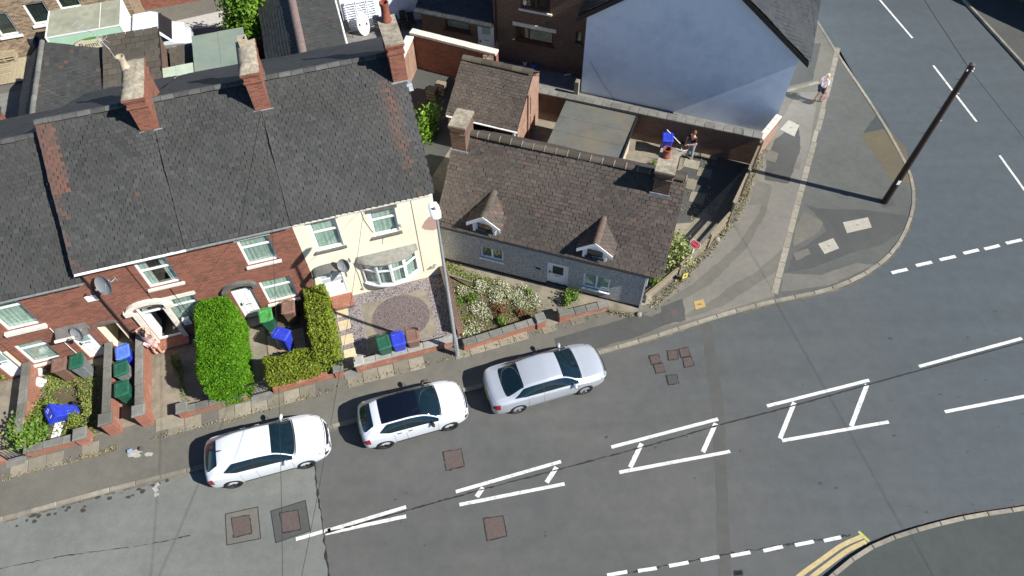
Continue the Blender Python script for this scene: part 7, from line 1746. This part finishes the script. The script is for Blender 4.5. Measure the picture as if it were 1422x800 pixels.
SALOON = dict(zt=[(-2.28, .60), (-2.25, .82), (-2.2, .97), (-2.05, 1.035), (-1.85, 1.065), (-1.65, 1.10), (-1.0, 1.385), (-.6, 1.445), (-.1, 1.465), (.25, 1.43), (.5, 1.36), (1.15, 1.04), (1.25, 1.0), (1.6, .95), (2.0, .85), (2.2, .70), (2.28, .5)],
              zs=[(-2.28, .58), (-2.2, .90), (-2.0, .965), (-1.2, .965), (0, .94), (1.0, .92), (1.6, .86), (2.0, .76), (2.2, .62), (2.28, .45)],
              w_=[(-2.28, .64), (-2.22, .77), (-2.1, .85), (-1.7, .895), (0, .905), (1.3, .905), (1.8, .87), (2.08, .79), (2.22, .68), (2.28, .56)],
              wr=[(-2.28, .5), (-2.1, .66), (-1.75, .66), (-1.5, .63), (-1.0, .58), (-.1, .60), (.5, .58), (.9, .66), (1.15, .72), (1.6, .72), (2.0, .66), (2.2, .54), (2.28, .4)])
def cpos(rear, front): a, b = G(*rear), G(*front); c = (a + b) / 2; return a, b
def place(rear, front, wb, track=.80):
    """nearside... the street-side wheels stand on these two ground pixels"""
    a, b = G(*rear), G(*front); d = (b - a).normalized(); n = Vector((-d.y, d.x, 0)); c = (a + b) / 2 + n * track; return (c.x, c.y, 0), math.atan2(d.y, d.x), (b - a).length
l_, a_, d1 = place((329, 674), (429, 647), 2.63)
s1 = CarShape(2.10 * 2, **{k: v for k, v in scaled(HATCH, 1.0).items()})
car('parked_car', 'white hatchback with white roof, leftmost of the parked cars', s1, CAR_W, l_, a_, wheels=(-1.32, 1.29), rim=RIM_D, fin=True, spokes=5, ws=(.32, 1.02), rw=(-1.95, -1.5), sw=(-1.38, .94), head=(1.72, 2.0))
l_, a_, d2 = place((537, 621), (625, 596), 2.5)
s2 = CarShape(1.943 * 2, **scaled(HATCH, .925, .965, 1.0))
car('parked_car', 'white hatchback with a black glass roof, middle of the parked cars', s2, CAR_W, l_, a_, roof=CAR_P, wheels=(-1.22, 1.24), rim=RIM_D, mirror=TRIM, spokes=8, ws=(.27, .95), rw=(-1.80, -1.39), sw=(-1.27, .87), head=(1.58, 1.85))
l_, a_, d3 = place((718, 571), (811, 544), 2.7)
s3 = CarShape(2.28 * 2, **SALOON)
car('parked_car', 'silver saloon car, rightmost of the parked cars', s3, CAR_S, l_, a_, rim=RIM, wheels=(-1.34, 1.36), spokes=5, ws=(.48, 1.2), rw=(-1.72, -1.0), sw=(-1.42, 1.08), saloon=True, head=(1.9, 2.15), door_x=(-.3,))
print('wheelbases', d1, d2, d3)
# ================================================================== PEOPLE
def skin_mesh(name, verts, edges, radii, mat, parent, root=0, sub=2, flat=None):
    me = bpy.data.meshes.new(name); me.from_pydata([tuple(v) for v in verts], edges, []); o = put(name, me, None)
    md = o.modifiers.new('skin', 'SKIN'); md.use_smooth_shade = True; md.branch_smoothing = .3
    for i, r in enumerate(radii):
        sv = me.skin_vertices[0].data[i]; sv.radius = r if isinstance(r, tuple) else (r, r); sv.use_root = (i == root)
    s = o.modifiers.new('sub', 'SUBSURF'); s.levels = sub; s.render_levels = sub
    bpy.context.view_layer.update(); dg = bpy.context.evaluated_depsgraph_get(); m2 = bpy.data.meshes.new_from_object(o.evaluated_get(dg))
    bpy.data.objects.remove(o); m2.materials.clear(); m2.materials.append(mat); m2.polygons.foreach_set('use_smooth', [True] * len(m2.polygons))
    return put(name, m2, parent)
def person(label, loc, rz, J, top, bottom, hair, shoe=BLACK, sleeve=1, shorts=False, hairlong=False, scale=1., bald=False):
    """J: joint dict (hip, chest, neck, head, and l/r shoulder, elbow, wrist, hip joint, knee, ankle, toe)"""
    t = thing('person', label, 'person', loc, rz, 'people'); t.scale = (scale,) * 3
    V_ = {k: Vector(v) for k, v in J.items()}; names = [k for k in V_ if k != 'face']; idx = {k: i for i, k in enumerate(names)}
    rad = dict(hip=(.15, .11), waist=(.13, .095), chest=(.16, .11), neck=.055, head=(.085, .10), crown=(.07, .085), jaw=.06)
    for s in 'lr': rad.update({s + 'sh': .062, s + 'el': .045, s + 'wr': .032, s + 'hj': .095, s + 'kn': .062, s + 'an': .043, s + 'to': .036, s + 'pa': (.042, .02), s + 'ha': (.04, .018)})
    E_ = [('hip', 'waist'), ('waist', 'chest'), ('chest', 'neck'), ('neck', 'jaw'), ('jaw', 'head'), ('head', 'crown')]
    verts = [V_[k] for k in names]
    for s in 'lr':
        E_ += [('chest', s + 'sh'), (s + 'sh', s + 'el'), (s + 'el', s + 'wr'), (s + 'wr', s + 'ha'), ('hip', s + 'hj'), (s + 'hj', s + 'kn'), (s + 'kn', s + 'an'), (s + 'an', s + 'to')]
    edges = [(idx[a], idx[b]) for a, b in E_]; radii = [rad[k] for k in names]
    # five fingers per hand
    for s, sg in (('l', 1), ('r', -1)):
        w_, h_ = V_[s + 'wr'], V_[s + 'ha']; d = (h_ - w_).normalized(); sd_ = d.cross(Vector((0, 0, 1)));
        if sd_.length < .1: sd_ = d.cross(Vector((0, 1, 0)))
        sd_.normalize(); dn = sd_.cross(d).normalized()
        for k, (o_, L) in enumerate(((-.03, .065), (-.01, .078), (.01, .072), (.03, .058))):
            b = h_ + sd_ * o_ + d * .015; n = len(verts); verts += [b, b + d * L * .5 - dn * .008, b + d * L * .9 - dn * .03]; radii += [.011, .0095, .008]; edges += [(idx[s + 'ha'], n), (n, n + 1), (n + 1, n + 2)]
        n = len(verts); b = w_.lerp(h_, .45) + sd_ * -.035; verts += [b, b + d * .035 - sd_ * .03]; radii += [.013, .010]; edges += [(idx[s + 'ha'], n), (n, n + 1)]
    skin_mesh('body', verts, edges, radii, SKIN, t, idx['hip'])
    def garment(nm, keys, eds, grow, mat, over={}):
        ks = list(keys); ii = {k: i for i, k in enumerate(ks)}; rr = []
        for k in ks:
            r = over.get(k, rad.get(k.split('*')[0], .05)); rr.append(tuple(x + grow for x in r) if isinstance(r, tuple) else r + grow)
        pos = []
        for k in ks: pos.append(V_[k] if k in V_ else EX[k])
        skin_mesh(nm, pos, [(ii[a], ii[b]) for a, b in eds], rr, mat, t, ii.get('hip', ii.get('waist', 0)))
    EX = {}
    for s in 'lr':
        EX[s + 'sl'] = V_[s + 'sh'].lerp(V_[s + 'el'], .75) if sleeve < 2 else V_[s + 'el'].lerp(V_[s + 'wr'], .8); EX[s + 'hem'] = V_[s + 'hj'].lerp(V_[s + 'kn'], .8)
    rad.update({s + 'sl': .052 for s in 'lr'}); rad.update({s + 'hem': .075 for s in 'lr'})
    k = ['hip', 'waist', 'chest', 'lsh', 'rsh', 'lsl', 'rsl']; e = [('hip', 'waist'), ('waist', 'chest'), ('chest', 'lsh'), ('chest', 'rsh'), ('lsh', 'lsl'), ('rsh', 'rsl')]
    garment('shirt', k, e, .014, top)
    if shorts: garment('shorts', ['hip', 'lhj', 'rhj', 'lhem', 'rhem'], [('hip', 'lhj'), ('hip', 'rhj'), ('lhj', 'lhem'), ('rhj', 'rhem')], .022, bottom)
    else: garment('trousers', ['hip', 'lhj', 'rhj', 'lkn', 'rkn', 'lan', 'ran'], [('hip', 'lhj'), ('hip', 'rhj'), ('lhj', 'lkn'), ('rhj', 'rkn'), ('lkn', 'lan'), ('rkn', 'ran')], .018, bottom, {'lan': .052, 'ran': .052})
    for s in 'lr': skin_mesh('shoe', [V_[s + 'an'] - Vector((0, 0, .03)), V_[s + 'to'] - Vector((0, 0, .0))], [(0, 1)], [.052, .046], shoe, t)
    # hair cap, ears, nose, eyes
    hd = V_['head']; up = (V_['crown'] - V_['jaw']).normalized(); fw = V_.get('face', Vector((0, -1, 0))); fw = (fw - up * fw.dot(up)).normalized(); sd_ = up.cross(fw)
    B = Matrix((sd_, fw, up)).transposed().to_4x4(); B.translation = hd
    if not bald:
        mb = MB(); prof = [(.104 * math.sin(math.pi * .62 * k / 7) + .001, .125 * math.cos(math.pi * .62 * k / 7)) for k in range(8)]
        mb.lathe(prof, 16, B @ Matrix.Translation((0, -.022, .025)) @ Matrix.Rotation(.25, 4, 'X')); 
        if hairlong: mb.tube([B @ Vector((0, -.06, .06)), B @ Vector((0, -.10, -.05)), B @ Vector((0, -.09, -.2))], [.075, .085, .05], 12)
        obj('hair', mb, hair, t, smooth=True)
    for s in (-1, 1):
        obj('ear', MB().cbox(B @ Vector((s * .088, 0, -.005)), (.015, .03, .05)), SKIN, t); obj('eye', MB().lathe([(.001, -.011), (.009, -.006), (.011, 0), (.009, .006), (.001, .011)], 8, B @ Matrix.Translation((s * .032, .083, .012))), BLACK, t)
    obj('nose', MB().add([B @ Vector(p) for p in ((-.013, .085, -.02), (.013, .085, -.02), (0, .115, -.018), (0, .085, .025))], [(0, 2, 1), (0, 3, 2), (2, 3, 1)]), SKIN, t)
    obj('mouth', MB().cbox(B @ Vector((0, .085, -.048)), (.04, .012, .009)), SIGN_R, t)
    return t
def stand(lean=0., stride=.0, arms=None, face=(0, -1, 0), headtilt=0.):
    """standing figure facing local -y; returns joints"""
    J = dict(hip=(0, 0, .95), waist=(0, -lean * .1, 1.10), chest=(0, -lean * .3, 1.32), neck=(0, -lean * .42, 1.50), jaw=(0, -lean * .46 - .02, 1.555), head=(0, -lean * .5 - .01, 1.635), crown=(0, -lean * .52, 1.70), face=face)
    for s, sg in (('l', 1), ('r', -1)):
        J.update({s + 'sh': (sg * .185, -lean * .36, 1.42), s + 'el': (sg * .26, -lean * .3, 1.13), s + 'wr': (sg * .25, -lean * .3 - .12, .90), s + 'ha': (sg * .24, -lean * .3 - .16, .81), s + 'hj': (sg * .095, 0, .90), s + 'kn': (sg * .10, sg * stride * .5 - .03, .50), s + 'an': (sg * .105, sg * stride, .09), s + 'to': (sg * .12, sg * stride - .15, .05)})
    if arms: J.update(arms)
    return J
# walker on the side pavement: white top, dark shorts, bag
p = G(1134, 141, .1)
J = stand(.12, .14, {'rwr': (-.28, .02, .92), 'rha': (-.29, .03, .83), 'rel': (-.28, .05, 1.15)})
ped = person('walker in a white top and dark shorts carrying a bag', (p.x, p.y, .1), math.radians(115), J, CLOTH_W, CLOTH_N, HAIR_W, IRON, shorts=True)
d = Vector((math.cos(math.radians(115)), math.sin(math.radians(115)), 0)); hp = Matrix.Rotation(math.radians(115), 4, 'Z') @ Vector((-.29, .03, .80)); b0 = Vector((p.x, p.y, .1)) + hp
bagt = thing('carrier_bag', 'patterned brown bag hanging from the walker\'s hand', 'bag', (b0.x, b0.y, b0.z - .45), math.radians(115))
mb = MB(); mb.cbox((0, 0, .17), (.12, .34, .34), bev=.03); obj('bag_body', mb, mottled('patterned_cloth', (.40, .24, .2), (.16, .07, .07), None, 18, 60), bagt); mb = MB(); mb.tube([(0, -.12, .33), (0, -.05, .44), (0, .05, .44), (0, .12, .33)], .012, 6); obj('handle', mb, BLACK, bagt)
# person at the brick doorway: pink top, arm raised to shade eyes, holding on
p = G(222, 492, .12)
J = stand(.1, .05, {'lel': (.34, -.05, 1.62), 'lwr': (.14, -.18, 1.72), 'lha': (.06, -.2, 1.70), 'rel': (-.42, .02, 1.55), 'rwr': (-.36, -.1, 1.8), 'rha': (-.33, -.13, 1.88)}, face=(0, -1, .1))
person('person in a pale pink top with bare legs raising their arms by the arched doorway', (p.x, p.y, .12), T.a + math.radians(150), J, CLOTH_P, CLOTH_P, HAIR_D, SKIN, sleeve=1, shorts=True, hairlong=True)
# man in the cottage yard: black T-shirt, pale jeans, using a long handled tool
p = G(957, 219, .11)
J = stand(.16, .06, {'lel': (.30, -.12, 1.16), 'lwr': (.12, -.34, 1.10), 'lha': (.06, -.40, 1.10), 'rel': (-.30, -.14, 1.14), 'rwr': (-.12, -.32, .98), 'rha': (-.06, -.38, .97)})
rz_ = math.radians(-62)
person('man in a black T-shirt and pale jeans standing in the cottage yard', (p.x, p.y, .115), rz_, J, CLOTH_B, CLOTH_J, HAIR_B, BLACK)
# the bicycle he holds
bp = Vector((p.x, p.y, .11)) + Matrix.Rotation(rz_, 3, 'Z') @ Vector((-.12, -.55, 0))
bc = thing('bicycle', 'pale thin-framed bicycle standing in front of the man in jeans', 'bicycle', bp, math.radians(-105))
for x in (-.5, .5):
    M = Matrix.Translation((x, 0, .33)) @ Matrix.Rotation(math.pi / 2, 4, 'X'); mb = MB(); n = 28
    prof = [(.33 + .018 * math.cos(a), .018 * math.sin(a)) for a in [2 * math.pi * k / 6 for k in range(7)]]; mb.lathe(prof, n, M); wo = obj('wheel', mb, TYRE, bc, smooth=True)
    mb = MB()
    for k in range(12): a = 2 * math.pi * k / 12; mb.tube([(x, 0, .33), (x + .32 * math.cos(a), 0, .33 + .32 * math.sin(a))], .004, 4)
    obj('spoke', mb, STEEL, wo)
fr = plain('bicycle_paint', (.42, .52, .50), .4); mb = MB()
for a, b in (((-.5, 0, .33), (-.05, 0, .30)), ((-.5, 0, .33), (-.18, 0, .82)), ((-.05, 0, .30), (-.18, 0, .82)), ((-.05, 0, .30), (.36, 0, .74)), ((-.17, 0, .78), (.35, 0, .82)), ((.5, 0, .33), (.34, 0, .86))): mb.tube([a, b], .02, 7)
obj('frame', mb, fr, bc); obj('saddle', MB().cbox((-.2, 0, .92), (.24, .13, .05), bev=.02), BLACK, bc); obj('seat_post', MB().tube([(-.18, 0, .82), (-.195, 0, .92)], .014, 6), STEEL, bc)
obj('handlebar', MB().tube([(.28, -.28, 1.0), (.36, -.1, .98), (.34, 0, .98), (.36, .1, .98), (.28, .28, 1.0)], .014, 6), WHITE, bc); obj('stem', MB().tube([(.34, 0, .86), (.33, 0, .98)], .016, 6), STEEL, bc)
obj('crank', MB().tube([(-.05, -.09, .30), (-.05, .09, .30)], .012, 6).cbox((-.05, .1, .22), (.03, .02, .17)).cbox((-.05, -.1, .38), (.03, .02, .17)), STEEL, bc)
pl = thing('long_pole', 'pale thin pole lying across the blue bin in the yard', 'pole', G(926, 180, 1.3)); e = G(945, 200, .7) - Vector(pl.location); obj('shaft', MB().tube([(0, 0, 0), e], .022, 6), COPE_W, pl)
